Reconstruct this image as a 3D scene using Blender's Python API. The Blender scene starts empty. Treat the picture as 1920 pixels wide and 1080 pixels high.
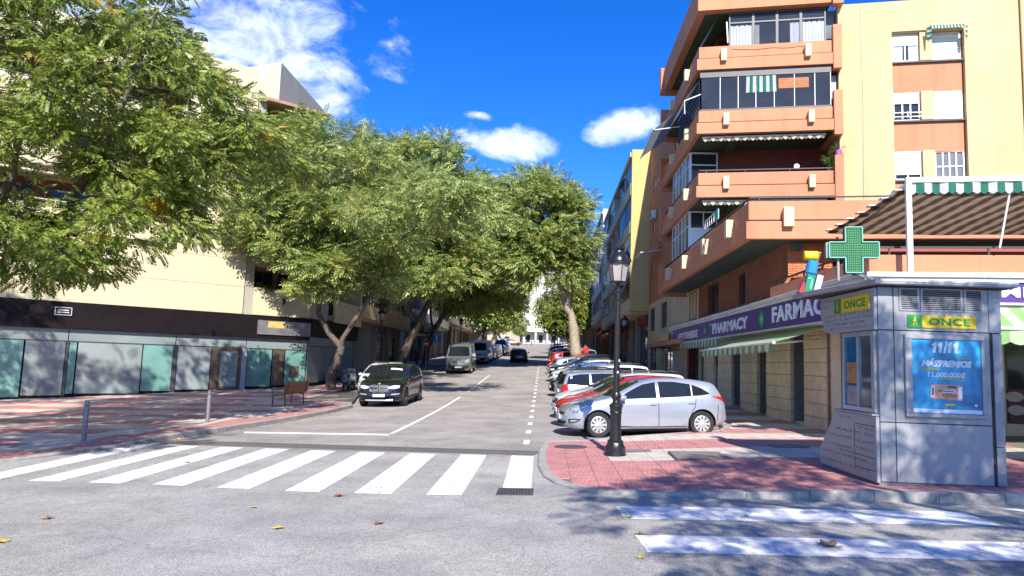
import bpy, bmesh, math, random
import numpy as np
from mathutils import Vector, Matrix
from mathutils.bvhtree import BVHTree

random.seed(7)
RNG = np.random.default_rng(7)
R = math.radians
SC = bpy.context.scene
COL = SC.collection

# ------------------------------------------------------------------ camera
F_PX, EYE, ROLL, YAW = 1300.0, 1.84, R(2.0), R(3.2)
PITCH = math.atan(138.0 / F_PX)
cam_data = bpy.data.cameras.new("camera")
cam = bpy.data.objects.new("camera", cam_data)
COL.objects.link(cam)
cam_data.sensor_width = 36.0
cam_data.lens = 36.0 * F_PX / 1920.0
cam_data.clip_start = 0.05
cam_data.clip_end = 3000.0
fw = Vector((-math.sin(YAW) * math.cos(PITCH), math.cos(YAW) * math.cos(PITCH), math.sin(PITCH)))
r0 = Vector((math.cos(YAW), math.sin(YAW), 0))
u0 = r0.cross(fw)
rt = math.cos(ROLL) * r0 + math.sin(ROLL) * u0
up = -math.sin(ROLL) * r0 + math.cos(ROLL) * u0
cam.matrix_world = Matrix(((rt.x, up.x, -fw.x, 0), (rt.y, up.y, -fw.y, 0), (rt.z, up.z, -fw.z, EYE), (0, 0, 0, 1)))
SC.camera = cam

# ------------------------------------------------------------------ sun, sky, exposure
SUN_AZ, SUN_EL = R(6.5), R(38.0)          # behind the camera, a little to its right
sun_dir = Vector((math.sin(SUN_AZ) * math.cos(SUN_EL), -math.cos(SUN_AZ) * math.cos(SUN_EL), math.sin(SUN_EL)))
sd = bpy.data.lights.new("sun", 'SUN')
sd.energy = 4.8
sd.angle = R(0.53)
sd.color = (1.0, 0.95, 0.87)
so = bpy.data.objects.new("sun", sd)
COL.objects.link(so)
so.rotation_euler = sun_dir.to_track_quat('Z', 'Y').to_euler()

world = bpy.data.worlds.new("World")
SC.world = world
world.use_nodes = True


def build_sky():
    nt = world.node_tree
    nt.nodes.clear()
    N, L = nt.nodes.new, nt.links.new
    out = N('ShaderNodeOutputWorld')
    bg = N('ShaderNodeBackground')
    bg.inputs['Strength'].default_value = 0.15
    L(bg.outputs[0], out.inputs[0])
    sky = N('ShaderNodeTexSky')
    sky.sky_type = 'NISHITA'
    sky.sun_disc = False
    sky.sun_elevation = SUN_EL
    sky.sun_rotation = math.pi - SUN_AZ
    sky.air_density = 1.0
    sky.dust_density = 0.25
    sky.ozone_density = 2.5
    hs = N('ShaderNodeHueSaturation')
    hs.inputs['Saturation'].default_value = 1.4
    hs.inputs['Value'].default_value = 1.0
    L(sky.outputs[0], hs.inputs['Color'])
    tint = N('ShaderNodeVectorMath')
    tint.operation = 'MULTIPLY'
    tint.inputs[1].default_value = (0.33, 0.51, 0.89)
    L(hs.outputs[0], tint.inputs[0])
    tc = N('ShaderNodeTexCoord')
    gen = tc.outputs['Generated']
    # drifting cumulus: elliptical patches of noise laid out over the whole dome
    blobs = []

    def ang(px, py):
        d = fw + rt * ((px - 960) / F_PX) - up * ((py - 540) / F_PX)
        return d.normalized()
    for px, py, a, b, tilt in ((330, -10, .25, .19, 0), (470, 60, .12, .13, .9), (560, 130, .05, .09, 1.1), (640, 135, .022, .05, .9),
                               (948, 264, .068, .025, -.08), (905, 219, .024, .007, -.1), (1180, 234, .055, .023, .25)):
        blobs.append((ang(px, py), a, b, tilt))
    rr = random.Random(5)
    for k in range(11):                                   # the rest of the sky carries the same kind of clouds
        az, el = R(62 + k * 22 + rr.uniform(-8, 8)), R(rr.uniform(16, 55))
        blobs.append((Vector((math.sin(az) * math.cos(el), math.cos(az) * math.cos(el), math.sin(el))), rr.uniform(.08, .24), rr.uniform(.05, .12), rr.uniform(-.3, .3)))
    total = None

    def vm(op, a, b):
        n = N('ShaderNodeVectorMath')
        n.operation = op
        for i, v in enumerate((a, b)):
            if isinstance(v, (tuple, Vector)):
                n.inputs[i].default_value = tuple(v)
            else:
                L(v, n.inputs[i])
        return n

    def ma(op, a, b=None, clamp=False):
        n = N('ShaderNodeMath')
        n.operation = op
        n.use_clamp = clamp
        for i, v in enumerate((a, b)):
            if v is None:
                continue
            if isinstance(v, (int, float)):
                n.inputs[i].default_value = v
            else:
                L(v, n.inputs[i])
        return n.outputs[0]
    for c, a, b, tilt in blobs:
        ex = Vector((0, 0, 1)).cross(c).normalized() * -1
        ey = ex.cross(c) * -1
        if ey.z < 0:
            ey = -ey
        e1 = ex * math.cos(tilt) + ey * math.sin(tilt)
        e2 = -ex * math.sin(tilt) + ey * math.cos(tilt)
        x = ma('DIVIDE', vm('DOT_PRODUCT', gen, e1).outputs['Value'], a)
        y = ma('DIVIDE', vm('DOT_PRODUCT', gen, e2).outputs['Value'], b)
        r2 = ma('ADD', ma('MULTIPLY', x, x), ma('MULTIPLY', y, y))
        front = ma('GREATER_THAN', vm('DOT_PRODUCT', gen, c).outputs['Value'], 0.3)
        m = ma('MULTIPLY', ma('SUBTRACT', 1.0, ma('MULTIPLY', r2, 0.62), True), front)
        total = m if total is None else ma('MAXIMUM', total, m)
    mp = N('ShaderNodeMapping')
    mp.inputs['Scale'].default_value = (1, 1, 1.6)
    L(gen, mp.inputs[0])
    n1 = N('ShaderNodeTexNoise')
    n1.inputs['Scale'].default_value = 11.0
    n1.inputs['Detail'].default_value = 9.0
    n1.inputs['Roughness'].default_value = 0.62
    n1.inputs['Distortion'].default_value = 0.35
    L(mp.outputs[0], n1.inputs['Vector'])
    n2 = N('ShaderNodeTexNoise')
    n2.inputs['Scale'].default_value = 3.3
    n2.inputs['Detail'].default_value = 4.0
    L(mp.outputs[0], n2.inputs['Vector'])
    dens = ma('ADD', ma('MULTIPLY', n1.outputs['Fac'], 0.9), ma('MULTIPLY', n2.outputs['Fac'], 0.35))
    v = ma('SUBTRACT', ma('ADD', total, ma('MULTIPLY', ma('SUBTRACT', dens, 0.62), 3.3)), 0.40)
    v = ma('MULTIPLY', v, ma('GREATER_THAN', total, 0.001))
    fac = N('ShaderNodeMapRange')
    fac.interpolation_type = 'SMOOTHSTEP'
    fac.inputs['From Min'].default_value = 0.0
    fac.inputs['From Max'].default_value = 0.95
    L(v, fac.inputs['Value'])
    shade = N('ShaderNodeMapRange')
    shade.inputs['From Min'].default_value = 0.35
    shade.inputs['From Max'].default_value = 0.75
    shade.inputs['To Min'].default_value = 3.6
    shade.inputs['To Max'].default_value = 5.7
    L(n1.outputs['Fac'], shade.inputs['Value'])
    cl = vm('SCALE', (0.82, 0.93, 1.0), (0, 0, 0))
    L(shade.outputs[0], cl.inputs['Scale'])
    mix = N('ShaderNodeMix')
    mix.data_type = 'RGBA'
    L(ma('MULTIPLY', fac.outputs[0], 0.93), mix.inputs['Factor'])
    L(tint.outputs[0], mix.inputs['A'])
    L(cl.outputs[0], mix.inputs['B'])
    L(mix.outputs['Result'], bg.inputs['Color'])


build_sky()
SC.view_settings.view_transform = 'Standard'
SC.view_settings.look = 'None'
SC.view_settings.gamma = 1.0
SC.view_settings.use_curve_mapping = False
SC.view_settings.exposure = 0.88
SC.cycles.max_bounces = 6
SC.cycles.diffuse_bounces = 3
SC.cycles.glossy_bounces = 3
SC.cycles.transmission_bounces = 4
SC.cycles.transparent_max_bounces = 6
SC.cycles.caustics_reflective = False
SC.cycles.caustics_refractive = False
SC.cycles.use_denoising = True
SC.cycles.sample_clamp_indirect = 6.0

# ------------------------------------------------------------------ terrain
CROSS = math.tan(R(2.0))


def zg(x, y):
    """height of the street: it falls to the left and climbs away from the crossing"""
    t = min(max(y - 18.0, 0.0), 24.0)
    g = 0.045 * t * t / 48.0
    g += 0.045 * (min(max(y, 42.0), 80.0) - 42.0) + 0.04 * (min(max(y, 80.0), 400.0) - 80.0)
    return CROSS * x + g


def ground_matrix(x, y, heading, lift=0.0):
    """stand on the slope at x, y; local +X points along heading (radians from world +X)"""
    e = 0.6
    n = Vector((-(zg(x + e, y) - zg(x - e, y)) / (2 * e), -(zg(x, y + e) - zg(x, y - e)) / (2 * e), 1)).normalized()
    f = Vector((math.cos(heading), math.sin(heading), 0))
    f = (f - n * f.dot(n)).normalized()
    s = n.cross(f)
    return Matrix(((f.x, s.x, n.x, x), (f.y, s.y, n.y, y), (f.z, s.z, n.z, zg(x, y) + lift), (0, 0, 0, 1)))


# ------------------------------------------------------------------ materials
MATS = {}


def mat(name, col, rough=0.7, metal=0.0, spec=0.5, amt=0.12, scale=6.0, big=0.08, bump=0.0, bscale=60.0, coat=0.0, emit=None, trans=0.0, rand=0.0, stain=None, streak=0.0):
    """procedural principled material: base colour broken up by two scales of noise, optional grain bump, stains and rain streaks"""
    if name in MATS:
        return MATS[name]
    m = bpy.data.materials.new(name)
    m.use_nodes = True
    nt = m.node_tree
    N, L = nt.nodes.new, nt.links.new
    p = nt.nodes['Principled BSDF']
    p.inputs['Roughness'].default_value = rough
    p.inputs['Metallic'].default_value = metal
    p.inputs['Specular IOR Level'].default_value = spec
    if coat:
        p.inputs['Coat Weight'].default_value = coat
        p.inputs['Coat Roughness'].default_value = 0.05
    geo = N('ShaderNodeNewGeometry')
    pos = geo.outputs['Position']

    def noise(s, det=5.0, r=0.6, vec=pos):
        n = N('ShaderNodeTexNoise')
        n.inputs['Scale'].default_value = s
        n.inputs['Detail'].default_value = det
        n.inputs['Roughness'].default_value = r
        L(vec, n.inputs['Vector'])
        return n.outputs['Fac']

    def mr(src, a, b, lo=0.3, hi=0.7):
        n = N('ShaderNodeMapRange')
        n.inputs['From Min'].default_value = lo
        n.inputs['From Max'].default_value = hi
        n.inputs['To Min'].default_value = a
        n.inputs['To Max'].default_value = b
        L(src, n.inputs['Value'])
        return n.outputs[0]

    def mul(a, b):
        n = N('ShaderNodeMath')
        n.operation = 'MULTIPLY'
        L(a, n.inputs[0])
        L(b, n.inputs[1])
        return n.outputs[0]
    v = mr(noise(scale), 1 - amt, 1 + amt)
    if big:
        v = mul(v, mr(noise(scale * 0.13, 3.0), 1 - big, 1 + big))
    if rand:
        v = mul(v, mr(geo.outputs['Random Per Island'], 1 - rand, 1 + rand, 0, 1))
    if streak:
        mp = N('ShaderNodeMapping')
        mp.inputs['Scale'].default_value = (1.0, 1.0, 0.06)
        L(pos, mp.inputs[0])
        v = mul(v, mr(noise(3.2, 4.0, 0.65, mp.outputs[0]), 1.0, 1.0 - streak, 0.5, 0.75))
    sc = N('ShaderNodeVectorMath')
    sc.operation = 'SCALE'
    sc.inputs[0].default_value = col
    L(v, sc.inputs['Scale'])
    c = sc.outputs[0]
    if stain:
        mx = N('ShaderNodeMix')
        mx.data_type = 'RGBA'
        L(mr(noise(stain[1], 6.0, 0.7), 0.0, stain[2], stain[3] if len(stain) > 3 else 0.52, 0.72), mx.inputs['Factor'])
        L(c, mx.inputs['A'])
        mx.inputs['B'].default_value = (*stain[0], 1)
        c = mx.outputs['Result']
    L(c, p.inputs['Base Color'])
    if bump:
        b = N('ShaderNodeBump')
        b.inputs['Strength'].default_value = bump
        b.inputs['Distance'].default_value = 0.01
        L(noise(bscale, 3.0), b.inputs['Height'])
        L(b.outputs[0], p.inputs['Normal'])
    if emit:
        p.inputs['Emission Color'].default_value = (*emit[0], 1)
        p.inputs['Emission Strength'].default_value = emit[1]
    if trans:
        t = N('ShaderNodeBsdfTranslucent')
        L(c, t.inputs['Color'])
        a = N('ShaderNodeMixShader')
        a.inputs[0].default_value = trans
        L(p.outputs[0], a.inputs[1])
        L(t.outputs[0], a.inputs[2])
        L(a.outputs[0], nt.nodes['Material Output'].inputs['Surface'])
    MATS[name] = m
    return m


def glass_mat(name, col, rough=0.04, spec=0.8, amt=0.3):
    return mat(name, col, rough=rough, spec=spec, amt=amt, scale=0.7, big=0)


# ------------------------------------------------------------------ scene tree helpers
WM = {}
CHECK = set()


def props(o, label=None, cat=None, group=None, kind=None):
    if label:
        o['label'] = label
    if cat:
        o['category'] = cat
    if group:
        o['group'] = group
    if kind:
        o['kind'] = kind


def thing(name, label, cat, loc=(0, 0, 0), rotz=0.0, group=None, M=None):
    o = bpy.data.objects.new(name, None)
    o.empty_display_size = 0.2
    COL.objects.link(o)
    W = M if M is not None else Matrix.Translation(loc) @ Matrix.Rotation(rotz, 4, 'Z')
    o.matrix_world = W
    WM[o.name] = W.copy()
    props(o, label, cat, group)
    return o


def link(name, me, parent=None, local=None):
    o = bpy.data.objects.new(name, me)
    COL.objects.link(o)
    if parent is not None:
        o.parent = parent
        W = WM[parent.name]
    else:
        W = Matrix.Identity(4)
    if local is not None:
        o.matrix_local = local
        W = W @ local
    WM[o.name] = W.copy()
    return o


def copy_tree(o, M=None, parent=None, paint=None, label=None, old=None):
    """a thing with copies of its parts and sub-parts (meshes shared); paint swaps the body colour"""
    c = o.copy()
    COL.objects.link(c)
    if parent is not None:
        c.parent = parent
        WM[c.name] = WM[parent.name] @ o.matrix_local
    if M is not None:
        c.matrix_world = M
        WM[c.name] = M.copy()
    if label:
        c['label'] = label
    if paint is not None and c.type == 'MESH':
        for i, s in enumerate(c.material_slots):
            if s.material is old:
                s.link = 'OBJECT'
                s.material = paint
    for ch in [q for q in bpy.data.objects if q.parent == o]:
        copy_tree(ch, None, c, paint, None, old)
    return c


class MB:
    """collects boxes, tubes, prisms ... and links them as ONE mesh object"""

    def __init__(self, M=None):
        self.v, self.f, self.m = [], [], []
        self.M = M if M is not None else Matrix.Identity(4)
        self.mi = 0

    def pt(self, p):
        self.v.append(tuple(self.M @ Vector(p)))
        return len(self.v) - 1

    def face(self, ids):
        self.f.append(tuple(ids))
        self.m.append(self.mi)

    def poly(self, pts):
        self.face([self.pt(p) for p in pts])
        return self

    def box(self, x0, x1, y0, y1, z0, z1, skip=''):
        i = [self.pt(p) for p in ((x0, y0, z0), (x1, y0, z0), (x1, y1, z0), (x0, y1, z0), (x0, y0, z1), (x1, y0, z1), (x1, y1, z1), (x0, y1, z1))]
        for k, q in (('b', (0, 3, 2, 1)), ('t', (4, 5, 6, 7)), ('f', (0, 1, 5, 4)), ('r', (1, 2, 6, 5)), ('k', (2, 3, 7, 6)), ('l', (3, 0, 4, 7))):
            if k not in skip:
                self.face([i[a] for a in q])
        return self

    def cbox(self, c, s, rot=None):
        """centred box with optional rotation matrix"""
        R3 = rot if rot is not None else Matrix.Identity(3)
        cc = Vector(c)
        i = []
        for dz in (-.5, .5):
            for dx, dy in ((-.5, -.5), (.5, -.5), (.5, .5), (-.5, .5)):
                i.append(self.pt(cc + R3 @ Vector((dx * s[0], dy * s[1], dz * s[2]))))
        for q in ((0, 3, 2, 1), (4, 5, 6, 7), (0, 1, 5, 4), (1, 2, 6, 5), (2, 3, 7, 6), (3, 0, 4, 7)):
            self.face([i[a] for a in q])
        return self

    def bar(self, a, b, w, h=None):
        """square bar from a to b"""
        a, b = Vector(a), Vector(b)
        d = b - a
        q = d.to_track_quat('X', 'Z').to_matrix()
        return self.cbox((a + b) / 2, (d.length, w, h or w), q)

    def prism(self, poly, z0, z1):
        n = len(poly)
        a = [self.pt((p[0], p[1], z0)) for p in poly]
        b = [self.pt((p[0], p[1], z1)) for p in poly]
        self.face(a[::-1])
        self.face(b)
        for k in range(n):
            self.face((a[k], a[(k + 1) % n], b[(k + 1) % n], b[k]))
        return self

    def prism_y(self, poly, y0, y1):
        """polygon in x-z pushed along y"""
        n = len(poly)
        a = [self.pt((p[0], y0, p[1])) for p in poly]
        b = [self.pt((p[0], y1, p[1])) for p in poly]
        self.face(a)
        self.face(b[::-1])
        for k in range(n):
            self.face((a[(k + 1) % n], a[k], b[k], b[(k + 1) % n]))
        return self

    def tube(self, path, rad, n=8, caps=True):
        path = [Vector(p) for p in path]
        if not isinstance(rad, (list, tuple)):
            rad = [rad] * len(path)
        rings = []
        side = None
        for k, p in enumerate(path):
            d = (path[min(k + 1, len(path) - 1)] - path[max(k - 1, 0)]).normalized()
            if side is None:
                side = d.orthogonal().normalized()
            side = (side - d * side.dot(d)).normalized()
            s2 = d.cross(side)
            rings.append([self.pt(p + (side * math.cos(2 * math.pi * j / n) + s2 * math.sin(2 * math.pi * j / n)) * rad[k]) for j in range(n)])
        for k in range(len(rings) - 1):
            for j in range(n):
                self.face((rings[k][j], rings[k][(j + 1) % n], rings[k + 1][(j + 1) % n], rings[k + 1][j]))
        if caps:
            self.face(rings[0][::-1])
            self.face(rings[-1])
        return self

    def lathe(self, prof, n=16, c=(0, 0, 0), axis='z', caps=True, n0=0.0):
        rings = []
        for r, h in prof:
            ring = []
            for j in range(n):
                a = 2 * math.pi * (j + n0) / n
                u, w = r * math.cos(a), r * math.sin(a)
                p = (u, w, h) if axis == 'z' else ((u, h, -w) if axis == 'y' else (h, u, w))
                ring.append(self.pt(Vector(c) + Vector(p)))
            rings.append(ring)
        for k in range(len(rings) - 1):
            for j in range(n):
                self.face((rings[k][j], rings[k][(j + 1) % n], rings[k + 1][(j + 1) % n], rings[k + 1][j]))
        if caps:
            self.face(rings[0][::-1])
            self.face(rings[-1])
        return self

    def mesh(self, name, mats, smooth=False):
        me = bpy.data.meshes.new(name)
        me.from_pydata(self.v, [], self.f)
        if len(self.f) < 3000:
            bm = bmesh.new()
            bm.from_mesh(me)
            bmesh.ops.recalc_face_normals(bm, faces=bm.faces[:])
            bm.to_mesh(me)
            bm.free()
        for m in (mats if isinstance(mats, (list, tuple)) else [mats]):
            me.materials.append(m)
        if any(self.m):
            me.polygons.foreach_set('material_index', self.m)
        if smooth:
            me.polygons.foreach_set('use_smooth', [True] * len(me.polygons))
            me.set_sharp_from_angle(angle=R(smooth if smooth is not True else 40))
        me.update()
        return me

    def build(self, name, mats, parent=None, smooth=False, world=False, label=None, bev=0.0, kind=None, local=None):
        """world=True: the coordinates are world coordinates, brought into the parent's frame"""
        if world and parent is not None:
            inv = WM[parent.name].inverted()
            self.v = [tuple(inv @ Vector(p)) for p in self.v]
        o = link(name, self.mesh(name, mats, smooth), parent, local)
        if bev:
            b = o.modifiers.new('bevel', 'BEVEL')
            b.width = bev
            b.segments = 1
            b.limit_method = 'ANGLE'
            b.angle_limit = R(50)
        if label:
            o['label'] = label
        if kind:
            o['kind'] = kind
        return o


def frame(origin, deg):
    """facade frame: local x runs left to right seen from outside, local y goes into the building"""
    return Matrix.Translation(origin) @ Matrix.Rotation(R(deg), 4, 'Z')


def text_mb(txt, w, h, depth=0.01, offset=0.0, shear=0.0, M=None, spacing=1.0):
    """lettering w wide and h tall standing in the x-z plane, front towards -y, centred on the origin"""
    cu = bpy.data.curves.new('lettering', 'FONT')
    cu.body = txt
    cu.size = 1.0
    cu.extrude = 0.0
    cu.offset = offset
    cu.shear = shear
    cu.space_character = spacing
    cu.resolution_u = 3
    o = bpy.data.objects.new('lettering', cu)
    COL.objects.link(o)
    dg = bpy.context.evaluated_depsgraph_get()
    me = o.evaluated_get(dg).to_mesh()
    co = [v.co.copy() for v in me.vertices]
    polys = [tuple(p.vertices) for p in me.polygons]
    o.evaluated_get(dg).to_mesh_clear()
    bpy.data.objects.remove(o)
    bpy.data.curves.remove(cu)
    x0, x1 = min(c.x for c in co), max(c.x for c in co)
    y0, y1 = min(c.y for c in co), max(c.y for c in co)
    mb = MB(M)
    sx, sz = w / (x1 - x0), h / (y1 - y0)
    ids = [mb.pt(((c.x - (x0 + x1) / 2) * sx, -depth, (c.y - (y0 + y1) / 2) * sz)) for c in co]
    # outline edges make the sides of the letters
    cnt = {}
    for p in polys:
        mb.face([ids[i] for i in p])
        for a, b in zip(p, p[1:] + p[:1]):
            cnt[(a, b)] = cnt.get((a, b), 0) + 1
    if depth > 0.002:
        back = [mb.pt(((c.x - (x0 + x1) / 2) * sx, 0, (c.y - (y0 + y1) / 2) * sz)) for c in co]
        for (a, b) in cnt:
            if (b, a) not in cnt:
                mb.face((ids[b], ids[a], back[a], back[b]))
    return mb


def walls(mb, x0, x1, z0, z1, y0, y1, holes=()):
    """a wall from x0..x1, z0..z1, front at y0, back at y1, with rectangular openings (x0,x1,z0,z1)"""
    xs = sorted(set([x0, x1] + [min(max(h[i], x0), x1) for h in holes for i in (0, 1)]))
    zs = sorted(set([z0, z1] + [min(max(h[i], z0), z1) for h in holes for i in (2, 3)]))

    def solid(i, j):
        if i < 0 or j < 0 or i >= len(xs) - 1 or j >= len(zs) - 1:
            return False
        cx, cz = (xs[i] + xs[i + 1]) / 2, (zs[j] + zs[j + 1]) / 2
        return not any(h[0] < cx < h[1] and h[2] < cz < h[3] for h in holes)
    for i in range(len(xs) - 1):
        for j in range(len(zs) - 1):
            if solid(i, j):
                sk = ''
                sk += 'l' if solid(i - 1, j) else ''
                sk += 'r' if solid(i + 1, j) else ''
                sk += 'b' if solid(i, j - 1) else ''
                sk += 't' if solid(i, j + 1) else ''
                mb.box(xs[i], xs[i + 1], y0, y1, zs[j], zs[j + 1], sk)
    return mb
# ================================================================== materials of the street


def asphalt_mat(name, col, tint):
    m = mat(name, col, rough=0.9, spec=0.25, amt=0.30, scale=95.0, big=0.10, bump=0.7, bscale=140.0, stain=(tint, 0.45, 0.9, 0.47))
    nt = m.node_tree
    N, L = nt.nodes.new, nt.links.new
    p = nt.nodes['Principled BSDF']
    src = p.inputs['Base Color'].links[0].from_socket
    geo = N('ShaderNodeNewGeometry')
    # large repairs and tyre-polished lanes
    n = N('ShaderNodeTexNoise')
    n.inputs['Scale'].default_value = 0.55
    n.inputs['Detail'].default_value = 7
    n.inputs['Roughness'].default_value = 0.7
    L(geo.outputs['Position'], n.inputs['Vector'])
    r = N('ShaderNodeMapRange')
    r.inputs['From Min'].default_value = 0.35
    r.inputs['From Max'].default_value = 0.65
    r.inputs['To Min'].default_value = 0.76
    r.inputs['To Max'].default_value = 1.16
    L(n.outputs['Fac'], r.inputs['Value'])
    # dark pits between the stones
    v = N('ShaderNodeTexVoronoi')
    v.inputs['Scale'].default_value = 60
    L(geo.outputs['Position'], v.inputs['Vector'])
    r2 = N('ShaderNodeMapRange')
    r2.inputs['From Min'].default_value = 0.15
    r2.inputs['From Max'].default_value = 0.75
    r2.inputs['To Min'].default_value = 1.15
    r2.inputs['To Max'].default_value = 0.62
    L(v.outputs['Distance'], r2.inputs['Value'])
    # hairline cracks
    wob = N('ShaderNodeTexNoise')
    wob.inputs['Scale'].default_value = 2.5
    wob.inputs['Detail'].default_value = 5
    L(geo.outputs['Position'], wob.inputs['Vector'])
    ad = N('ShaderNodeVectorMath')
    ad.operation = 'MULTIPLY_ADD'
    ad.inputs[1].default_value = (.5, .5, .5)
    L(wob.outputs['Color'], ad.inputs[0])
    L(geo.outputs['Position'], ad.inputs[2])
    ce = N('ShaderNodeTexVoronoi')
    ce.feature = 'DISTANCE_TO_EDGE'
    ce.inputs['Scale'].default_value = 0.35
    L(ad.outputs[0], ce.inputs['Vector'])
    r3 = N('ShaderNodeMapRange')
    r3.inputs['From Min'].default_value = 0.001
    r3.inputs['From Max'].default_value = 0.006
    r3.inputs['To Min'].default_value = 0.80
    r3.inputs['To Max'].default_value = 1.0
    L(ce.outputs['Distance'], r3.inputs['Value'])
    sp = N('ShaderNodeTexVoronoi')
    sp.inputs['Scale'].default_value = 0.7
    L(ad.outputs[0], sp.inputs['Vector'])
    r4 = N('ShaderNodeMapRange')
    r4.inputs['From Min'].default_value = 0.02
    r4.inputs['From Max'].default_value = 0.075
    r4.inputs['To Min'].default_value = 0.66
    r4.inputs['To Max'].default_value = 1.0
    L(sp.outputs['Distance'], r4.inputs['Value'])
    q = None
    for s in (r.outputs[0], r2.outputs[0], r3.outputs[0], r4.outputs[0]):
        if q is None:
            q = s
        else:
            k = N('ShaderNodeMath')
            k.operation = 'MULTIPLY'
            L(q, k.inputs[0])
            L(s, k.inputs[1])
            q = k.outputs[0]
    sc = N('ShaderNodeVectorMath')
    sc.operation = 'SCALE'
    L(src, sc.inputs[0])
    L(q, sc.inputs['Scale'])
    L(sc.outputs[0], p.inputs['Base Color'])
    return m


M_ASPH = asphalt_mat("asphalt_main", (0.43, 0.412, 0.368), (0.37, 0.345, 0.36))
M_ASPH2 = asphalt_mat("asphalt_side", (0.395, 0.36, 0.325), (0.37, 0.33, 0.295))
M_EARTH = mat("earth", (0.22, 0.19, 0.15), 0.95, amt=0.2, scale=2.0)
M_GROUT = mat("grout", (0.17, 0.15, 0.135), 0.95, amt=0.2, scale=30)
M_KERB = mat("kerb_concrete", (0.34, 0.32, 0.29), 0.85, amt=0.16, scale=14, big=0.15, bump=0.4, bscale=90, rand=0.1, stain=((0.16, 0.15, 0.13), 2.2, 0.7))
M_TCREAM = mat("cream_tile", (0.52, 0.46, 0.385), 0.75, amt=0.08, scale=25, big=0.14, bump=0.2, bscale=120, rand=0.07, stain=((0.30, 0.26, 0.22), 1.3, 0.6))
M_IRON = mat("cast_iron", (0.085, 0.08, 0.078), 0.6, metal=0.3, amt=0.2, scale=40, bump=0.5, bscale=60)


def tactile_mat():
    m = mat("red_tile", (0.47, 0.205, 0.19), 0.8, amt=0.10, scale=30, big=0.16, rand=0.09, stain=((0.27, 0.13, 0.12), 1.1, 0.65))
    nt = m.node_tree
    N, L = nt.nodes.new, nt.links.new
    geo = N('ShaderNodeNewGeometry')
    mp = N('ShaderNodeMapping')
    mp.inputs['Rotation'].default_value = (0, 0, R(8))
    mp.inputs['Scale'].default_value = (1, 1, 0.0)
    L(geo.outputs['Position'], mp.inputs[0])
    o = []
    for d in ('X', 'Y'):
        w = N('ShaderNodeTexWave')
        w.bands_direction = d
        w.inputs['Scale'].default_value = 4.0
        L(mp.outputs[0], w.inputs['Vector'])
        o.append(w.outputs['Fac'])
    mu = N('ShaderNodeMath')
    mu.operation = 'MULTIPLY'
    L(o[0], mu.inputs[0])
    L(o[1], mu.inputs[1])
    b = N('ShaderNodeBump')
    b.inputs['Strength'].default_value = 0.9
    b.inputs['Distance'].default_value = 0.012
    L(mu.outputs[0], b.inputs['Height'])
    L(b.outputs[0], nt.nodes['Principled BSDF'].inputs['Normal'])
    return m


M_TRED = tactile_mat()


def paint_mat():
    m = mat("road_paint", (0.74, 0.73, 0.70), 0.7, amt=0.07, scale=12, big=0.06, bump=0.4, bscale=140, stain=((0.36, 0.35, 0.33), 11.0, 1.0, 0.55))
    nt = m.node_tree
    N, L = nt.nodes.new, nt.links.new
    p = nt.nodes['Principled BSDF']
    src = p.inputs['Base Color'].links[0].from_socket
    geo = N('ShaderNodeNewGeometry')
    wob = N('ShaderNodeTexNoise')
    wob.inputs['Scale'].default_value = 3.0
    wob.inputs['Detail'].default_value = 6
    L(geo.outputs['Position'], wob.inputs['Vector'])
    ad = N('ShaderNodeVectorMath')
    ad.operation = 'MULTIPLY_ADD'
    ad.inputs[1].default_value = (.6, .6, .6)
    L(wob.outputs['Color'], ad.inputs[0])
    L(geo.outputs['Position'], ad.inputs[2])
    ce = N('ShaderNodeTexVoronoi')
    ce.feature = 'DISTANCE_TO_EDGE'
    ce.inputs['Scale'].default_value = 1.15
    L(ad.outputs[0], ce.inputs['Vector'])
    r3 = N('ShaderNodeMapRange')
    r3.inputs['From Min'].default_value = 0.002
    r3.inputs['From Max'].default_value = 0.016
    r3.inputs['To Min'].default_value = 0.8
    r3.inputs['To Max'].default_value = 0.0
    L(ce.outputs['Distance'], r3.inputs['Value'])
    mx = N('ShaderNodeMix')
    mx.data_type = 'RGBA'
    L(r3.outputs[0], mx.inputs['Factor'])
    L(src, mx.inputs['A'])
    mx.inputs['B'].default_value = (0.25, 0.24, 0.23, 1)
    L(mx.outputs['Result'], p.inputs['Base Color'])
    return m


M_PAINT = paint_mat()

# ================================================================== ground, roads


def sheet(name, xs, ys, lift, m, kind='structure'):
    vs = [(x, y, zg(x, y) + lift) for y in ys for x in xs]
    n = len(xs)
    fs = [(j * n + i, j * n + i + 1, (j + 1) * n + i + 1, (j + 1) * n + i) for j in range(len(ys) - 1) for i in range(n - 1)]
    me = bpy.data.meshes.new(name)
    me.from_pydata(vs, [], fs)
    me.materials.append(m)
    o = link(name, me)
    o['kind'] = kind
    return o


YS = [14.4 + k for k in range(0, 4)] + [18.0 + k for k in range(0, 25)] + [46, 60, 80, 120, 200, 260, 400]
ground = sheet("ground", [-500, -60, -20, 20, 60, 500], [-120, 14] + YS[4:] + [900], -0.05, M_EARTH)
road = sheet("road", [-160, -40, 0, 40, 160], [-30, 0, 14.4], 0.0, M_ASPH)
street = sheet("street", [-20, -5, 8, 20], YS, 0.0, M_ASPH2)


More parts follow.
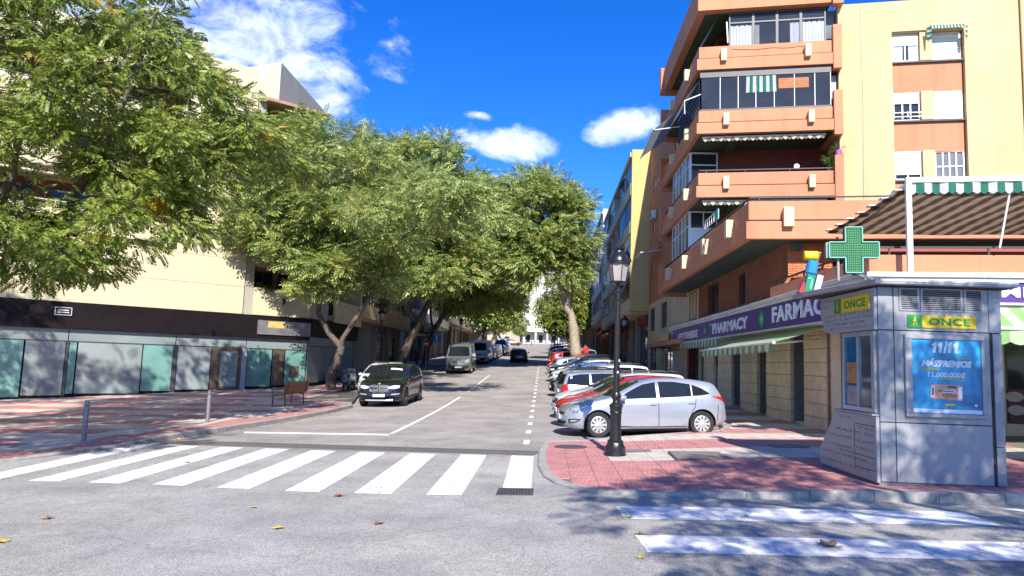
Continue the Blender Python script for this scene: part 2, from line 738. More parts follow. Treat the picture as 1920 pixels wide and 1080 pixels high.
def strip(name, pts, parent, lift, m, step=1.0):
    """flat painted or laid shape following the slope; pts is a closed outline of x, y"""
    bm = bmesh.new()
    f = bm.faces.new([bm.verts.new((x, y, 0)) for x, y in pts])
    ys = [p[1] for p in pts]
    if max(ys) > 18:
        y = math.floor(min(ys)) + 1.0
        while y < min(max(ys), 60):
            bmesh.ops.bisect_plane(bm, geom=bm.verts[:] + bm.edges[:] + bm.faces[:], plane_co=(0, y, 0), plane_no=(0, 1, 0))
            y += step
    for v in bm.verts:
        v.co.z = zg(v.co.x, v.co.y) + lift
    bmesh.ops.recalc_face_normals(bm, faces=bm.faces[:])
    for f in bm.faces:
        if f.normal.z < 0:
            f.normal_flip()
    me = bpy.data.meshes.new(name)
    bm.to_mesh(me)
    bm.free()
    me.materials.append(m)
    return link(name, me, parent)


# zebra across the side street: nine bars, and the one across the main street
for q in (((-10.55, 10.65), (-10.0, 10.12), (-9.75, 12.2), (-10.1, 12.4)),
          ((-9.2, 10.75), (-8.66, 10.72), (-8.78, 15.55), (-9.36, 15.62)), ((-8.09, 10.71), (-7.57, 10.69), (-7.68, 15.33), (-8.22, 15.4)), ((-7.05, 10.62), (-6.5, 10.55), (-6.58, 15.09), (-7.13, 15.2)),
          ((-5.96, 10.49), (-5.42, 10.4), (-5.49, 14.88), (-6.05, 14.97)), ((-4.86, 10.29), (-4.32, 10.2), (-4.39, 14.6), (-4.95, 14.72)), ((-3.75, 10.07), (-3.22, 10.01), (-3.30, 14.4), (-3.85, 14.5)),
          ((-2.7, 9.96), (-2.16, 9.91), (-2.22, 14.24), (-2.77, 14.32)), ((-1.66, 9.89), (-1.16, 9.88), (-1.18, 14.14), (-1.7, 14.2)), ((-0.62, 10.49), (-0.2, 10.47), (-0.24, 14.1), (-0.68, 14.16))):
    strip("crossing_stripe", q, road, 0.004, M_PAINT)
for q in (((0.91, 9.26), (0.96, 8.52), (5.17, 8.37), (5.18, 9.13)), ((0.98, 7.75), (1.02, 7.06), (5.2, 6.90), (5.2, 7.63)), ((1.05, 6.3), (1.08, 5.6), (5.2, 5.45), (5.2, 6.15)), ((5.75, 9.34), (6.1, 9.0), (8.8, 8.9), (8.8, 9.28))):
    strip("crossing_stripe", q, road, 0.004, M_PAINT)
# edge of the parking bay and the dashed line of the angled bays
strip("bay_line", ((-8.1, 18.55), (-7.95, 18.15), (-3.98, 17.75), (-4.1, 18.15)), street, 0.004, M_PAINT)
strip("bay_line", ((-4.1, 18.16), (-3.98, 18.15), (-4.10, 33.4), (-4.22, 33.4)), street, 0.004, M_PAINT)
strip("bay_line", ((-4.24, 36.4), (-4.14, 36.4), (-4.22, 51.0), (-4.32, 51.0)), street, 0.004, M_PAINT)
for k in range(26):
    y = 16.45 + 2.42 * k
    x = -0.45 - 0.009 * (y - 16)
    strip("bay_dash", ((x - .07, y - .42), (x + .07, y - .42), (x + .07, y + .42), (x - .07, y + .42)), street, 0.004, M_PAINT)
for k in range(7):
    x = -9.5 + 1.1 * k
    strip("crossing_stripe", ((x, 172), (x + .55, 172), (x + .55, 176), (x, 176)), street, 0.006, M_PAINT)

# ================================================================== kerbs and pavements
KERB_R = [(4.95, 60.0), (4.95, 20.4), (4.75, 19.2), (4.35, 18.35), (1.95, 17.45), (1.05, 16.75), (-0.05, 16.4), (-0.16, 14.5), (-0.14, 12.64), (-0.03, 11.5), (0.15, 10.85), (0.45, 10.35), (0.89, 10.06), (1.68, 9.91), (2.75, 9.85), (4.4, 9.75), (6.0, 9.6), (30, 8.9)]
KERB_L = [(-60.0, 13.8), (-14, 12.75), (-10.3, 12.5), (-9.98, 12.9), (-9.63, 14.1), (-9.38, 15.1), (-9.22, 16.05), (-9.02, 16.9), (-8.66, 18.1), (-8.3, 20.5), (-8.02, 22.3), (-7.75, 24.6), (-7.62, 27.2), (-7.9, 28.0), (-9.2, 29.0), (-10.7, 30.0), (-10.8, 41.5), (-9.3, 44.0), (-8.9, 60.0), (-8.9, 64)]


def lift_r(x, y):
    return 0.035 + 0.085 * min(max((x - 1.6) / 2.6, 0), 1)


def lift_l(x, y):
    d = math.hypot(x + 10.0, y - 13.6)
    return 0.03 + 0.10 * min(max((d - 1.6) / 2.2, 0), 1)


def clip_square(poly, x0, x1, y0, y1):
    for ax, lim, sgn in ((0, x0, 1), (0, x1, -1), (1, y0, 1), (1, y1, -1)):
        out = []
        for k in range(len(poly)):
            a, b = poly[k - 1], poly[k]
            ia, ib = (a[ax] - lim) * sgn >= 0, (b[ax] - lim) * sgn >= 0
            if ia != ib:
                t = (lim - a[ax]) / (b[ax] - a[ax])
                out.append((a[0] + (b[0] - a[0]) * t, a[1] + (b[1] - a[1]) * t))
            if ib:
                out.append(b)
        poly = out
        if len(poly) < 3:
            return []
    return poly


def area(p):
    return 0.5 * sum(p[k - 1][0] * p[k][1] - p[k][0] * p[k - 1][1] for k in range(len(p)))


def seg_dist(p, line):
    best = 1e9
    for a, b in zip(line[:-1], line[1:]):
        dx, dy = b[0] - a[0], b[1] - a[1]
        t = min(max(((p[0] - a[0]) * dx + (p[1] - a[1]) * dy) / (dx * dx + dy * dy), 0), 1)
        best = min(best, math.hypot(p[0] - a[0] - t * dx, p[1] - a[1] - t * dy))
    return best


def pavement(name, kerb, back, lift, is_red, region, tile, rank, sgn):
    """slab with laid tiles: the 300 that show largest are pieces of their own, the others one joined part"""
    outline = kerb + back
    slab = bmesh.new()
    slab.faces.new([slab.verts.new((x, y, 0)) for x, y in outline])
    bmesh.ops.triangulate(slab, faces=slab.faces[:])
    for c in range(-60, 31, 1 if True else 2):
        if c < -16 or c > 12:
            continue
        bmesh.ops.bisect_plane(slab, geom=slab.verts[:] + slab.edges[:] + slab.faces[:], plane_co=(c, 0, 0), plane_no=(1, 0, 0))
    for c in range(9, 62):
        bmesh.ops.bisect_plane(slab, geom=slab.verts[:] + slab.edges[:] + slab.faces[:], plane_co=(0, c, 0), plane_no=(0, 1, 0))
    for v in slab.verts:
        v.co.z = zg(v.co.x, v.co.y) + lift(v.co.x, v.co.y) - 0.010
    for f in slab.faces:
        f.normal_update()
        if f.normal.z < 0:
            f.normal_flip()
    me = bpy.data.meshes.new(name)
    slab.to_mesh(me)
    slab.free()
    me.materials.append(M_GROUT)
    root = link(name, me)
    root['kind'] = 'structure'
    # tiles
    x0, x1, y0, y1 = region
    cells = []
    nx, ny = int((x1 - x0) / tile), int((y1 - y0) / tile)
    pts_ = [Vector(p) for p in kerb]
    inset = []
    for k_, p in enumerate(pts_):
        d_ = (pts_[min(k_ + 1, len(pts_) - 1)] - pts_[max(k_ - 1, 0)]).normalized()
        inset.append(tuple(p + Vector((-d_.y, d_.x)) * .10))
    inset += back
    for i in range(nx):
        for j in range(ny):
            cx, cy = x0 + (i + .5) * tile, y0 + (j + .5) * tile
            g = 0.004
            p = clip_square(inset, cx - tile / 2 + g, cx + tile / 2 - g, cy - tile / 2 + g, cy + tile / 2 - g)
            if len(p) < 3 or abs(area(p)) < 0.004:
                continue
            if seg_dist((cx, cy), kerb) < 0.10:
                continue
            whole = abs(area(p)) > 0.97 * (tile - 2 * g) ** 2
            cells.append((rank(cx, cy), cx, cy, p, whole))
    cells.sort(key=lambda c: c[0])
    shared = {}
    rest = {True: MB(), False: MB()}
    for k, (_, cx, cy, p, whole) in enumerate(cells):
        red = is_red(cx, cy)
        if area(p) < 0:
            p = p[::-1]
        z = lambda x, y: zg(x, y) + lift(x, y)
        dz = random.uniform(-.0015, .0015)
        if k < 300 and whole:
            if red not in shared:
                h = tile / 2 - 0.004
                shared[red] = MB().box(-h, h, -h, h, -0.02, 0, 'b').mesh("paving_tile", M_TRED if red else M_TCREAM)
            e = .2
            nrm = Vector((-(z(cx + e, cy) - z(cx - e, cy)) / (2 * e), -(z(cx, cy + e) - z(cx, cy - e)) / (2 * e), 1)).normalized()
            fx = Vector((1, 0, 0))
            fx = (fx - nrm * fx.dot(nrm)).normalized()
            fy = nrm.cross(fx)
            link("paving_tile", shared[red], root, Matrix(((fx.x, fy.x, nrm.x, cx), (fx.y, fy.y, nrm.y, cy), (fx.z, fy.z, nrm.z, z(cx, cy) + dz), (0, 0, 0, 1))))
        else:
            mb = rest[red] if k >= 300 else MB()
            top = [mb.pt((x, y, z(x, y) + dz)) for x, y in p]
            bot = [mb.pt((x, y, z(x, y) - 0.02)) for x, y in p]
            mb.face(top)
            for a in range(len(p)):
                mb.face((top[a - 1], bot[a - 1], bot[a], top[a]))
            if k < 300:
                mb.build("paving_tile", M_TRED if red else M_TCREAM, root)
    for red, mb in rest.items():
        if mb.f:
            mb.build("paving_tiles_far", M_TRED if red else M_TCREAM, root, kind='stuff')
    return root


def band_red(x, y):
    if 10.45 < y < 13.2:
        return True
    if 13.2 <= y < 14.9:
        return False
    if y < 10.45:
        return True
    return int((y - 14.9) / 1.33) % 2 == 0


pavement("pavement", KERB_R, [(30, 18.5), (7.4, 18.3), (7.4, 60.0)], lift_r,
         lambda x, y: band_red(x, y) or x < 1.05, (-0.4, 9.6, 9.2, 44.0), 0.4, lambda x, y: math.hypot(x - 1.0, y - 6.0) + (3 if x > 4.6 else 0), 1)


def left_red(x, y):
    d = seg_dist((x, y), KERB_L[1:])
    if d < 1.15:
        return True
    if d < 1.9:
        return False
    return int((y + 0.12 * x + 40) / 1.2) % 2 == 0


pavement("pavement", KERB_L, [(-12.6, 64.0), (-12.9, 39.4), (-19.6, 33.7), (-36.0, 18.5), (-60.0, 18.5)], lift_l,
         left_red, (-26.0, -7.4, 12.2, 42.0), 0.5, lambda x, y: math.hypot(x + 6, y - 9), -1)

# ---- kerb stones


def kerb_run(line, lift, side, length=0.95, w=0.16, ymax=60, high=0.012):
    root = link("kerb", None)
    root['kind'] = 'structure'
    runs = []
    for p_, q_ in zip(line[:-1], line[1:]):
        p_, q_ = Vector(p_), Vector(q_)
        n = max(1, round((q_ - p_).length / length))
        runs += [(p_.lerp(q_, k / n), p_.lerp(q_, (k + 1) / n)) for k in range(n)]
    for a, b in runs:
        d = (b - a).normalized()
        a, b = a + d * .004, b - d * .004
        mid = (a + b) / 2
        if -32 < mid.x < 14 and mid.y < ymax:
            nrm = Vector((-d.y, d.x)) * side
            mb = MB()
            ring = []
            dz = random.uniform(-.006, .006)
            for P, z0 in ((a, 0), (b, 0)):
                o, i = P, P + nrm * w
                zt = zg(P.x, P.y) + lift(P.x, P.y) + high + dz
                ring.append([mb.pt((o.x, o.y, zg(o.x, o.y) - .06)), mb.pt((o.x, o.y, zt - .025)), mb.pt((o.x + nrm.x * .025, o.y + nrm.y * .025, zt)), mb.pt((i.x, i.y, zt)), mb.pt((i.x, i.y, zg(i.x, i.y) - .06))])
            A, B = ring
            for k in range(4):
                mb.face((A[k], A[k + 1], B[k + 1], B[k]) if side < 0 else (A[k + 1], A[k], B[k], B[k + 1]))
            mb.face(A if side > 0 else A[::-1])
            mb.face(B[::-1] if side > 0 else B)
            mb.build("kerb_stone", M_KERB, root)
    return root


kerb_run(KERB_R, lift_r, 1)
kerb_run(KERB_L, lift_l, 1)

# ---- drain channel across the street mouth, covers and gratings
dr = link("drain_channel", None)
dr['kind'] = 'structure'
a, b = Vector((-8.62, 15.98)), Vector((-.17, 14.41))
nseg = 9
for k in range(nseg):
    p, q = a.lerp(b, (k + .01) / nseg), a.lerp(b, (k + .99) / nseg)
    d = (q - p)
    Ln = d.length
    ang = math.atan2(d.y, d.x)
    mb = MB()
    mb.box(0, Ln, -.40, -.36, -.03, .010)
    mb.box(0, Ln, .36, .40, -.03, .010)
    mb.box(.03, Ln - .03, -.02, .02, -.03, .0098)
    mb.box(0, .03, -.36, .36, -.03, .0095)
    mb.box(Ln - .03, Ln, -.36, .36, -.03, .0095)
    n = 20
    for j in range(1, n):
        x = Ln * j / n
        mb.box(x - .015, x + .015, -.36, -.021, -.03, .009).box(x - .015, x + .015, .021, .36, -.03, .009)
    M = Matrix.Translation((p.x, p.y, zg(p.x, p.y) + .001)) @ Matrix.Rotation(ang, 4, 'Z') @ Matrix.Rotation(-math.atan2(zg(q.x, q.y) - zg(p.x, p.y), Ln), 4, 'Y')
    mb.build("grating", mat("grating_steel", (.19, .17, .155), .6, metal=.2, amt=.2, scale=20), dr, local=M)
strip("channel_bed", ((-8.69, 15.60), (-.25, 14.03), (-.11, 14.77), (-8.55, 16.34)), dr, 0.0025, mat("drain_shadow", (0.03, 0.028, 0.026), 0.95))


def cover(x, y, w, h, rot, lift, label, plates=1, grid=False, rnd=False):
    M = ground_matrix(x, y, rot, lift)
    t = thing("drain_grate" if grid else "manhole_cover", label, "drain grate" if grid else "manhole cover", M=M)
    if rnd:
        MB().lathe([(w, -.02), (w, .002), (w - .03, .004), (w - .035, .001)], 32).build("rim", M_IRON, t)
        mb = MB()
        mb.lathe([(w - .04, -.01), (w - .04, .003)], 32)
        for k in range(7):
            for j in range(7):
                u, v = (k - 3) * .085, (j - 3) * .085
                if math.hypot(u, v) < w - .08:
                    mb.cbox((u, v, .004), (.05, .02, .004), Matrix.Rotation(R(90 * ((k + j) % 2)), 3, 'Z'))
        mb.build("plate", M_IRON, t)
        return t
    fr = MB()
    fr.box(-w / 2, w / 2, -h / 2, -h / 2 + .03, -.03, .004).box(-w / 2, w / 2, h / 2 - .03, h / 2, -.03, .004)
    fr.box(-w / 2, -w / 2 + .03, -h / 2 + .03, h / 2 - .03, -.03, .0035).box(w / 2 - .03, w / 2, -h / 2 + .03, h / 2 - .03, -.03, .0035)
    fr.build("rim", M_IRON, t)
    if grid:
        mb = MB()
        n = 12
        for k in range(1, n):
            u = -w / 2 + w * k / n
            mb.box(u - .011, u + .011, -h / 2 + .03, h / 2 - .03, -.02, .002)
        mb.box(-w / 2 + .03, w / 2 - .03, -.015, .015, -.02, .0015)
        mb.build("bars", M_IRON, t)
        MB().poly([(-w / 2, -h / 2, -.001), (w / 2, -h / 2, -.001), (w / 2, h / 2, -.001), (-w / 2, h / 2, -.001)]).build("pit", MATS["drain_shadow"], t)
    else:
        pw = (w - .06) / plates
        for k in range(plates):
            MB().box(-w / 2 + .03 + pw * k + .004, -w / 2 + .03 + pw * (k + 1) - .004, -h / 2 + .034, h / 2 - .034, -.02, .002).build("plate", mat("cover_plate", (.20, .165, .15), .8, amt=.2, scale=12, bump=.4), t)
    return t


cover(0.53, 15.31, 0.36, 0, 0, lift_r(.53, 15.3) + .004, "round iron manhole cover set in the red tiles left of the black lamp post", rnd=True)
cover(1.86, 14.6, 0.56, 0.40, 0, lift_r(1.9, 14.6) + .004, "small square cover in the pavement just right of the lamp post base")
cover(3.15, 13.62, 1.5, 1.12, R(-2), lift_r(3.2, 13.6) + .004, "large two-plate dark service cover in the pavement near the kiosk", plates=2)
cover(5.0, 14.9, 0.7, 0.5, 0, lift_r(5, 14.9) + .004, "dark square cover in the shaded pavement behind the kiosk")
cover(-0.42, 10.18, 0.52, 0.52, 0, 0.006, "rusty drain grate at the near end of the last crossing bar", grid=True)

# ---- fallen leaves
LEAF_MATS = [mat("leaf_rust", (.30, .09, .03), .8, amt=.25, scale=40), mat("leaf_yellow", (.55, .36, .06), .8, amt=.2, scale=40), mat("leaf_brown", (.22, .11, .05), .85, amt=.25, scale=40), mat("leaf_olive", (.40, .38, .06), .8, amt=.2, scale=40)]


def leaf_mesh(seed, m):
    rr = random.Random(seed)
    mb = MB()
    n = 18
    ring = []
    for k in range(n):
        a = 2 * math.pi * k / n
        r = (0.075 if k % 4 == 0 else (.052 if k % 2 else .036)) * rr.uniform(.85, 1.15)
        x, y = r * math.cos(a), r * math.sin(a)
        ring.append(mb.pt((x, y, .006 + .35 * abs(y) * rr.uniform(.4, 1) + .05 * x)))
    c = mb.pt((0, 0, .008))
    for k in range(n):
        mb.face((c, ring[k], ring[(k + 1) % n]))
    mb.tube([(-.05, 0, .008), (-.11, .01, .012)], .0022, 4)
    return mb.mesh("fallen_leaf", m)


LM = [leaf_mesh(k, LEAF_MATS[k]) for k in range(4)]
for k, (x, y, mi, s, lab) in enumerate((
        (-2.84, 9.72, 0, 1.1, "rust red fallen leaf on the asphalt below the middle zebra bars"), (-2.95, 7.83, 1, 1.0, "yellow fallen leaf lying alone on the open asphalt"),
        (-1.89, 8.11, 0, .9, "small red-brown leaf on bare asphalt, right of the yellow leaf"), (-5.86, 8.17, 0, .9, "red leaf on the asphalt at far left foreground"),
        (-5.57, 7.1, 1, 1.1, "orange-yellow leaf nearest the lower left corner"), (-3.7, 8.92, 1, .7, "tiny yellow leaf left of the rust red leaf"),
        (1.01, 8.58, 3, 1.0, "olive green leaf on the left end of the right-hand crossing bar"), (1.04, 7.76, 2, .8, "small brown leaf at the left tip of the nearest white bar"),
        (2.88, 7.37, 2, 1.7, "large brown maple-shaped leaf on the nearest white bar"), (0.93, 6.86, 1, .6, "tiny pale leaf below the nearest white bar"),
        (-9.1, 14.3, 0, 1.0, "dark red leaf near the far left zebra bar by the kerb"), (-6.6, 12.75, 0, .8, "small brown leaf between two left zebra bars"))):
    M = ground_matrix(x, y, random.uniform(0, 6.28), 0.006) @ Matrix.Scale(s, 4)
    o = link("fallen_leaf", LM[mi], None)
    o.matrix_world = M
    props(o, lab, "leaf", "leaves fallen on the road")
lit = MB()
rr = random.Random(3)
for k in range(420):
    s = rr.random() ** 1.3
    i = int(s * 8)
    line = KERB_L[4:14]
    t = rr.random()
    a, b = line[i], line[i + 1]
    x = a[0] + (b[0] - a[0]) * t + abs(rr.gauss(0.05, .13)) + .03
    y = a[1] + (b[1] - a[1]) * t + rr.uniform(-.1, .1)
    c = Vector((x, y, zg(x, y) + .008))
    r1 = Matrix.Rotation(rr.uniform(0, 6.3), 3, 'Z') @ Matrix.Rotation(rr.uniform(-.4, .4), 3, 'X')
    L2 = rr.uniform(.02, .05)
    lit.mi = rr.choice((0, 0, 1))
    lit.poly([c + r1 @ Vector(q) for q in ((-L2, 0, 0), (0, -.018, 0), (L2, 0, 0), (0, .018, .006))])
o = lit.build("leaf_litter", [LEAF_MATS[1], LEAF_MATS[2]])
props(o, "yellow leaf litter gathered along the left kerb", "leaf litter", None, 'stuff')
# ================================================================== trees


def leaf_mat(name, ca, cb, accent, lo, trans=0.38):
    m = bpy.data.materials.new(name)
    m.use_nodes = True
    nt = m.node_tree
    N, L = nt.nodes.new, nt.links.new
    p = nt.nodes['Principled BSDF']
    p.inputs['Roughness'].default_value = 0.42
    p.inputs['Specular IOR Level'].default_value = 0.45
    geo = N('ShaderNodeNewGeometry')
    mx = N('ShaderNodeMix')
    mx.data_type = 'RGBA'
    mx.inputs['A'].default_value = (*ca, 1)
    mx.inputs['B'].default_value = (*cb, 1)
    L(geo.outputs['Random Per Island'], mx.inputs['Factor'])
    n = N('ShaderNodeTexNoise')
    n.inputs['Scale'].default_value = 0.85
    n.inputs['Detail'].default_value = 3
    L(geo.outputs['Position'], n.inputs['Vector'])
    r = N('ShaderNodeMapRange')
    r.inputs['From Min'].default_value = lo
    r.inputs['From Max'].default_value = lo + .08
    L(n.outputs['Fac'], r.inputs['Value'])
    m2 = N('ShaderNodeMix')
    m2.data_type = 'RGBA'
    L(r.outputs[0], m2.inputs['Factor'])
    L(mx.outputs['Result'], m2.inputs['A'])
    m2.inputs['B'].default_value = (*accent, 1)
    L(m2.outputs['Result'], p.inputs['Base Color'])
    t = N('ShaderNodeBsdfTranslucent')
    L(m2.outputs['Result'], t.inputs['Color'])
    a = N('ShaderNodeMixShader')
    a.inputs[0].default_value = trans
    L(p.outputs[0], a.inputs[1])
    L(t.outputs[0], a.inputs[2])
    L(a.outputs[0], nt.nodes['Material Output'].inputs['Surface'])
    return m


M_LEAF0 = leaf_mat("leaves_deep_green", (0.08, 0.13, 0.022), (0.36, 0.42, 0.08), (0.55, 0.36, 0.03), 0.63)
M_LEAF1 = leaf_mat("leaves_olive", (0.125, 0.19, 0.045), (0.46, 0.53, 0.165), (0.50, 0.51, 0.14), 0.57)
M_LEAF2 = leaf_mat("leaves_dark", (0.09, 0.13, 0.03), (0.25, 0.3, 0.07), (0.17, 0.18, 0.04), 0.62)
M_BARK = mat("bark", (0.105, 0.08, 0.062), 0.95, amt=0.35, scale=7, big=0.2, bump=0.9, bscale=22, stain=((0.26, 0.22, 0.18), 3.0, 0.5, .56))
M_BARK2 = mat("bark_pale", (0.30, 0.25, 0.18), 0.95, amt=0.35, scale=6, big=0.2, bump=1.0, bscale=16, stain=((0.14, 0.11, 0.08), 2.5, 0.7))


def frond_template(pairs, wide):
    """a feather leaf along +x: paired leaflets, drooping towards the tip"""
    v, f = [], []

    def leaflet(x, y, dx, dy, ln, w):
        nx, ny = -dy, dx
        z = lambda t: -.22 * (x + dx * t) ** 2 - .9 * (abs(y) + abs(dy) * t) ** 2
        b = len(v)
        v.extend([(x, y, z(0)), (x + dx * ln * .5 + nx * w, y + dy * ln * .5 + ny * w, z(ln * .5) + .02), (x + dx * ln, y + dy * ln, z(ln)), (x + dx * ln * .5 - nx * w, y + dy * ln * .5 - ny * w, z(ln * .5) - .01)])
        f.append((b, b + 1, b + 2, b + 3))
    for k in range(pairs):
        t = .14 + .8 * k / pairs
        ln = .34 * (1 - .35 * abs(t - .5))
        for s in (-1, 1):
            a = R(62 - 16 * t)
            leaflet(t, 0, math.cos(a), s * math.sin(a), ln, wide)
    leaflet(.9, 0, 1, 0, .28, wide)
    return np.array(v), np.array(f)


def grow(base, limbs, blobs, n_cl, seed, shell=0.6):
    """skeleton: given limbs, then twigs that reach for leaf clusters spread through the crown's volume"""
    rng = np.random.default_rng(seed)
    P, par, rmin = [], [], []
    for limb in limbs:
        prev = -1
        if limb.get('from') is not None:
            d = [np.linalg.norm(np.array(limb['from']) - q) for q in P]
            prev = int(np.argmin(d))
        pts = [np.array(q, float) for q in limb['pts']]
        if prev >= 0:
            pts = [P[prev]] + pts
        rr = limb['r']
        seglen = [np.linalg.norm(b - a) for a, b in zip(pts[:-1], pts[1:])]
        tot, acc = sum(seglen), 0
        if prev < 0:
            P.append(pts[0])
            par.append(-1)
            rmin.append(rr[0])
            prev = len(P) - 1
        for k in range(len(pts) - 1):
            n = max(1, int(seglen[k] / .45))
            for j in range(1, n + 1):
                t = j / n
                q = pts[k] * (1 - t) + pts[k + 1] * t
                u = (acc + seglen[k] * t) / tot
                q = q + rng.normal(0, .035, 3)
                P.append(q)
                par.append(prev)
                rmin.append(rr[0] + (rr[1] - rr[0]) * u)
                prev = len(P) - 1
            acc += seglen[k]
    vol = np.array([b[1][0] * b[1][1] * b[1][2] for b in blobs]) ** 0.75
    pick = rng.choice(len(blobs), n_cl, p=vol / vol.sum())
    C = []
    for k in pick:
        d = rng.normal(0, 1, 3)
        d /= np.linalg.norm(d)
        rad = (rng.random() ** (1 / 3)) * (1 - shell) + shell * rng.uniform(.78, 1.0)
        C.append(np.array(blobs[k][0]) + d * rad * np.array(blobs[k][1]))
    C = np.array(C)
    root = np.array(limbs[0]['pts'][-1])
    C = C[np.argsort(np.linalg.norm(C - root, axis=1))]
    tips = []
    for c in C:
        arr = np.array(P)
        d = np.linalg.norm(arr - c, axis=1) + .6 * np.maximum(0, arr[:, 2] - c[2])
        d[:2] += 50
        i = int(np.argmin(d))
        a = P[i]
        n = max(2, int(np.linalg.norm(c - a) / .6))
        prev = i
        mid = (a + c) / 2 + np.array([0, 0, .18 * np.linalg.norm(c - a)]) + rng.normal(0, .1 * np.linalg.norm(c - a) + .02, 3)
        for j in range(1, n + 1):
            t = j / n
            q = (1 - t) ** 2 * a + 2 * t * (1 - t) * mid + t * t * c + rng.normal(0, .03, 3) * (j < n)
            P.append(q)
            par.append(prev)
            rmin.append(.008)
            prev = len(P) - 1
        tips.append(prev)
    P = np.array(P)
    r = np.zeros(len(P))
    kids = [[] for _ in P]
    for i, p in enumerate(par):
        if p >= 0:
            kids[p].append(i)
    for i in range(len(P) - 1, -1, -1):
        r[i] = max(rmin[i], sum(r[k] ** 2.4 for k in kids[i]) ** (1 / 2.4) if kids[i] else rmin[i])
    cap = [l['r'][0] for l in limbs][0]
    r = np.minimum(r, cap)
    return P, par, kids, r, C


def wood_mesh(P, par, kids, r, sides=7, thin=0.0, knots=0.0, seed=0):
    mb = MB()
    rr = random.Random(seed)
    starts = [(i, None) for i, p in enumerate(par) if p < 0]
    while starts:
        i, frm = starts.pop()
        path, rad = ([P[frm]], [min(r[frm], r[i] * 1.25)]) if frm is not None else ([], [])
        while True:
            path.append(P[i])
            rad.append(r[i] * (1 + knots * rr.uniform(-1, 1)))
            ks = sorted(kids[i], key=lambda k: -r[k])
            for k in ks[1:]:
                starts.append((k, i))
            if not ks:
                break
            i = ks[0]
        if len(path) > 1 and max(rad) > thin:
            mb.tube([tuple(q) for q in path], rad, sides if max(rad) > .05 else 4, caps=False)
    return mb


def leaves_mesh(name, C, root, per, spread, size, tmpl, m, seed, droop=0.35, flat=.62):
    rng = np.random.default_rng(seed)
    tv, tf = tmpl
    n = len(C) * per
    cen = np.repeat(C, per, axis=0)
    off = rng.normal(0, 1, (n, 3))
    off /= np.linalg.norm(off, axis=1)[:, None]
    rad = spread * rng.random(n) ** 0.45
    pos = cen + off * rad[:, None] * np.array([1, 1, flat])
    out = (cen - root)
    out /= np.linalg.norm(out, axis=1)[:, None] + 1e-6
    dirn = out * .7 + off * .9 + rng.normal(0, .35, (n, 3))
    dirn[:, 2] = dirn[:, 2] * .55 - droop
    dirn /= np.linalg.norm(dirn, axis=1)[:, None]
    upv = np.tile(np.array([0, 0, 1.0]), (n, 1)) + rng.normal(0, .75, (n, 3)) + np.array([.05, -.30, .15])
    side = np.cross(upv, dirn)
    side /= np.linalg.norm(side, axis=1)[:, None] + 1e-6
    nrm = np.cross(dirn, side)
    Rm = np.stack([dirn, side, nrm], axis=2)
    sc = size * rng.uniform(.7, 1.25, n)
    V = np.einsum('nij,vj->nvi', Rm, tv) * sc[:, None, None] + pos[:, None, :]
    V = V.reshape(-1, 3)
    Fq = (tf[None] + (np.arange(n) * len(tv))[:, None, None]).reshape(-1, 4)
    me = bpy.data.meshes.new(name)
    me.vertices.add(len(V))
    me.vertices.foreach_set('co', V.ravel().astype(np.float32))
    me.loops.add(len(Fq) * 4)
    me.loops.foreach_set('vertex_index', Fq.ravel().astype(np.int32))
    me.polygons.add(len(Fq))
    me.polygons.foreach_set('loop_start', np.arange(0, len(Fq) * 4, 4, dtype=np.int32))
    me.polygons.foreach_set('loop_total', np.full(len(Fq), 4, dtype=np.int32))
    me.materials.append(m)
    me.update(calc_edges=True)
    me.validate()
    return me


T_FINE = frond_template(5, .085)
T_MID = frond_template(4, .075)
T_FAR = frond_template(2, .13)


def tree(name, label, base, limbs, blobs, n_cl, per, spread, size, tmpl, lm, bark, seed, group=None, shell=.6, droop=.35, knots=.08, thin=0.006, flat=.62):
    """all limb and crown coordinates are world coordinates"""
    x, y = base
    z = zg(x, y)
    t = thing(name, label, "tree", (x, y, z), group=group)
    P, par, kids, r, C = grow(base, limbs, blobs, n_cl, seed, shell)
    o = np.array([x, y, z])
    wood_mesh(P - o, par, kids, r, thin=thin, knots=knots, seed=seed).build("trunk", bark, t, smooth=60)
    root = np.array(limbs[0]['pts'][-1]) - o
    link("crown", leaves_mesh("crown", C - o, root, per, spread, size, tmpl, lm, seed + 1, droop, flat), t)
    return t


G_L = "street trees of the left pavement"
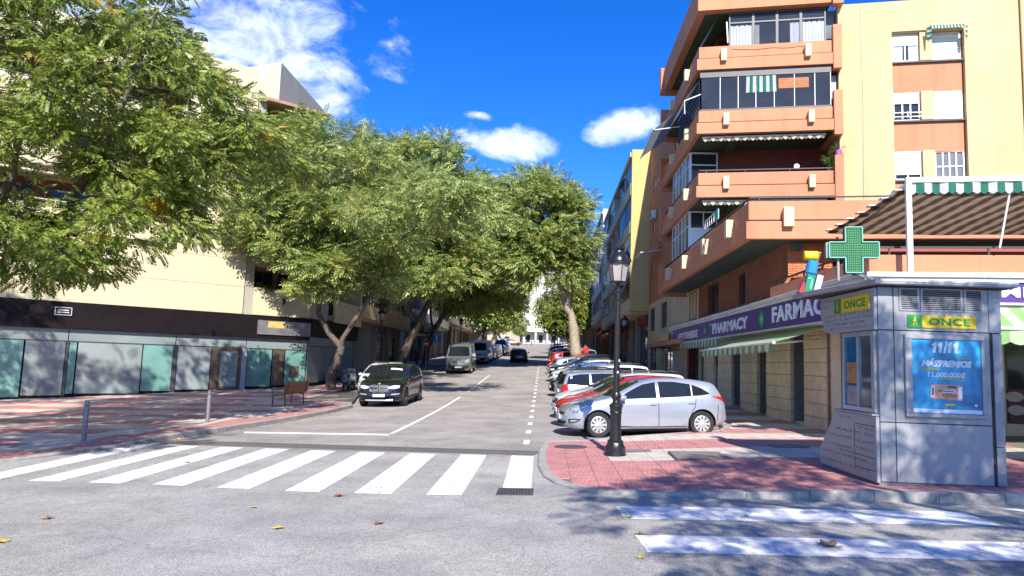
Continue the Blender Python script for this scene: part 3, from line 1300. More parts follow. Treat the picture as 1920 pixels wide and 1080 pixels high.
# the near tree at the left edge of the picture
tree("feather_leaved_tree", "huge dark green tree with yellow tufts filling the upper left corner", (-16.4, 18.6),
     [dict(pts=[(-16.4, 18.6, -.8), (-16.1, 18.5, 1.4), (-15.6, 18.3, 3.6)], r=(.26, .19)),
      dict(**{'from': (-15.6, 18.3, 3.6)}, pts=[(-14.2, 17.8, 4.5), (-12.9, 17.5, 5.4), (-12.0, 17.3, 6.9), (-11.3, 17.2, 8.8), (-10.9, 17.4, 11)], r=(.15, .05)),
      dict(**{'from': (-15.6, 18.3, 3.6)}, pts=[(-15.2, 18.0, 5.5), (-14.6, 17.7, 7.5), (-14.0, 17.5, 10.0)], r=(.15, .05)),
      dict(**{'from': (-12.9, 17.5, 5.4)}, pts=[(-11.4, 17.0, 6.0), (-10.3, 16.8, 6.7), (-9.3, 16.8, 7.4)], r=(.08, .03)),
      dict(**{'from': (-14.0, 17.5, 10.0)}, pts=[(-13.9, 20.5, 10.4), (-13.6, 24.5, 9.4)], r=(.06, .03)),  # added limb reaching back, placed to shade the shop front
      dict(**{'from': (-11.3, 17.2, 8.8)}, pts=[(-10.9, 20.5, 9.8), (-10.5, 24.0, 9.5)], r=(.05, .03)),  # another added back limb, for shade on the forked trunk and pavement
      dict(**{'from': (-14.2, 17.8, 4.5)}, pts=[(-13.4, 16.9, 4.5), (-12.7, 16.4, 4.2)], r=(.06, .025))],
     [((-13.8, 17.6, 9.0), (4.2, 4.2, 3.0)), ((-11.2, 17.2, 8.4), (2.6, 2.8, 2.2)), ((-9.3, 17.0, 7.0), (1.9, 2.2, 1.35)), ((-13.9, 16.8, 6.0), (2.8, 2.6, 1.5)), ((-14.2, 16.2, 4.5), (1.9, 1.8, 1.0)), ((-12.3, 16.2, 4.2), (1.3, 1.2, .8)), ((-8.7, 17.2, 6.0), (1.4, 1.5, .65)),
      ((-10.4, 16.8, 5.7), (1.4, 1.6, .7)), ((-11.4, 16.2, 4.4), (1.6, 1.4, 1.1)), ((-9.7, 16.4, 5.0), (1.2, 1.3, .8)), ((-12.4, 16.0, 4.0), (.8, .8, .6)), ((-10.8, 16.0, 2.9), (.22, .22, .42)), ((-14.4, 18.2, 12.4), (3.7, 3.6, 2.2)), ((-13.7, 24.6, 9.2), (2.5, 2.7, 1.3)), ((-10.5, 24.3, 9.3), (1.9, 2.7, 1.1))],  # last masses, high up and behind, added for the shade they throw
     335, 50, .72, .33, T_FINE, M_LEAF0, M_BARK, 11, shell=.45, droop=.45, flat=.55)
# the forked tree beside the bench
tree("feather_leaved_tree", "forked olive green tree between the wooden bench and the parked motorcycles", (-11.45, 36.4),
     [dict(pts=[(-11.55, 36.4, -.4), (-11.35, 36.4, .9), (-11.0, 36.4, 2.35)], r=(.30, .20)),
      dict(**{'from': (-11.0, 36.4, 2.35)}, pts=[(-11.7, 36.4, 3.0), (-12.3, 36.4, 4.0), (-12.4, 36.4, 5.6), (-12.1, 36.2, 8.0), (-12.6, 36.2, 11.0)], r=(.17, .06)),
      dict(**{'from': (-11.0, 36.4, 2.35)}, pts=[(-10.7, 36.3, 3.2), (-9.9, 36.2, 4.3), (-9.3, 36.1, 5.4), (-9.3, 36.0, 7.5)], r=(.15, .06)),
      dict(**{'from': (-12.4, 36.4, 5.6)}, pts=[(-13.8, 36.2, 7.0), (-15.3, 36.0, 8.3)], r=(.09, .04)),
      dict(**{'from': (-9.3, 36.1, 5.4)}, pts=[(-7.6, 33.6, 7.6), (-5.4, 31.0, 8.5)], r=(.10, .03))],  # long limb added over the road to throw shade on it
     [((-7.2, 37.4, 11.0), (2.2, 2.2, 1.4)), ((-4.6, 30.0, 8.7), (2.7, 2.9, 1.1)), ((-7.4, 31.8, 8.3), (2.1, 2.3, 1.2)), ((-12.6, 36.4, 11.3), (4.0, 3.8, 3.6)), ((-15.4, 36.2, 9.2), (2.5, 2.3, 2.0)), ((-10.0, 36.0, 8.6), (2.4, 2.4, 2.4)), ((-11.2, 35.6, 6.2), (2.0, 1.7, 1.0)), ((-9.4, 35.6, 5.9), (1.6, 1.6, .9)), ((-12.0, 35.6, 5.3), (1.1, 1.1, .6)), ((-13.4, 36, 7.3), (1.6, 1.8, 1.0))],  # leading masses hang over the road, added to shade road and van
     215, 64, 1.05, .55, T_MID, M_LEAF1, M_BARK, 23, G_L, shell=.6, flat=.48)
tree("feather_leaved_tree", "tall olive tree whose dark trunk leans right behind the black parked car", (-11.3, 52.0),
     [dict(pts=[(-11.4, 52, .3), (-10.9, 52, 2.2), (-9.9, 52, 4.4), (-8.9, 52, 6.6)], r=(.36, .22)),
      dict(**{'from': (-8.9, 52, 6.6)}, pts=[(-8.4, 51.8, 9), (-8.8, 51.5, 12), (-9.2, 51.4, 15)], r=(.18, .06)),
      dict(**{'from': (-9.9, 52, 4.4)}, pts=[(-11.0, 51.5, 7), (-12.0, 51.2, 10), (-12.6, 51, 13)], r=(.16, .06))],
     [((-10.4, 51.2, 14.4), (4.4, 4.2, 4.6)), ((-13.2, 51, 12.2), (2.9, 2.8, 2.8)), ((-7.9, 50.8, 11.2), (2.5, 2.6, 2.8)), ((-9.2, 50.2, 7.9), (3.0, 2.4, 1.4)), ((-12.0, 50.6, 9.2), (2.6, 2.4, 1.4)), ((-6.6, 50.6, 7.6), (1.5, 1.6, .9))],
     210, 64, 1.3, .68, T_MID, M_LEAF1, M_BARK, 37, G_L, shell=.6, flat=.48)
tree("feather_leaved_tree", "tree with bent dark trunk on the left pavement by the shop signs", (-11.2, 63.0),
     [dict(pts=[(-11.3, 63, .8), (-11.1, 63, 2.4), (-10.6, 63, 4.4), (-9.2, 63, 6.8)], r=(.30, .2)),
      dict(**{'from': (-9.2, 63, 6.8)}, pts=[(-8.0, 62.8, 9.5), (-7.6, 62.6, 13), (-7.4, 62.5, 16)], r=(.17, .06)),
      dict(**{'from': (-10.6, 63, 4.4)}, pts=[(-11.2, 63, 8), (-11.0, 62, 11)], r=(.12, .05))],
     [((-7.4, 62.6, 14.3), (3.8, 3.8, 5.0)), ((-10.4, 62.5, 12.0), (3.0, 3.0, 3.4)), ((-5.6, 62.2, 9.8), (2.6, 2.6, 2.4)), ((-8.4, 61.8, 8.0), (2.8, 2.4, 1.5)), ((-3.6, 62.0, 11.5), (1.9, 2.0, 2.6)), ((-5.0, 61.8, 8.2), (3.0, 2.2, 2.0))],
     200, 62, 1.4, .78, T_MID, M_LEAF1, M_BARK, 41, G_L, shell=.6, flat=.48)
# the leaning tree among the parked cars on the right
tree("feather_leaved_tree", "tall tree with a pale ribbed leaning trunk among the right-hand parked cars", (2.75, 57.0),
     [dict(pts=[(2.85, 57, .8), (2.2, 57, 2.4), (2.05, 57, 4.2), (1.75, 57, 5.9), (.9, 57, 8.0)], r=(.48, .28)),
      dict(**{'from': (.9, 57, 8.0)}, pts=[(-.2, 57, 10.5), (-1.0, 57, 13.5), (-1.4, 57, 16)], r=(.2, .07)),
      dict(**{'from': (1.75, 57, 5.9)}, pts=[(1.7, 56.8, 8.5), (1.5, 56.8, 11.5), (1.4, 57, 14)], r=(.16, .06))],
     [((-1.5, 57, 14.0), (3.7, 3.7, 4.6)), ((1.3, 57, 12.6), (1.7, 2.3, 3.9)), ((-3.9, 56.6, 10.4), (2.3, 2.6, 2.9)), ((-2.2, 56.4, 9.3), (2.0, 2.2, 1.3)), ((1.2, 57, 9.2), (1.0, 1.6, 1.4))],
     180, 62, 1.3, .72, T_MID, M_LEAF1, M_BARK2, 53, None, shell=.6, knots=.16, flat=.48)
# further up the street
far_src = []
for k, (x, y, h, rx, lean, lab) in enumerate(((-9.3, 88.0, 15.0, 4.6, 1.5, "mid-distance street tree arching over the white vans on the left"),
                                             (2.5, 80.0, 10.4, 2.9, -1.0, "small round bright green tree behind the leaning trunk on the right"))):
    z = zg(x, y)
    far_src.append(tree("street_tree", lab, (x, y),
                        [dict(pts=[(x, y, z - .2), (x + lean * .3, y, z + 2.2), (x + lean, y, z + 4.4)], r=(.3, .18)), dict(**{'from': (x + lean, y, z + 4.4)}, pts=[(x + lean * 1.3, y, z + h * .6)], r=(.16, .06))],
                        [((x + lean * 1.2, y, z + h * .62), (rx, rx, h * .30)), ((x + lean * .5, y, z + h * .45), (rx * .75, rx * .75, h * .17)), ((x + lean * 1.9, y, z + h * .42), (rx * .55, rx * .6, h * .13))],
                        170, 18, 1.0 if k == 0 else .62, .95 if k == 0 else .7, T_FAR, M_LEAF1 if k == 0 else M_LEAF0, M_BARK, 60 + k, None, shell=.4))
for k, (src, x, y, s, rz, lab) in enumerate(((0, -9.6, 112.0, .9, 0.4, "street tree beyond the vans, its dark trunk leaning over the road"), (0, -9.2, 138.0, .9, 3.1, "street tree on the left near the top of the hill"),
                                            (0, -14.5, 184.0, .85, .7, "dark tree at the upper crossing, left of the white tower"), (0, -24.0, 192.0, 1.0, 2.4, "leftmost tree behind the upper crossing"), (0, -8.3, 206.0, .62, 4.4, "tree standing against the left edge of the white tower"),
                                            (1, 3.0, 102.0, 1.1, 2.0, "small green tree further up on the right pavement"), (1, 3.2, 128.0, 1.2, 3.9, "farthest small tree of the right-hand parking row"))):
    o = far_src[src]
    copy_tree(o, Matrix.Translation((x, y, zg(x, y))) @ Matrix.Rotation(rz, 4, 'Z') @ Matrix.Scale(s, 4), label=lab)
# ================================================================== building kit
M_FRAME_W = mat("white_frame", (.72, .72, .70), .45, amt=.05, scale=5)
M_FRAME_D = mat("dark_frame", (.07, .06, .06), .45, amt=.15, scale=5)
M_FRAME_B = mat("brown_frame", (.16, .09, .05), .5, amt=.15, scale=5)
M_PANE = glass_mat("window_glass", (.028, .032, .036), rough=.08, spec=.4)
M_PANE2 = glass_mat("window_glass_pale", (.16, .185, .19), rough=.10, spec=.4)
M_SHUT = mat("roller_shutter", (.66, .64, .60), .6, amt=.06, scale=6, big=.05)
M_SHUT2 = mat("roller_shutter_beige", (.50, .43, .32), .6, amt=.06, scale=6)
M_CURT = mat("curtain_white", (.43, .45, .48), .9, amt=.06, scale=8)
M_METAL = mat("grey_metal", (.30, .30, .31), .4, metal=.6, amt=.1, scale=8)
M_BLACKM = mat("black_metal", (.012, .012, .013), .35, amt=.3, scale=20, spec=.5)
M_AC = mat("aircon_white", (.66, .66, .64), .5, amt=.06)
M_GRILL = mat("dark_grill", (.04, .04, .042), .6)
M_POT = mat("terracotta", (.42, .17, .09), .8, amt=.15)
M_PLANT = leaf_mat("potted_leaves", (.06, .11, .02), (.14, .20, .04), (.18, .22, .05), .65)


def stripe_mats(name, a, b):
    return [mat(name + "_a", a, .85, amt=.08, scale=6, trans=.45), mat(name + "_b", b, .85, amt=.08, scale=6, trans=.45)]


ST_GREEN = stripe_mats("awning_green", (.20, .40, .19), (.66, .74, .62))
ST_TEAL = stripe_mats("awning_teal", (.03, .20, .14), (.62, .66, .62))
ST_LIME = stripe_mats("awning_lime", (.34, .60, .22), (.62, .74, .48))
ST_BROWN = stripe_mats("awning_brown", (.075, .055, .035), (.32, .22, .14))
ST_GREY = stripe_mats("awning_grey", (.12, .13, .13), (.42, .42, .40))
M_CREAMAWN = mat("awning_cream", (.62, .55, .42), .85, amt=.08, trans=.3)
M_REDAWN = mat("awning_red", (.45, .025, .02), .85, amt=.1, trans=.25)
M_TEALAWN = mat("awning_teal_plain", (.06, .20, .17), .85, amt=.1, trans=.25)


def window(parent, Fm, x, z, w, h, y, fm=None, panes=2, pane=None, depth=.07, t=.055, shutter=0.0, sh=None, sill=None, transom=None, bars=False, curtain=False):
    """a framed window whose outer face lies at local y; returns the frame part; panes, shutter, sill are its sub-parts"""
    fm, pane, sh = fm or M_FRAME_W, pane or M_PANE, sh or M_SHUT
    mb = MB(Fm)
    mb.box(x, x + w, y, y + depth, z, z + t).box(x, x + w, y, y + depth, z + h - t, z + h)
    mb.box(x, x + t, y, y + depth, z + t, z + h - t).box(x + w - t, x + w, y, y + depth, z + t, z + h - t)
    pw = (w - 2 * t) / panes
    for k in range(1, panes):
        mb.box(x + t + pw * k - t / 2, x + t + pw * k + t / 2, y + .005, y + depth, z + t, z + h - t)
    if transom:
        mb.box(x + t, x + w - t, y + .008, y + depth, z + h * transom - t / 2, z + h * transom + t / 2)
    f = mb.build("window", fm, parent, world=True)
    for k in range(panes):
        MB(Fm).box(x + t + pw * k + (t / 2 if k else 0), x + t + pw * (k + 1) - (t / 2 if k < panes - 1 else 0), y + depth * .55, y + depth * .8, z + t, z + h - t).build("pane", pane, f, world=True)
    if shutter:
        m2 = MB(Fm)
        n = max(3, int(h * shutter / .075))
        zz = z + h
        for k in range(n):
            dz = h * shutter / n
            m2.box(x + t * .6, x + w - t * .6, y - .012 - .010 * (k % 2 == 0), y + depth * .5, zz - dz + (.006 if k < n - 1 else 0), zz - .006)
            zz -= dz
        m2.build("shutter", sh, f, world=True)
    if curtain:
        m3 = MB(Fm)
        n = 14
        for a, b in ((x + t, x + w * .42), (x + w * .62, x + w - t)):
            ids = []
            for k in range(n + 1):
                xx = a + (b - a) * k / n
                yy = y + depth * .45 - .012 * (1 + math.sin(k * 1.9))
                ids.append((m3.pt((xx, yy, z + t)), m3.pt((xx, yy, z + h - t))))
            for k in range(n):
                m3.face((ids[k][0], ids[k + 1][0], ids[k + 1][1], ids[k][1]))
        m3.build("curtain", M_CURT, f, world=True)
    if sill:
        MB(Fm).box(x - .05, x + w + .05, y - .10, y + depth, z - .06, z - .003).build("sill", sill, f, world=True)
    if bars:
        m4 = MB(Fm)
        for k in range(2):
            m4.box(x - .02, x + w + .04, y - .10, y - .07, z + .12 + .16 * k, z + .15 + .16 * k)
        for xx in (x, x + w * .5, x + w):
            m4.box(xx, xx + .025, y - .095, y + .01, z + .1, z + .34)
        m4.build("guard_rail", fm, f, world=True)
    return f


def striped(mb_pts0, mb_pts1, n, M=None, sag=0.0, rows=6, thick=.012):
    """striped fabric between edge A (two points) and edge B (two points); stripes run from A to B"""
    a0, a1 = Vector(mb_pts0[0]), Vector(mb_pts0[1])
    b0, b1 = Vector(mb_pts1[0]), Vector(mb_pts1[1])
    mb = MB(M)
    for k in range(n):
        mb.mi = k % 2
        prev = None
        for j in range(rows + 1):
            v = j / rows
            p = []
            for u in (k / n, (k + 1) / n):
                q = a0.lerp(a1, u).lerp(b0.lerp(b1, u), v)
                q = q + Vector((0, 0, -sag * 4 * v * (1 - v)))
                p.append(mb.pt(q))
            if prev:
                mb.face((prev[0], prev[1], p[1], p[0]))
            prev = p
    return mb


def valance(a, b, h, n, M=None, scallop=.06):
    a, b = Vector(a), Vector(b)
    mb = MB(M)
    for k in range(n):
        mb.mi = k % 2
        m = 4
        top, bot = [], []
        for j in range(m + 1):
            u = (k + j / m) / n
            q = a.lerp(b, u)
            wob = .015 * math.sin(u * n * 2.1)
            q = q + Vector((0, wob, 0))
            top.append(mb.pt(q))
            bot.append(mb.pt(q + Vector((0, .5 * wob, -h + scallop * (1 - math.sin(math.pi * j / m))))))
        for j in range(m):
            mb.face((bot[j], bot[j + 1], top[j + 1], top[j]))
    return mb


def aircon(parent_label, Fm, x, z, y=-.32, label=None):
    W = Fm @ Matrix.Translation((x, y, z))
    t = thing("air_conditioner", label, "air conditioner", M=W, group="air conditioners on the facades")
    MB().box(-.4, .4, 0, .28, 0, .56).build("casing", M_AC, t, bev=.015)
    MB().lathe([(.2, -.012), (.2, -.002)], 16, (-.12, 0, .28), 'y').build("fan_grille", M_GRILL, t)
    MB().box(-.36, -.33, 0, .32, -.1, 0).box(.33, .36, 0, .32, -.1, 0).build("bracket", M_METAL, t)
    return t


def brick_mat():
    m = bpy.data.materials.new("brick_courses")
    m.use_nodes = True
    nt = m.node_tree
    N, L = nt.nodes.new, nt.links.new
    p = nt.nodes['Principled BSDF']
    p.inputs['Roughness'].default_value = .85
    geo = N('ShaderNodeNewGeometry')
    sep = N('ShaderNodeSeparateXYZ')
    L(geo.outputs['Position'], sep.inputs[0])
    ad = N('ShaderNodeMath')
    ad.operation = 'ADD'
    L(sep.outputs[0], ad.inputs[0])
    L(sep.outputs[1], ad.inputs[1])
    cb = N('ShaderNodeCombineXYZ')
    L(ad.outputs[0], cb.inputs[0])
    L(sep.outputs[2], cb.inputs[1])
    br = N('ShaderNodeTexBrick')
    br.inputs['Color1'].default_value = (.33, .105, .05, 1)
    br.inputs['Color2'].default_value = (.24, .075, .04, 1)
    br.inputs['Mortar'].default_value = (.15, .075, .05, 1)
    br.inputs['Scale'].default_value = 1.0
    br.inputs['Mortar Size'].default_value = .012
    br.inputs['Brick Width'].default_value = .26
    br.inputs['Row Height'].default_value = .075
    L(cb.outputs[0], br.inputs['Vector'])
    n = N('ShaderNodeTexNoise')
    n.inputs['Scale'].default_value = 1.5
    n.inputs['Detail'].default_value = 6
    L(geo.outputs['Position'], n.inputs['Vector'])
    r = N('ShaderNodeMapRange')
    r.inputs['To Min'].default_value = .75
    r.inputs['To Max'].default_value = 1.25
    L(n.outputs['Fac'], r.inputs['Value'])
    s = N('ShaderNodeVectorMath')
    s.operation = 'SCALE'
    L(br.outputs['Color'], s.inputs[0])
    L(r.outputs[0], s.inputs['Scale'])
    L(s.outputs[0], p.inputs['Base Color'])
    b = N('ShaderNodeBump')
    b.inputs['Strength'].default_value = .6
    b.inputs['Distance'].default_value = .01
    b.invert = True
    L(br.outputs['Fac'], b.inputs['Height'])
    L(b.outputs[0], p.inputs['Normal'])
    return m


M_BRICKW = brick_mat()
M_BRICK = mat("single_brick", (.50, .17, .065), .85, amt=.2, scale=20, rand=.2, bump=.3, bscale=120)
M_MORTAR = mat("mortar", (.22, .12, .08), .95, amt=.2, scale=30)
# ================================================================== the orange corner building with the pharmacy
M_ORANGE = mat("orange_render", (.55, .222, .112), .8, amt=.05, scale=2.2, big=.10, bump=.15, bscale=40, streak=.16, stain=((.36, .13, .07), .7, .3, .58))
M_YELLOW = mat("yellow_render", (.58, .41, .215), .85, amt=.05, scale=1.8, big=.08, bump=.15, bscale=40, streak=.10, stain=((.50, .30, .13), 1.1, .4, .58))
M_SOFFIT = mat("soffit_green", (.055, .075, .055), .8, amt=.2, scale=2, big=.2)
M_MAROON = mat("maroon_wall", (.17, .036, .026), .8, amt=.15, scale=3)
M_BRACKET = mat("bracket_cream", (.66, .54, .33), .8, amt=.08, scale=5)
M_BEIGE = mat("beige_render", (.58, .46, .27), .85, amt=.08, scale=2, big=.12, bump=.2, streak=.15)
M_BEIGE2 = mat("brownish_render", (.42, .16, .065), .85, amt=.12, scale=2, big=.15, bump=.2, bscale=60, streak=.15)
M_STONE = mat("travertine", (.60, .49, .34), .6, amt=.14, scale=5, big=.14, rand=.07, bump=.25, bscale=25, stain=((.42, .34, .23), 3.0, .6, .5))
M_JAMB = mat("grey_jamb", (.17, .17, .165), .6, amt=.12, scale=4)
M_PURPLE = mat("purple_sign", (.075, .030, .20), .4, amt=.10, scale=2, big=.1)
M_LETTER = mat("letter_white", (.72, .74, .74), .5, amt=.05)
M_TRIM = mat("white_trim", (.62, .62, .59), .6, amt=.08, scale=4, streak=.2)
M_RAIL = mat("dark_rail", (.05, .035, .03), .5)

RS = frame((5.8, 27.6, 0), -90)          # street side: local x = 27.6 - y
RF = frame((5.8, 27.6, 0), -8.5)         # front
TF = frame((5.8, 20.55, 0), -8.5)        # front of the first-floor terrace
PF = frame((6.5, 14.72, 0), -8.5)        # front of the pharmacy canopy
SF = frame((7.1, 17.95, 0), -8.5)        # shop front
corner = thing("apartment_building", "orange and yellow corner apartment block with wraparound balconies above the purple pharmacy", "building", (7.1, 27.6, zg(7.1, 27.6)))


def W(fr, x, y):
    p = fr @ Vector((x, y, 0))
    return (p.x, p.y)


def part(name, mb, m, parent=None, **k):
    return mb.build(name, m, parent or corner, world=True, **k)


# --- walls
part("wall", MB().prism([(7.9, 52.4), (7.9, 35.99), (7.1, 35.99), (7.1, 29.9), W(RF, 5.3, 2.2), W(RF, 5.3, 12), (22, 40), (22, 52.4)], 5.8, 16.5), M_MAROON)
part("brick_wall", walls(MB(frame((7.42, 36.0, 0), -90)), -16.4, 0, 6.4, 18.5, 0, .4, [(-15.2, -14.2, 14.6, 15.8), (-15.2, -14.2, 11.6, 12.8), (-15.2, -14.2, 8.6, 9.8), (-6.2, -5.0, 14.6, 15.8), (-6.2, -5, 11.6, 12.8), (-6.2, -5, 8.6, 9.8)]), M_BEIGE2)
for x in (-15.2, -6.2):
    for z in (14.6, 11.6, 8.6):
        window(corner, frame((7.42, 36.0, 0), -90), x, z, 1.0 if x < -10 else 1.2, 1.2, .12, M_FRAME_W, 2, shutter=.4 if z > 12 else 0)
bw = frame((7.38, 36.0, 0), -90)
part("beige_wall", walls(MB(bw), -16.4, 0, -.5, 6.39, 0, .4, [(-15.6, -13.2, 4.35, 6.0), (-10.6, -8.2, 4.35, 6.0), (-10.4, -6.4, 2.9, 3.9), (-15.8, -12.2, .2, 3.3), (-9.8, -3.2, .2, 2.9)]), M_BEIGE)
window(corner, bw, -15.6, 4.35, 2.4, 1.65, .1, M_FRAME_D, 3, transom=.5)
window(corner, bw, -10.6, 4.35, 2.4, 1.65, .1, M_FRAME_D, 3, transom=.5)
window(corner, bw, -10.4, 2.9, 4.0, 1.0, .1, M_FRAME_D, 4)
window(corner, bw, -15.8, .2, 3.6, 3.1, .15, M_FRAME_D, 2, transom=.75)
# roller door and grey side door of the shop next to the pharmacy
rd = MB(bw)
for k in range(22):
    rd.box(-6.4, -3.3, .10 + .02 * (k % 2), .18, .45 + .108 * k, .45 + .108 * k + .10)
part("roller_door", rd, mat("roller_grey", (.40, .42, .46), .5, amt=.08))
window(corner, bw, -9.7, .4, 3.1, 2.4, .12, M_FRAME_W, 3, M_PANE)
part("shop_canopy", MB(bw).box(-9.9, 2.2, -1.05, 0.0, 3.02, 3.26), M_ORANGE, bev=.01)
part("shop_sign", MB(bw).box(-4.6, -1.2, -1.10, -1.056, 3.28, 3.6), mat("peach_sign", (.62, .36, .16), .6))
part("wall_box", MB().prism([(7.1, 33.5), (7.1, 35.98), (9, 35.98), (9, 33.5)], 2.95, 6.38), M_BEIGE)
part("entrance", MB().prism([(8.2, 33.5), (8.2, 35.98), (9, 35.98), (9, 33.5)], -.3, 2.94), M_MAROON)
part("entrance_column", MB().box(7.05, 7.4, 35.6, 35.95, 0, 2.94), mat("column_red", (.11, .02, .02), .5))
sw = frame((7.1, 33.5, 0), -90)          # local x = 33.5 - y
part("brick_wall", walls(MB(sw), 0, 12.44, 3.86, 5.8, 0, .35, [(1.9, 3.9, 4.25, 5.55), (7.0, 7.9, 4.25, 5.4)]), M_BRICKW)
window(corner, sw, 1.9, 4.25, 2.0, 1.3, .14, M_FRAME_D, 2)
window(corner, sw, 7.0, 4.25, .9, 1.15, .14, M_FRAME_D, 1)
window(corner, frame((7.1, 35.98, 0), -90), .45, 4.2, 1.5, 1.4, -.02, M_FRAME_D, 2)
# pier of real bricks at the corner
pier = part("brick_pier", MB().prism([(7.1, 21.05), W(frame((7.1, 21.05, 0), -8.5), 1.25, 0), W(frame((7.1, 21.05, 0), -8.5), 1.25, .6), (7.1, 21.7)], 3.86, 5.82), M_MORTAR)
pf = frame((7.1, 21.05, 0), -8.5)
bm_full = MB().box(0, .236, -.02, .03, 0, .062).mesh("brick", M_BRICK)
bm_half = MB().box(0, .112, -.02, .03, 0, .062).mesh("brick", M_BRICK)
for r_ in range(26):
    x = 0.0
    z = 3.87 + .0745 * r_
    first = r_ % 2
    while x < 1.22:
        half = (first and x == 0.0) or x + .236 > 1.25
        L_ = .112 if half else .236
        if x + L_ > 1.26:
            break
        link("brick", bm_half if half else bm_full, pier, WM[pier.name].inverted() @ pf @ Matrix.Translation((x, random.uniform(-.004, .003), z)))
        x += L_ + .012
# dark back wall of the mezzanine terrace and what stands under the big terrace
part("back_wall", MB().prism([(7.45, 24.5), W(SF, 14, 5.5), W(SF, 14, 6.0), (7.45, 25.0)], 3.86, 5.7), M_MAROON)
part("gutter", MB(frame((8.0, 20.35, 0), -8.5)).box(-.1, 9, -.12, .0, 5.28, 5.36).box(-.1, 9, -.20, -.12, 5.31, 5.40), mat("gutter_red", (.32, .06, .04), .5))
part("downpipe", MB().tube([(7.75, 20.3, 5.3), (7.7, 20.5, 4.95), (7.12, 20.9, 4.65), (7.0, 21.0, 4.4), (7.0, 21.0, 3.9)], .055, 8), mat("pipe_orange", (.50, .22, .12), .6))
# --- yellow block with the recessed window column
yb = MB(RF)
walls(yb, 5.35, 15.0, 5.7, 16.45, .15, .8, [(7.3, 9.85, 5.9, 15.2)])
yb.box(5.35, 5.7, .8, 11.0, 5.7, 16.45).box(5.7, 15.0, .8, 11, 16.2, 16.44)
part("yellow_wall", yb, M_YELLOW)
part("recess_back", MB(RF).box(7.3, 9.85, .44, .60, 5.9, 15.2), M_YELLOW)
for z0, z1 in ((12.68, 14.0), (10.35, 11.62), (7.95, 9.27), (6.0, 6.9)):
    part("orange_panel", MB(RF).box(7.302, 9.80, .34, .437, z0, z1), M_ORANGE)
    part("panel_sill", MB(RF).box(7.30, 9.82, .24, .34, z1 - .05, z1 + .012), M_RAIL)
for zc in (14.02, 11.64, 9.29, 6.92):
    part("mullion_pier", MB(RF).box(8.32, 8.74, .22, .437, zc, zc + 1.14), M_YELLOW)
window(corner, RF, 7.34, 14.03, .97, 1.12, .34, M_FRAME_W, 2, shutter=.42, curtain=True)
window(corner, RF, 8.76, 14.03, 1.03, 1.12, .34, M_FRAME_W, 2, shutter=.98)
window(corner, RF, 7.34, 11.65, .97, 1.12, .34, M_FRAME_W, 3, shutter=.40, bars=True)
window(corner, RF, 8.76, 11.65, 1.03, 1.12, .34, M_FRAME_W, 2, shutter=.98)
window(corner, RF, 7.34, 9.30, .97, 1.12, .34, M_FRAME_W, 2, shutter=.82)
window(corner, RF, 8.76, 9.30, 1.03, 1.12, .34, M_FRAME_W, 4, M_PANE2, transom=.45)
window(corner, RF, 7.34, 6.93, .97, 1.12, .34, M_FRAME_W, 2, shutter=.6)
window(corner, RF, 8.76, 6.93, 1.03, 1.12, .34, M_FRAME_W, 2, shutter=.6)
part("lintel", MB(RF).box(7.32, 9.84, .2, .437, 15.16, 15.199), M_YELLOW)


# --- balconies
def ring(fs, ff, far, right, out, inn, z0, z1):
    """L-shaped band round the street corner: far end on the street side, right end on the front"""
    A, B = (lambda o: (W(fs, -far, o))), (lambda o: W(ff, right, o))

    def cor(o):                                      # corner of the two offset lines
        p, q = fs @ Vector((0, o, 0)), ff @ Vector((0, o, 0))
        d, e = fs.to_3x3() @ Vector((1, 0, 0)), ff.to_3x3() @ Vector((1, 0, 0))
        den = d.x * e.y - d.y * e.x
        t = ((q.x - p.x) * e.y - (q.y - p.y) * e.x) / den
        return (p.x + d.x * t, p.y + d.y * t)
    return MB().prism([A(out), cor(out), B(out), B(inn), cor(inn), A(inn)], z0, z1)


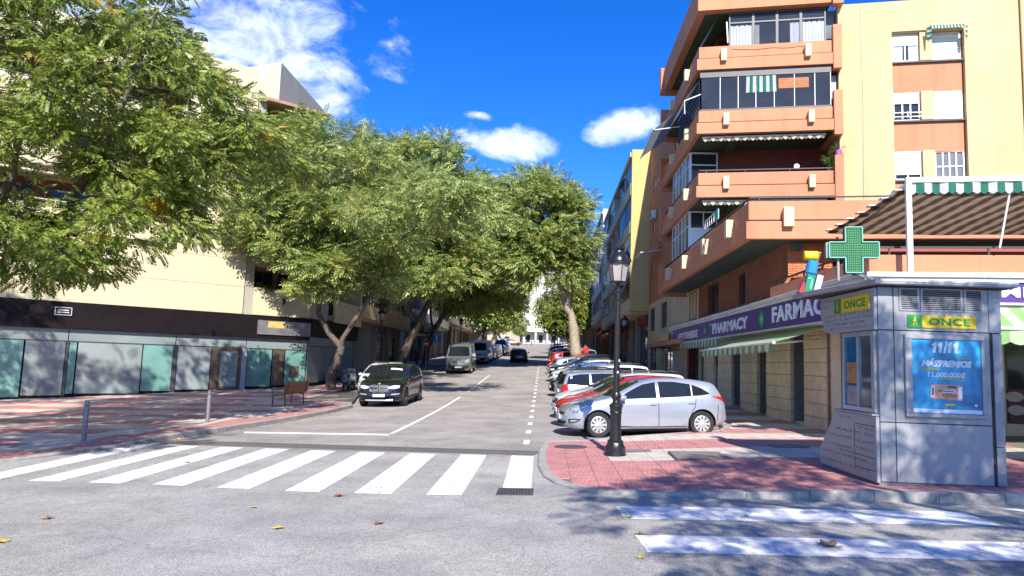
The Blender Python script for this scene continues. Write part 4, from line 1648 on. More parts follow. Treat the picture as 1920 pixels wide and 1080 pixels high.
def balcony(fs, ff, z0, z1, far, right, front_br, side_br, slab_back, bw=.22, pier_r=True, rail=True):
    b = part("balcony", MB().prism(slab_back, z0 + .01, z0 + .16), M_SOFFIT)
    h = z1 - z0
    ring(fs, ff, far, right, 0, .14, z0 + h * .51, z1).build("parapet_band", M_ORANGE, b, world=True, bev=.012)
    ring(fs, ff, far, right, -.09, .10, z0, z0 + h * .46).build("parapet_band", M_ORANGE, b, world=True, bev=.012)
    ring(fs, ff, far, right, .03, .10, z0 + h * .46, z0 + h * .51).build("parapet_joint", M_RAIL, b, world=True)
    for x in front_br:
        MB(ff).box(x, x + bw, -.26, -.0905, z0 + h * .30, z0 + h * .80).box(x + .001, x + bw - .001, -.0904, -.003, z0 + h * .462, z0 + h * .798).build("bracket", M_BRACKET, b, world=True, bev=.01)
    for x in side_br:
        MB(fs).box(-x, -x + bw, -.26, -.0905, z0 + h * .30, z0 + h * .80).box(-x + .001, -x + bw - .001, -.0904, -.003, z0 + h * .462, z0 + h * .798).build("bracket", M_BRACKET, b, world=True, bev=.01)
    if pier_r:
        MB(ff).box(right, right + .32, -.14, .148, z0 - .2, z0 + 1.6).build("end_pier", M_ORANGE, b, world=True, bev=.012)
        MB(ff).box(right + .02, right + .30, .15, 2.2, z0 - .14, z0 + .18).build("beam", M_ORANGE, b, world=True)
    MB(fs).box(-far - .30, -far, -.2, 1.2, z0 - .2, z0 + 1.5).build("end_pier", M_ORANGE, b, world=True, bev=.012)
    MB(fs).box(-far - .30, -far + .0, .1, 1.25, z0 - .22, z0 - .19).build("beam", M_ORANGE, b, world=True)
    if rail:
        r_ = MB()
        rp = ring(fs, ff, far, right, .04, .10, z1 + .10, z1 + .14)
        r_ = rp
        for x in (.3, right * .35, right * .68, right - .2):
            r_.M = ff
            r_.box(x, x + .03, .05, .09, z1, z1 + .10)
        for x in (.8, 2.6, 4.4, 6.2):
            r_.M = fs
            r_.box(-x, -x + .03, .05, .09, z1, z1 + .10)
        r_.build("railing", M_RAIL, b, world=True)
    # soffit beam running back
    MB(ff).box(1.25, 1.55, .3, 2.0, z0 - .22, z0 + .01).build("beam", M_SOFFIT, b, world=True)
    return b


upper_slab = [W(RS, -8.35, .06), W(RS, 0, .06), W(RF, 5.3, .06), W(RF, 5.3, 2.6), (7.4, 29.9), (7.4, 35.95)]
b5 = balcony(RS, RF, 13.92, 14.93, 8.35, 5.1, (.85, 4.05), (1.9, 5.4), upper_slab, rail=False)
b6 = balcony(RS, RF, 11.24, 12.22, 8.35, 5.1, (.95, 4.15), (1.8, 5.4), upper_slab, rail=False)
b7 = balcony(RS, RF, 8.62, 9.64, 8.35, 5.1, (.95, 4.15), (1.9, 5.4), upper_slab)
b4 = balcony(frame((5.8, 20.55, 0), -90), TF, 5.67, 6.82, 15.3, 11.0, (.95, 5.2), (1.85, 5.3, 9.2, 13.1), [W(frame((5.8, 20.55, 0), -90), -15.3, .06), (5.86, 20.6), W(TF, 11, .06), W(TF, 11, 7.0), (7.4, 29.9), (7.4, 35.8)], bw=.28, pier_r=False)
# thick roof slab
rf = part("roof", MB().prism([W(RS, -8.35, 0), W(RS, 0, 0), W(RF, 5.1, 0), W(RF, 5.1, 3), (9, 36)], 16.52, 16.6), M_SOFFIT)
ring(RS, RF, 8.35, 5.1, -.06, .3, 16.47, 17.7).build("roof_edge", M_ORANGE, rf, world=True, bev=.012)
MB(RF).box(5.1, 5.5, -.2, .149, 16.35, 17.75).build("roof_end", M_ORANGE, rf, world=True, bev=.012)
MB(RS).box(-8.7, -8.35, -.25, 1.2, 16.3, 17.72).build("roof_end", M_ORANGE, rf, world=True, bev=.012)
# third floor (top): dark framed windows with curtains
win = None
for k, (a, b_) in enumerate(((1.2, 2.15), (2.15, 3.07), (3.07, 3.98), (3.98, 4.92))):
    w_ = window(corner, RF, a, 14.97, b_ - a, 1.45, .22, M_FRAME_D, 1, M_PANE, t=.05)
    MB(RF).box(a + .05, b_ - .05, .225, .28, 15.97, 16.03).build("transom", M_FRAME_D, w_, world=True)
    cu = MB(RF)
    rng = {0: (a + .05, b_ - .06), 1: (a + .06, a + .24), 2: (b_ - .42, b_ - .06), 3: (a + .06, b_ - .06)}[k]
    n = 26
    ids = []
    for j in range(n + 1):
        x = rng[0] + (rng[1] - rng[0]) * j / n
        y = .235 - .022 * math.sin(j * 1.7)
        ids.append((cu.pt((x, y, 15.03)), cu.pt((x - .0 * j, y, 15.86 + .02 * math.sin(j)))))
    for j in range(n):
        cu.face((ids[j][0], ids[j + 1][0], ids[j + 1][1], ids[j][1]))
    cu.build("curtain", M_CURT, w_, world=True)
part("glass_screen", MB(RF).box(4.93, 5.3, .5, .53, 14.95, 16.4), M_PANE2)
# second floor: frameless glass round the balcony
gx = [0.10, .84, 1.54, 2.22, 2.92, 3.68, 4.44, 5.02]
for k in range(7):
    g = part("glass_panel", MB(RF).box(gx[k] + .012, gx[k + 1] - .012, .05, .07, 12.30, 13.62), M_PANE)
    MB(RF).box(gx[k + 1] - .012, gx[k + 1] + .012, .035, .08, 12.28, 13.62).build("edge_strip", M_FRAME_W, g, world=True)
part("glass_rail", MB(RF).box(.05, 5.05, .02, .10, 12.23, 12.29).box(.05, 5.05, .02, .10, 13.63, 13.9), M_FRAME_D)
bl = striped(((1.86, .035, 13.60), (2.98, .035, 13.60)), ((1.84, .035, 12.93), (3.0, .035, 12.93)), 9, RF)
part("striped_blind", bl, [ST_TEAL[1], ST_TEAL[0]])
bb = MB(RF)
for k in range(14):
    bb.box(3.08, 4.22, .03 + .006 * (k % 2), .045, 13.05 + .03 * k, 13.076 + .03 * k)
part("bamboo_blind", bb, mat("bamboo", (.42, .17, .07), .8, amt=.2, scale=20))
part("white_curtain", MB(RF).box(5.06, 5.3, .35, .37, 12.6, 13.6), M_CURT)
for k in range(5):
    part("glass_panel", MB(RS).box(-4.9 + .95 * k, -4.9 + .95 * k + .92, .06, .08, 12.30, 13.55), M_PANE)
# glazed enclosures on the street side of the first two floors
for fs, z0, h, y0, low in ((RS, 9.66, 1.5, 2.15, False), (RS, 6.95, 1.62, 2.2, True)):
    e = part("enclosure", MB(fs).box(-y0 - 4.0, -y0 - .01, .16, 1.25, z0 + h - .02, z0 + h + .02), M_FRAME_W)
    for k in range(5):
        window(corner, fs, -y0 - 4.0 + .8 * k, z0, .79, h, .06, M_FRAME_W, 1, M_PANE2 if k % 2 else M_PANE, t=.045, transom=.62)
    ef = frame((5.86, 27.6 + y0, 0), 0)
    if low:
        part("panel", MB(ef).box(.05, 1.22, .0, .05, z0 - .15, z0 + h * .52), M_FRAME_W)
        window(corner, ef, .05, z0 + h * .52, 1.17, h * .48, 0, M_FRAME_W, 2)
    else:
        window(corner, ef, .05, z0 - .1, 1.17, h + .1, 0, M_FRAME_W, 1, transom=.66)
# --- pharmacy ground floor
part("shop_core", MB().prism([(7.62, 33.5), (7.62, 18.5), W(SF, 14, .7), W(SF, 14, 9), (12, 33.5)], -.2, 3.84), M_JAMB)
ps = frame((7.1, 17.95, 0), -90)         # local x = 17.95 - y (negative going up the street)
bays = [(-1.88, -.14), (-5.25, -2.95), (-8.35, -6.25), (-11.7, -9.55), (-14.4, -12.45), (-15.5, -15.2)]
zb = .30
for a, b_ in bays:
    for k in range(8):
        g = .006
        part("stone_panel", MB(ps).box(a + g, b_ - g, random.uniform(-.004, .004), .10, zb + .36 * k + g, zb + .36 * (k + 1) - g), M_STONE)
    part("wall", MB(ps).box(a, b_, .10, .52, -.1, 3.3), M_JAMB)
part("plinth", MB(ps).box(-15.5, -.14, -.012, .099, -.3, .298), M_STONE)
for a, b_ in ((-2.95, -1.88), (-6.25, -5.25), (-9.55, -8.35), (-15.2, -14.4)):
    part("door_step", MB(ps).box(a + .01, b_ - .01, .11, .5, .1, .42), M_STONE)
    d = part("door", MB(ps).box(a + .03, b_ - .03, .44, .50, .43, 3.2), M_FRAME_D)
    MB(ps).box(a + .12, b_ - .12, .425, .438, .55, 3.05).build("pane", M_PANE, d, world=True)
window(corner, ps, -12.42, 1.9, .82, .85, .12, M_FRAME_D, 1)
part("infill", MB(ps).box(-12.45, -11.7, .16, .5, -.1, 1.88), M_STONE)
part("wall_poster", MB(ps).box(-7.1, -6.9, -.014, -.005, 2.55, 2.8), mat("poster_red", (.45, .05, .04), .6))
part("downpipe", MB(ps).tube([(-.06, -.04, .3), (-.06, -.04, 3.2)], .035, 8), M_FRAME_B)
part("vent_cover", MB(ps).box(-5.6, -5.42, -.02, -.013, .34, .5), M_GRILL)
# shop front facing the crossing (mostly behind the kiosk)
part("wall", MB(SF).box(-.0, .495, .0, .5, -.2, 3.0), M_STONE)
part("pillar", MB(SF).box(3.7, 3.895, 0, .3, -.2, 2.74), M_STONE)
part("lintel", MB(SF).box(.5, 14, .2, .5, 2.75, 3.0), M_STONE)
window(corner, SF, .5, .5, 1.5, 2.25, .12, M_FRAME_D, 1, M_PANE)
window(corner, SF, 2.0, .5, 1.7, 2.25, .12, M_FRAME_D, 1, M_PANE)
window(corner, SF, 3.95, .8, 3.2, 1.95, .12, M_FRAME_D, 2, M_PANE)
part("sill_wall", MB(SF).box(3.9, 14, 0, .3, -.2, .78), M_STONE)
part("display", MB(SF).box(3.99, 5.5, .10, .118, .86, 1.6), mat("display_maroon", (.12, .012, .015), .5))
ov = MB(SF)
for cx_, cz_ in ((4.12, 1.42), (4.16, 1.1), (4.75, 1.25)):
    ov.prism_y([(cx_ + .2 * math.cos(2 * math.pi * k / 20), cz_ + .12 * math.sin(2 * math.pi * k / 20)) for k in range(20)], .092, .099)
part("display_ovals", ov, mat("display_oval", (.42, .38, .36), .6))
part("display", MB(SF).box(4.45, 4.8, .10, .118, 1.85, 2.15), M_FRAME_W)
pp = MB(SF)
for k in range(3):
    for j in range(2):
        pp.box(.62 + .33 * j, .62 + .33 * j + .28, .10, .118, 1.15 + .42 * k, 1.15 + .42 * k + .36)
part("posters", pp, mat("paper_white", (.62, .62, .66), .7, amt=.1))
part("poster", MB(SF).box(.62, 1.0, .10, .118, 2.42, 2.72), mat("paper_white", (.62, .62, .66), .7))
# canopy slab, white trim, mezzanine parapet
def fr2(o):
    return W(PF, 14, o)


cs = part("canopy", MB().prism([(6.55, 33.45), (6.55, 14.78), fr2(.05), W(SF, 14, 0), (7.1, 17.95), (7.1, 33.45)], 3.02, 3.84), M_TRIM)
MB().prism([(6.55, 38.0), (6.55, 33.46), (7.09, 33.46), (7.09, 38.0)], 3.30, 3.84).build("canopy_end", M_TRIM, cs, world=True)
PS = frame((6.5, 14.72, 0), -90)
ring(PS, PF, 23.3, 14, -.10, .5, 3.845, 3.95).build("trim", M_TRIM, cs, world=True, bev=.01)
ring(PS, PF, 23.3, 14, -.05, .45, 3.76, 3.84).build("trim", M_TRIM, cs, world=True)
q = frame((6.78, 15.05, 0), -90)
qf = frame((6.78, 15.05, 0), -8.5)
mz = part("mezzanine_parapet", ring(q, qf, 6.65, 13.5, 0, .14, 3.955, 4.38), M_ORANGE, bev=.01)
rl = ring(q, qf, 6.65, 13.5, .04, .09, 4.53, 4.57)
rl.M = qf
for x in (.4, 2.3, 4.2, 6.1):
    rl.box(x, x + .035, .045, .085, 4.38, 4.53)
rl.M = q
for x in (1.5, 4.0, 6.3):
    rl.box(-x, -x + .035, .045, .085, 4.38, 4.53)
rl.build("railing", M_RAIL, mz, world=True)
# --- sign boards (things of their own)
sg = thing("pharmacy_sign", "long purple sign board reading APOTHEKE PHARMACY FARMACIA along the street side", "sign", (6.5, 26, 3.1))
MB().box(6.49, 6.545, 14.75, 36.9, 3.06, 3.755).build("board", M_PURPLE, sg, world=True)
MB().box(6.478, 6.549, 14.75, 36.9, 3.03, 3.058).build("edge", M_TRIM, sg, world=True)
for txt, ya, yb_, za, zb_, ofs in (("APOTHEKE", 35.4, 30.75, 3.19, 3.52, .03), ("PHARMACY", 27.95, 23.1, 3.2, 3.6, .03), ("FARMACIA", 20.55, 15.7, 3.22, 3.68, .03)):
    fr = frame((6.49, (ya + yb_) / 2, (za + zb_) / 2), -90)
    text_mb(txt, ya - yb_, zb_ - za, .03, ofs, 0, fr, 1.05).build("lettering", M_LETTER, sg, world=True)
M_CROSSG = mat("emblem_green", (.02, .16, .07), .5)
M_CROSSB = mat("emblem_bright", (.10, .50, .25), .5)
for yc, rad in ((29.3, .22), (21.6, .28)):
    MB(frame((6.49, yc, 3.4), -90)).prism_y([(rad * math.cos(2 * math.pi * k / 24), rad * math.sin(2 * math.pi * k / 24)) for k in range(24)], -.012, 0).build("emblem", M_CROSSG, sg, world=True)
    c_ = rad * .6
    MB(frame((6.49, yc, 3.4), -90)).box(-c_, c_, -.018, -.0125, -c_ * .3, c_ * .3).box(-c_ * .3, c_ * .3, -.018, -.0125, c_ * .3001, c_).box(-c_ * .3, c_ * .3, -.018, -.0125, -c_, -c_ * .3001).build("emblem_cross", M_CROSSB, sg, world=True)
sc = MB(frame((6.49, 27.6, 3.56), -90))
for k in range(7):
    sc.tube([(-.9 + .22 * k, -.02, .05 + .05 * math.sin(k * 2)), (-.78 + .22 * k, -.02, -.02 + .04 * math.sin(k * 3.1))], .014, 5)
sc.build("graffiti", M_LETTER, sg, world=True)
sg2 = thing("pharmacy_sign", "purple sign board right of the kiosk with white letters MEG", "sign", (9.5, 14.3, 3.3))
MB(PF).box(.02, 13.9, -.012, .045, 3.36, 3.755).build("board", M_PURPLE, sg2, world=True)
MB(PF).box(.02, 13.9, -.02, .0, 3.31, 3.355).build("edge", M_TRIM, sg2, world=True)
fm_ = PF @ Matrix.Translation((3.03, -.012, 3.565))
text_mb("MEG", .95, .21, .02, .03, 0, fm_, 1.05).build("lettering", M_LETTER, sg2, world=True)
# --- awnings of the pharmacy
aw = thing("awning", "open pale green awning with striped valance over the pharmacy doors", "awning", (6.5, 21.5, 2.8))
striped(((6.98, 26.6, 3.0), (6.98, 17.7, 3.0)), ((5.55, 25.7, 2.48), (5.55, 17.6, 2.54)), 45, sag=.02).build("fabric", ST_LIME, aw, world=True)
valance((5.54, 25.7, 2.45), (5.54, 17.6, 2.51), .22, 27).build("valance", ST_GREEN, aw, world=True)
MB().tube([(5.55, 25.75, 2.48), (5.55, 17.5, 2.54)], .04, 8).build("front_bar", M_TRIM, aw, world=True)
MB().tube([(6.98, 26.7, 2.97), (6.98, 17.7, 2.97)], .05, 8).build("roller", M_TRIM, aw, world=True)
for y in (18.6, 24.6):
    MB().tube([(7.05, y, 2.70), (6.3, y - .55, 2.60), (5.57, y, 2.50)], .025, 6).build("arm", M_TRIM, aw, world=True)
aw = thing("awning", "rolled-up green striped awning under the APOTHEKE lettering", "awning", (6.6, 31, 2.9))
valance((6.44, 34.8, 3.0), (6.44, 26.9, 3.0), .30, 27).build("valance", ST_GREEN, aw, world=True)
MB().tube([(6.5, 34.9, 3.02), (6.5, 26.85, 3.02)], .06, 8).build("roller", M_TRIM, aw, world=True)
aw = thing("awning", "bright lime striped awning hanging right of the kiosk", "awning", (10, 14.2, 2.9))
striped(((.1, .1, 3.3), (13, .1, 3.3)), ((.1, -.75, 2.80), (13, -.75, 2.80)), 60, PF).build("fabric", ST_LIME, aw, world=True)
valance((.1, -.76, 2.76), (13, -.76, 2.76), .28, 40, PF).build("valance", ST_LIME, aw, world=True)
MB(PF).tube([(.05, -.75, 2.79), (13, -.75, 2.79)], .035, 8).build("front_bar", M_TRIM, aw, world=True)
# --- pharmacy cross
cr = thing("pharmacy_cross", "big green pharmacy cross with rows of light dots on the canopy corner", "pharmacy sign", M=frame((6.08, 14.15, 4.32), -9))
a_, b_ = .16, .47
plus = [(-a_, -b_), (a_, -b_), (a_, -a_), (b_, -a_), (b_, a_), (a_, a_), (a_, b_), (-a_, b_), (-a_, a_), (-b_, a_), (-b_, -a_), (-a_, -a_)]
MB().prism_y(plus, 0, .2).build("case", mat("cross_case", (.006, .055, .03), .5), cr)
rim = MB()
for k in range(12):
    p, q2 = plus[k], plus[(k + 1) % 12]
    rim.bar((p[0] * .985, -.012, p[1] * .985), (q2[0] * .985, -.012, q2[1] * .985), .022)
rim.build("rim", mat("cross_rim", (.16, .48, .36), .4), cr)
dots = MB()
for i in range(-12, 13):
    for j in range(-12, 13):
        x, z = i * .0355, j * .0355
        if (abs(x) < a_ - .02 or abs(z) < a_ - .02) and abs(x) < b_ - .03 and abs(z) < b_ - .03:
            dots.box(x - .010, x + .010, -.010, -.0005, z - .010, z + .010, 'k')
dots.build("light_dots", mat("cross_dots", (.045, .32, .11), .4, emit=((.03, .6, .12), .06)), cr, kind='stuff')
MB().box(-.515, -.475, .03, .17, -.16, .16).box(-.30, -.26, .06, .14, -.62, -.12).bar((-.5, .1, 0), (-.4, .1, 0), .06).build("bracket", M_METAL, cr)
MB().bar((.05, .12, -.47), (.05, .12, -.36 - .11), .05).bar((0, .12, -.47), (.45, .55, -.5), .05).build("stay", M_METAL, cr)
# --- white pergola frame and the striped sun sail
pg = thing("pergola_frame", "white steel frame rising from the canopy and carrying the striped sun sail", "frame", (7.4, 14.25, 3.95))
gf = frame((7.4, 14.6, 0), -8.5)
MB(gf).box(-.05, .05, -.05, .05, 3.95, 5.84).build("post", M_FRAME_W, pg, world=True)
MB(gf).box(-.05, 7, -.05, .05, 5.845, 5.95).build("beam", M_FRAME_W, pg, world=True)
MB(gf).tube([(1.75, .2, 4.5), (1.95, .05, 5.84)], .02, 6).build("strut", M_FRAME_W, pg, world=True)
MB(gf).box(-.03, .03, .051, 5.4, 5.80, 5.86).build("beam", M_FRAME_W, pg, world=True)
MB(gf).box(6.9, 7.0, -.05, .05, 3.95, 5.844).build("post", M_FRAME_W, pg, world=True)
sl = thing("awning", "brown striped sun sail slung in folds above the first floor terrace", "awning", (9, 16.5, 5.6))
sm = MB(gf)
ns, nr = 44, 48
for k in range(ns):
    sm.mi = k % 2
    prev = None
    for j in range(nr + 1):
        v = j / nr
        p = []
        for u in (k / ns, (k + 1) / ns):
            x = -.12 - .5 * v + 6.9 * u + .9 * v * u
            y = .10 + 4.2 * v
            z = 5.70 - .10 * v - .016 * math.sin(v * math.pi * 6.5) ** 2 - .05 * math.sin(math.pi * u) + .010 * math.sin(23 * u + 9 * v)
            p.append(sm.pt((x, y, z)))
        if prev:
            sm.face((prev[0], prev[1], p[1], p[0]))
        prev = p
sm.build("fabric", ST_BROWN, sl, world=True, smooth=True)
valance((.0, -.02, 5.83), (6.9, -.02, 5.83), .24, 46, gf, .05).build("valance", [ST_TEAL[1], ST_TEAL[0]], sl, world=True)
for j in range(7):
    v = (j + .02) / 6.5
    if v < 1:
        MB(gf).box(-.22 - .5 * v, .10 - .5 * v, .10 + 4.2 * v - .02, .10 + 4.2 * v + .22, 5.715 - .10 * v, 5.74 - .10 * v).build('hem', M_FRAME_W, sl, world=True)

# --- small things on the balconies
va = thing("awning", "small green and white striped awning curled round the top right window", "awning", M=RF @ Matrix.Translation((9.2, 0, 15.2)))
ac = MB()
n = 22
for k in range(n):
    ac.mi = k % 2
    a0, a1 = -.62 + 1.24 * k / n, -.62 + 1.24 * (k + 1) / n
    for h0, h1, y0, y1 in ((.12, .06, .12, -.08), (.06, -.10, -.08, -.14)):
        ac.poly([(a0, y1, h1 + .01 * math.sin(k * 2.3)), (a1, y1, h1 + .01 * math.sin((k + 1) * 2.3)), (a1, y0, h0), (a0, y0, h0)])
ac.build("fabric", [ST_TEAL[0], ST_TEAL[1]], va)
sd_ = MB()
for s, dx in ((-1, -.62), (1, .62)):
    for k in range(6):
        sd_.mi = k % 2
        sd_.poly([(dx - .06 * s, -.12, -.10 * k), (dx + .10 * s, -.02, -.10 * k), (dx + .09 * s - .02 * k * s * .5, -.02, -.10 * (k + 1)), (dx - .05 * s + .02 * s * k, -.12, -.10 * (k + 1))])
sd_.build("side_flaps", [ST_TEAL[0], ST_TEAL[1]], va)
fa = thing("awning", "grey striped awning folded along the side of the top balcony", "awning", (5.9, 28.5, 15.8))
striped(((6.6, 27.9, 16.35), (6.6, 29.6, 16.35)), ((5.9, 27.75, 15.1), (5.9, 29.5, 15.1)), 15).build("fabric", ST_GREY, fa, world=True)
MB().bar((6.95, 27.75, 16.1), (7.0, 27.75, 15.2), .05).build("arm", M_FRAME_W, fa, world=True)
fa = thing("awning", "striped side awning with white arm hung along the glazed middle balcony", "awning", (5.6, 29.5, 13.2))
striped(((5.95, 31.0, 13.75), (5.95, 27.8, 13.75)), ((5.25, 31.0, 12.75), (5.25, 27.8, 12.75)), 20).build("fabric", [ST_TEAL[1], ST_GREY[0]], fa, world=True)
MB().tube([(5.95, 27.75, 13.0), (5.25, 27.75, 12.7), (5.3, 27.9, 12.2)], .025, 6).build("arm", M_FRAME_W, fa, world=True)
fa = thing("awning", "long grey awning reaching out at the far end of the middle balcony", "awning", (5.2, 34, 13))
striped(((5.75, 35.9, 13.7), (5.75, 31.4, 13.7)), ((4.55, 35.9, 12.75), (4.55, 31.4, 12.75)), 26).build("fabric", ST_GREY, fa, world=True)
MB().tube([(5.75, 31.4, 12.9), (4.6, 31.4, 12.72)], .025, 6).tube([(4.55, 36, 12.74), (4.55, 31.3, 12.74)], .03, 6).build("arm", M_FRAME_W, fa, world=True)
fp = thing("flower_pot", "purple pot with trailing plant on the right end of the open balcony", "flower pot", M=RF @ Matrix.Translation((5.25, 0.0, 10.22)))
MB().lathe([(.09, 0), (.13, .2), (.14, .22), (.11, .2)], 14).build("pot", mat("pot_purple", (.40, .10, .35), .6), fp)
link("foliage", leaves_mesh("foliage", np.array([[-.05, .05, .25], [-.35, .3, .0], [-.25, .15, -.15]]), np.array([0, 0, 0.]), 40, .18, .16, T_MID, M_PLANT, 5), fp)
tb = thing("round_ornament", "small round white plate on the railing of the open balcony", "ornament", M=RF @ Matrix.Translation((3.75, .1, 9.86)))
MB().lathe([(.02, -.02), (.10, -.015), (.11, 0), (.02, .015)], 16, axis='y').build("plate", M_FRAME_W, tb)
MB().tube([(0, 0, -.1), (0, 0, 0)], .012, 6).build("stand", M_FRAME_W, tb)
dr_ = thing("drying_rack", "white clothes rack leaning out over the first floor side balcony", "clothes rack", (5.9, 25.2, 6.9))
mb = MB()
for k in range(7):
    mb.tube([(5.75, 24.0 + .35 * k, 7.05), (5.75, 24.0 + .35 * k, 7.35)], .012, 5)
mb.tube([(5.75, 24.0, 7.35), (5.75, 26.1, 7.35)], .015, 5).tube([(5.75, 24.0, 7.05), (5.75, 26.1, 7.05)], .015, 5)
mb.build("frame", M_FRAME_W, dr_, world=True)
MB().box(5.70, 5.73, 23.9, 24.35, 6.98, 7.36).build("cloth", mat("cloth_teal", (.12, .40, .34), .9), dr_, world=True)
aircon(None, frame((7.42, 36.0, 0), -90), -13.5, 12.4, label="white air conditioner high on the brown wall beyond the orange balconies")
ba = thing("awning", "pale awning jutting from the brown wall between orange and yellow buildings", "awning", (6.6, 42, 12))
striped(((7.4, 49.6, 10.1), (7.4, 46.8, 10.1)), ((6.0, 49.6, 9.5), (6.0, 46.8, 9.5)), 12).build("fabric", [M_CREAMAWN, M_CREAMAWN], ba, world=True)
MB().tube([(7.4, 46.8, 9.7), (6.0, 46.8, 9.48)], .025, 6).tube([(6.0, 49.7, 9.49), (6.0, 46.7, 9.49)], .03, 6).build("arm", M_FRAME_W, ba, world=True)
ba = copy_tree(ba, WM[ba.name] @ Matrix.Translation((0, -8.6, 3.0)), label="upper pale awning on the brown wall just past the orange balconies")
for z_, lab, ly in ((11.13, "rolled awning with a scalloped brown edge under the glazed middle balcony", .12), (8.50, "rolled awning with a pale scalloped edge under the open balcony", .12)):
    ra = thing("awning", lab, "awning", M=RF @ Matrix.Translation((2.5, ly, z_)))
    valance((-2.3, 0, 0), (2.3, 0, 0), .16, 30, None, .06).build("valance", [M_CREAMAWN, ST_BROWN[1]], ra)
    MB().tube([(-2.35, .04, .02), (2.35, .04, .02)], .045, 8).build("roller", M_TRIM, ra)
cb = MB(RF)
cb.tube([(1.3 + .25 * k, -.012, 14.72 + .022 * math.sin(k * 1.3) + (.05 if k in (0, 12) else 0)) for k in range(13)], .008, 5)
part("cable", cb, mat("cable_red", (.25, .05, .03), .7))
part("cable", MB(RF).tube([(6.2, .13, 16.3), (6.22, .13, 12.4), (6.18, .13, 9.2), (6.2, .13, 6.2)], .010, 5), M_METAL)
part("downpipe", MB(RF).tube([(11.8, .08, 16.3), (11.8, .08, 5.8)], .05, 8), M_YELLOW)
# ================================================================== left corner building with the closed shop front
M_CREAM = mat("cream_render", (.62, .53, .34), .85, amt=.05, scale=1.6, big=.08, bump=.15, bscale=40, streak=.10, stain=((.44, .36, .22), .9, .35, .58))
M_GREYB = mat("grey_beige_render", (.40, .36, .29), .85, amt=.08, scale=2, big=.12, bump=.2, streak=.2)
M_BAND = mat("dark_fascia", (.010, .006, .007), .55, amt=.3, scale=1.5, spec=.2)
M_GTEAL = mat("teal_glass", (.15, .30, .26), .12, amt=.18, scale=.9, big=.1, spec=.6)
M_GGREY = mat("papered_glass", (.25, .285, .275), .14, amt=.16, scale=.8, big=.1, spec=.6, stain=((.40, .40, .42), .7, .5, .55))
M_GSTRIP = mat("green_grey_glass", (.22, .26, .25), .16, amt=.14, scale=.6, big=.1, spec=.6)
M_BRONZE = mat("bronze_frame", (.15, .11, .075), .4, metal=.4, amt=.15, scale=5)
LF = frame((-19.81, 32.97, 0), 42.65)
LS = frame((-13.6, 38.70, 0), 90)
SL = 8.44
lb = thing("apartment_building", "cream corner apartment block above the closed shop front with teal glass", "building", (-15, 40, zg(-15, 40)))


def lpart(name, mb, m, parent=None, **k):
    return mb.build(name, m, parent or lb, world=True, **k)


def gz(s):
    p = LF @ Vector((s, 0, 0))
    return zg(p.x, p.y) + .12


# shop front panels: (from, to, material)
pan = [(-12.0, -9.4, M_GGREY), (-9.35, -6.6, M_GTEAL), (-6.55, -4.75, M_GTEAL), (-4.7, -3.16, M_GGREY), (-3.02, -2.72, M_GTEAL), (-2.68, .03, M_GGREY), (.06, 1.42, M_GTEAL), (1.64, 3.24, M_GGREY), (5.10, 6.43, M_GTEAL), (6.47, 7.13, M_BRONZE), (7.17, 8.38, M_GTEAL)]
for a, b_, m in pan:
    z0 = min(gz(a), gz(b_)) + .16
    lpart("glass_panel", MB(LF).box(a + .012, b_ - .012, .02, .05, z0, 2.05), m)
    lpart("bottom_rail", MB(LF).box(a + .01, b_ - .01, 0, .08, z0 - .22, z0 - .002), M_BAND)
for a, b_ in ((-12, -6), (-5.98, -3.1), (-3.08, 1.5), (1.52, 5.0), (5.02, 8.42)):
    lpart("glass_strip", MB(LF).box(a + .01, b_ - .01, .02, .05, 2.09, 2.60), M_GSTRIP)
lpart("shop_frame", MB(LF).box(-12, 8.4, -.005, .07, 2.052, 2.088).box(1.43, 1.63, 0, .07, -.6, 2.05).box(-3.15, -3.03, 0, .10, -.8, 2.05), M_FRAME_D)
lpart("door_frame", MB(LF).box(3.26, 3.62, -.03, .08, -.4, 2.05).box(3.62, 4.70, -.03, .08, 1.96, 2.05).box(4.70, 4.80, -.03, .08, -.4, 2.05), M_BRONZE)
dd = lpart("door", MB(LF).box(3.64, 4.69, .0, .06, gz(4.2) + .02, 1.95), M_BRONZE)
MB(LF).box(3.74, 4.59, -.006, -.001, gz(4.2) + .2, 1.85).build("pane", M_GGREY, dd, world=True)
MB(LF).bar((3.80, -.05, .60), (4.25, -.05, .66), .03).build("handle", M_METAL, dd, world=True)
lpart("frame_post", MB(LF).box(4.81, 5.07, .0, .06, -.4, 2.05), mat("pale_frame", (.36, .40, .40), .4))
lpart("plaque", MB(LF).box(7.45, 7.98, -.02, .018, .55, 1.18), M_BRONZE)
lpart("backing", MB(LF).box(-16, SL - .1, .09, .5, -1.6, 3.86), M_BAND)
lpart("fascia", MB(LF).box(-16, SL, -.18, .088, 2.64, 3.86), M_BAND, bev=.01)
lpart("fascia_trim", MB(LF).box(-16, SL, -.14, .085, 2.602, 2.638), M_FRAME_D)
# street side of the shop front
for k, (a, b_, m) in enumerate(((.06, 2.2, M_GGREY), (2.24, 4.6, M_GGREY), (4.64, 6.9, M_GGREY), (6.94, 9.2, M_GTEAL))):
    z0 = zg(-13.6, 38.7 + a) + .3
    lpart("glass_panel", MB(LS).box(a, b_, .02, .05, z0, 2.3), m)
    lpart("glass_strip", MB(LS).box(a, b_, .02, .05, 2.34, 2.86), M_GSTRIP)
lpart("backing", MB(LS).box(.1, 9.6, .09, .5, -1, 3.86), M_BAND)
lpart("fascia", MB(LS).box(.02, 9.6, -.15, .088, 2.9, 3.86), M_BAND)
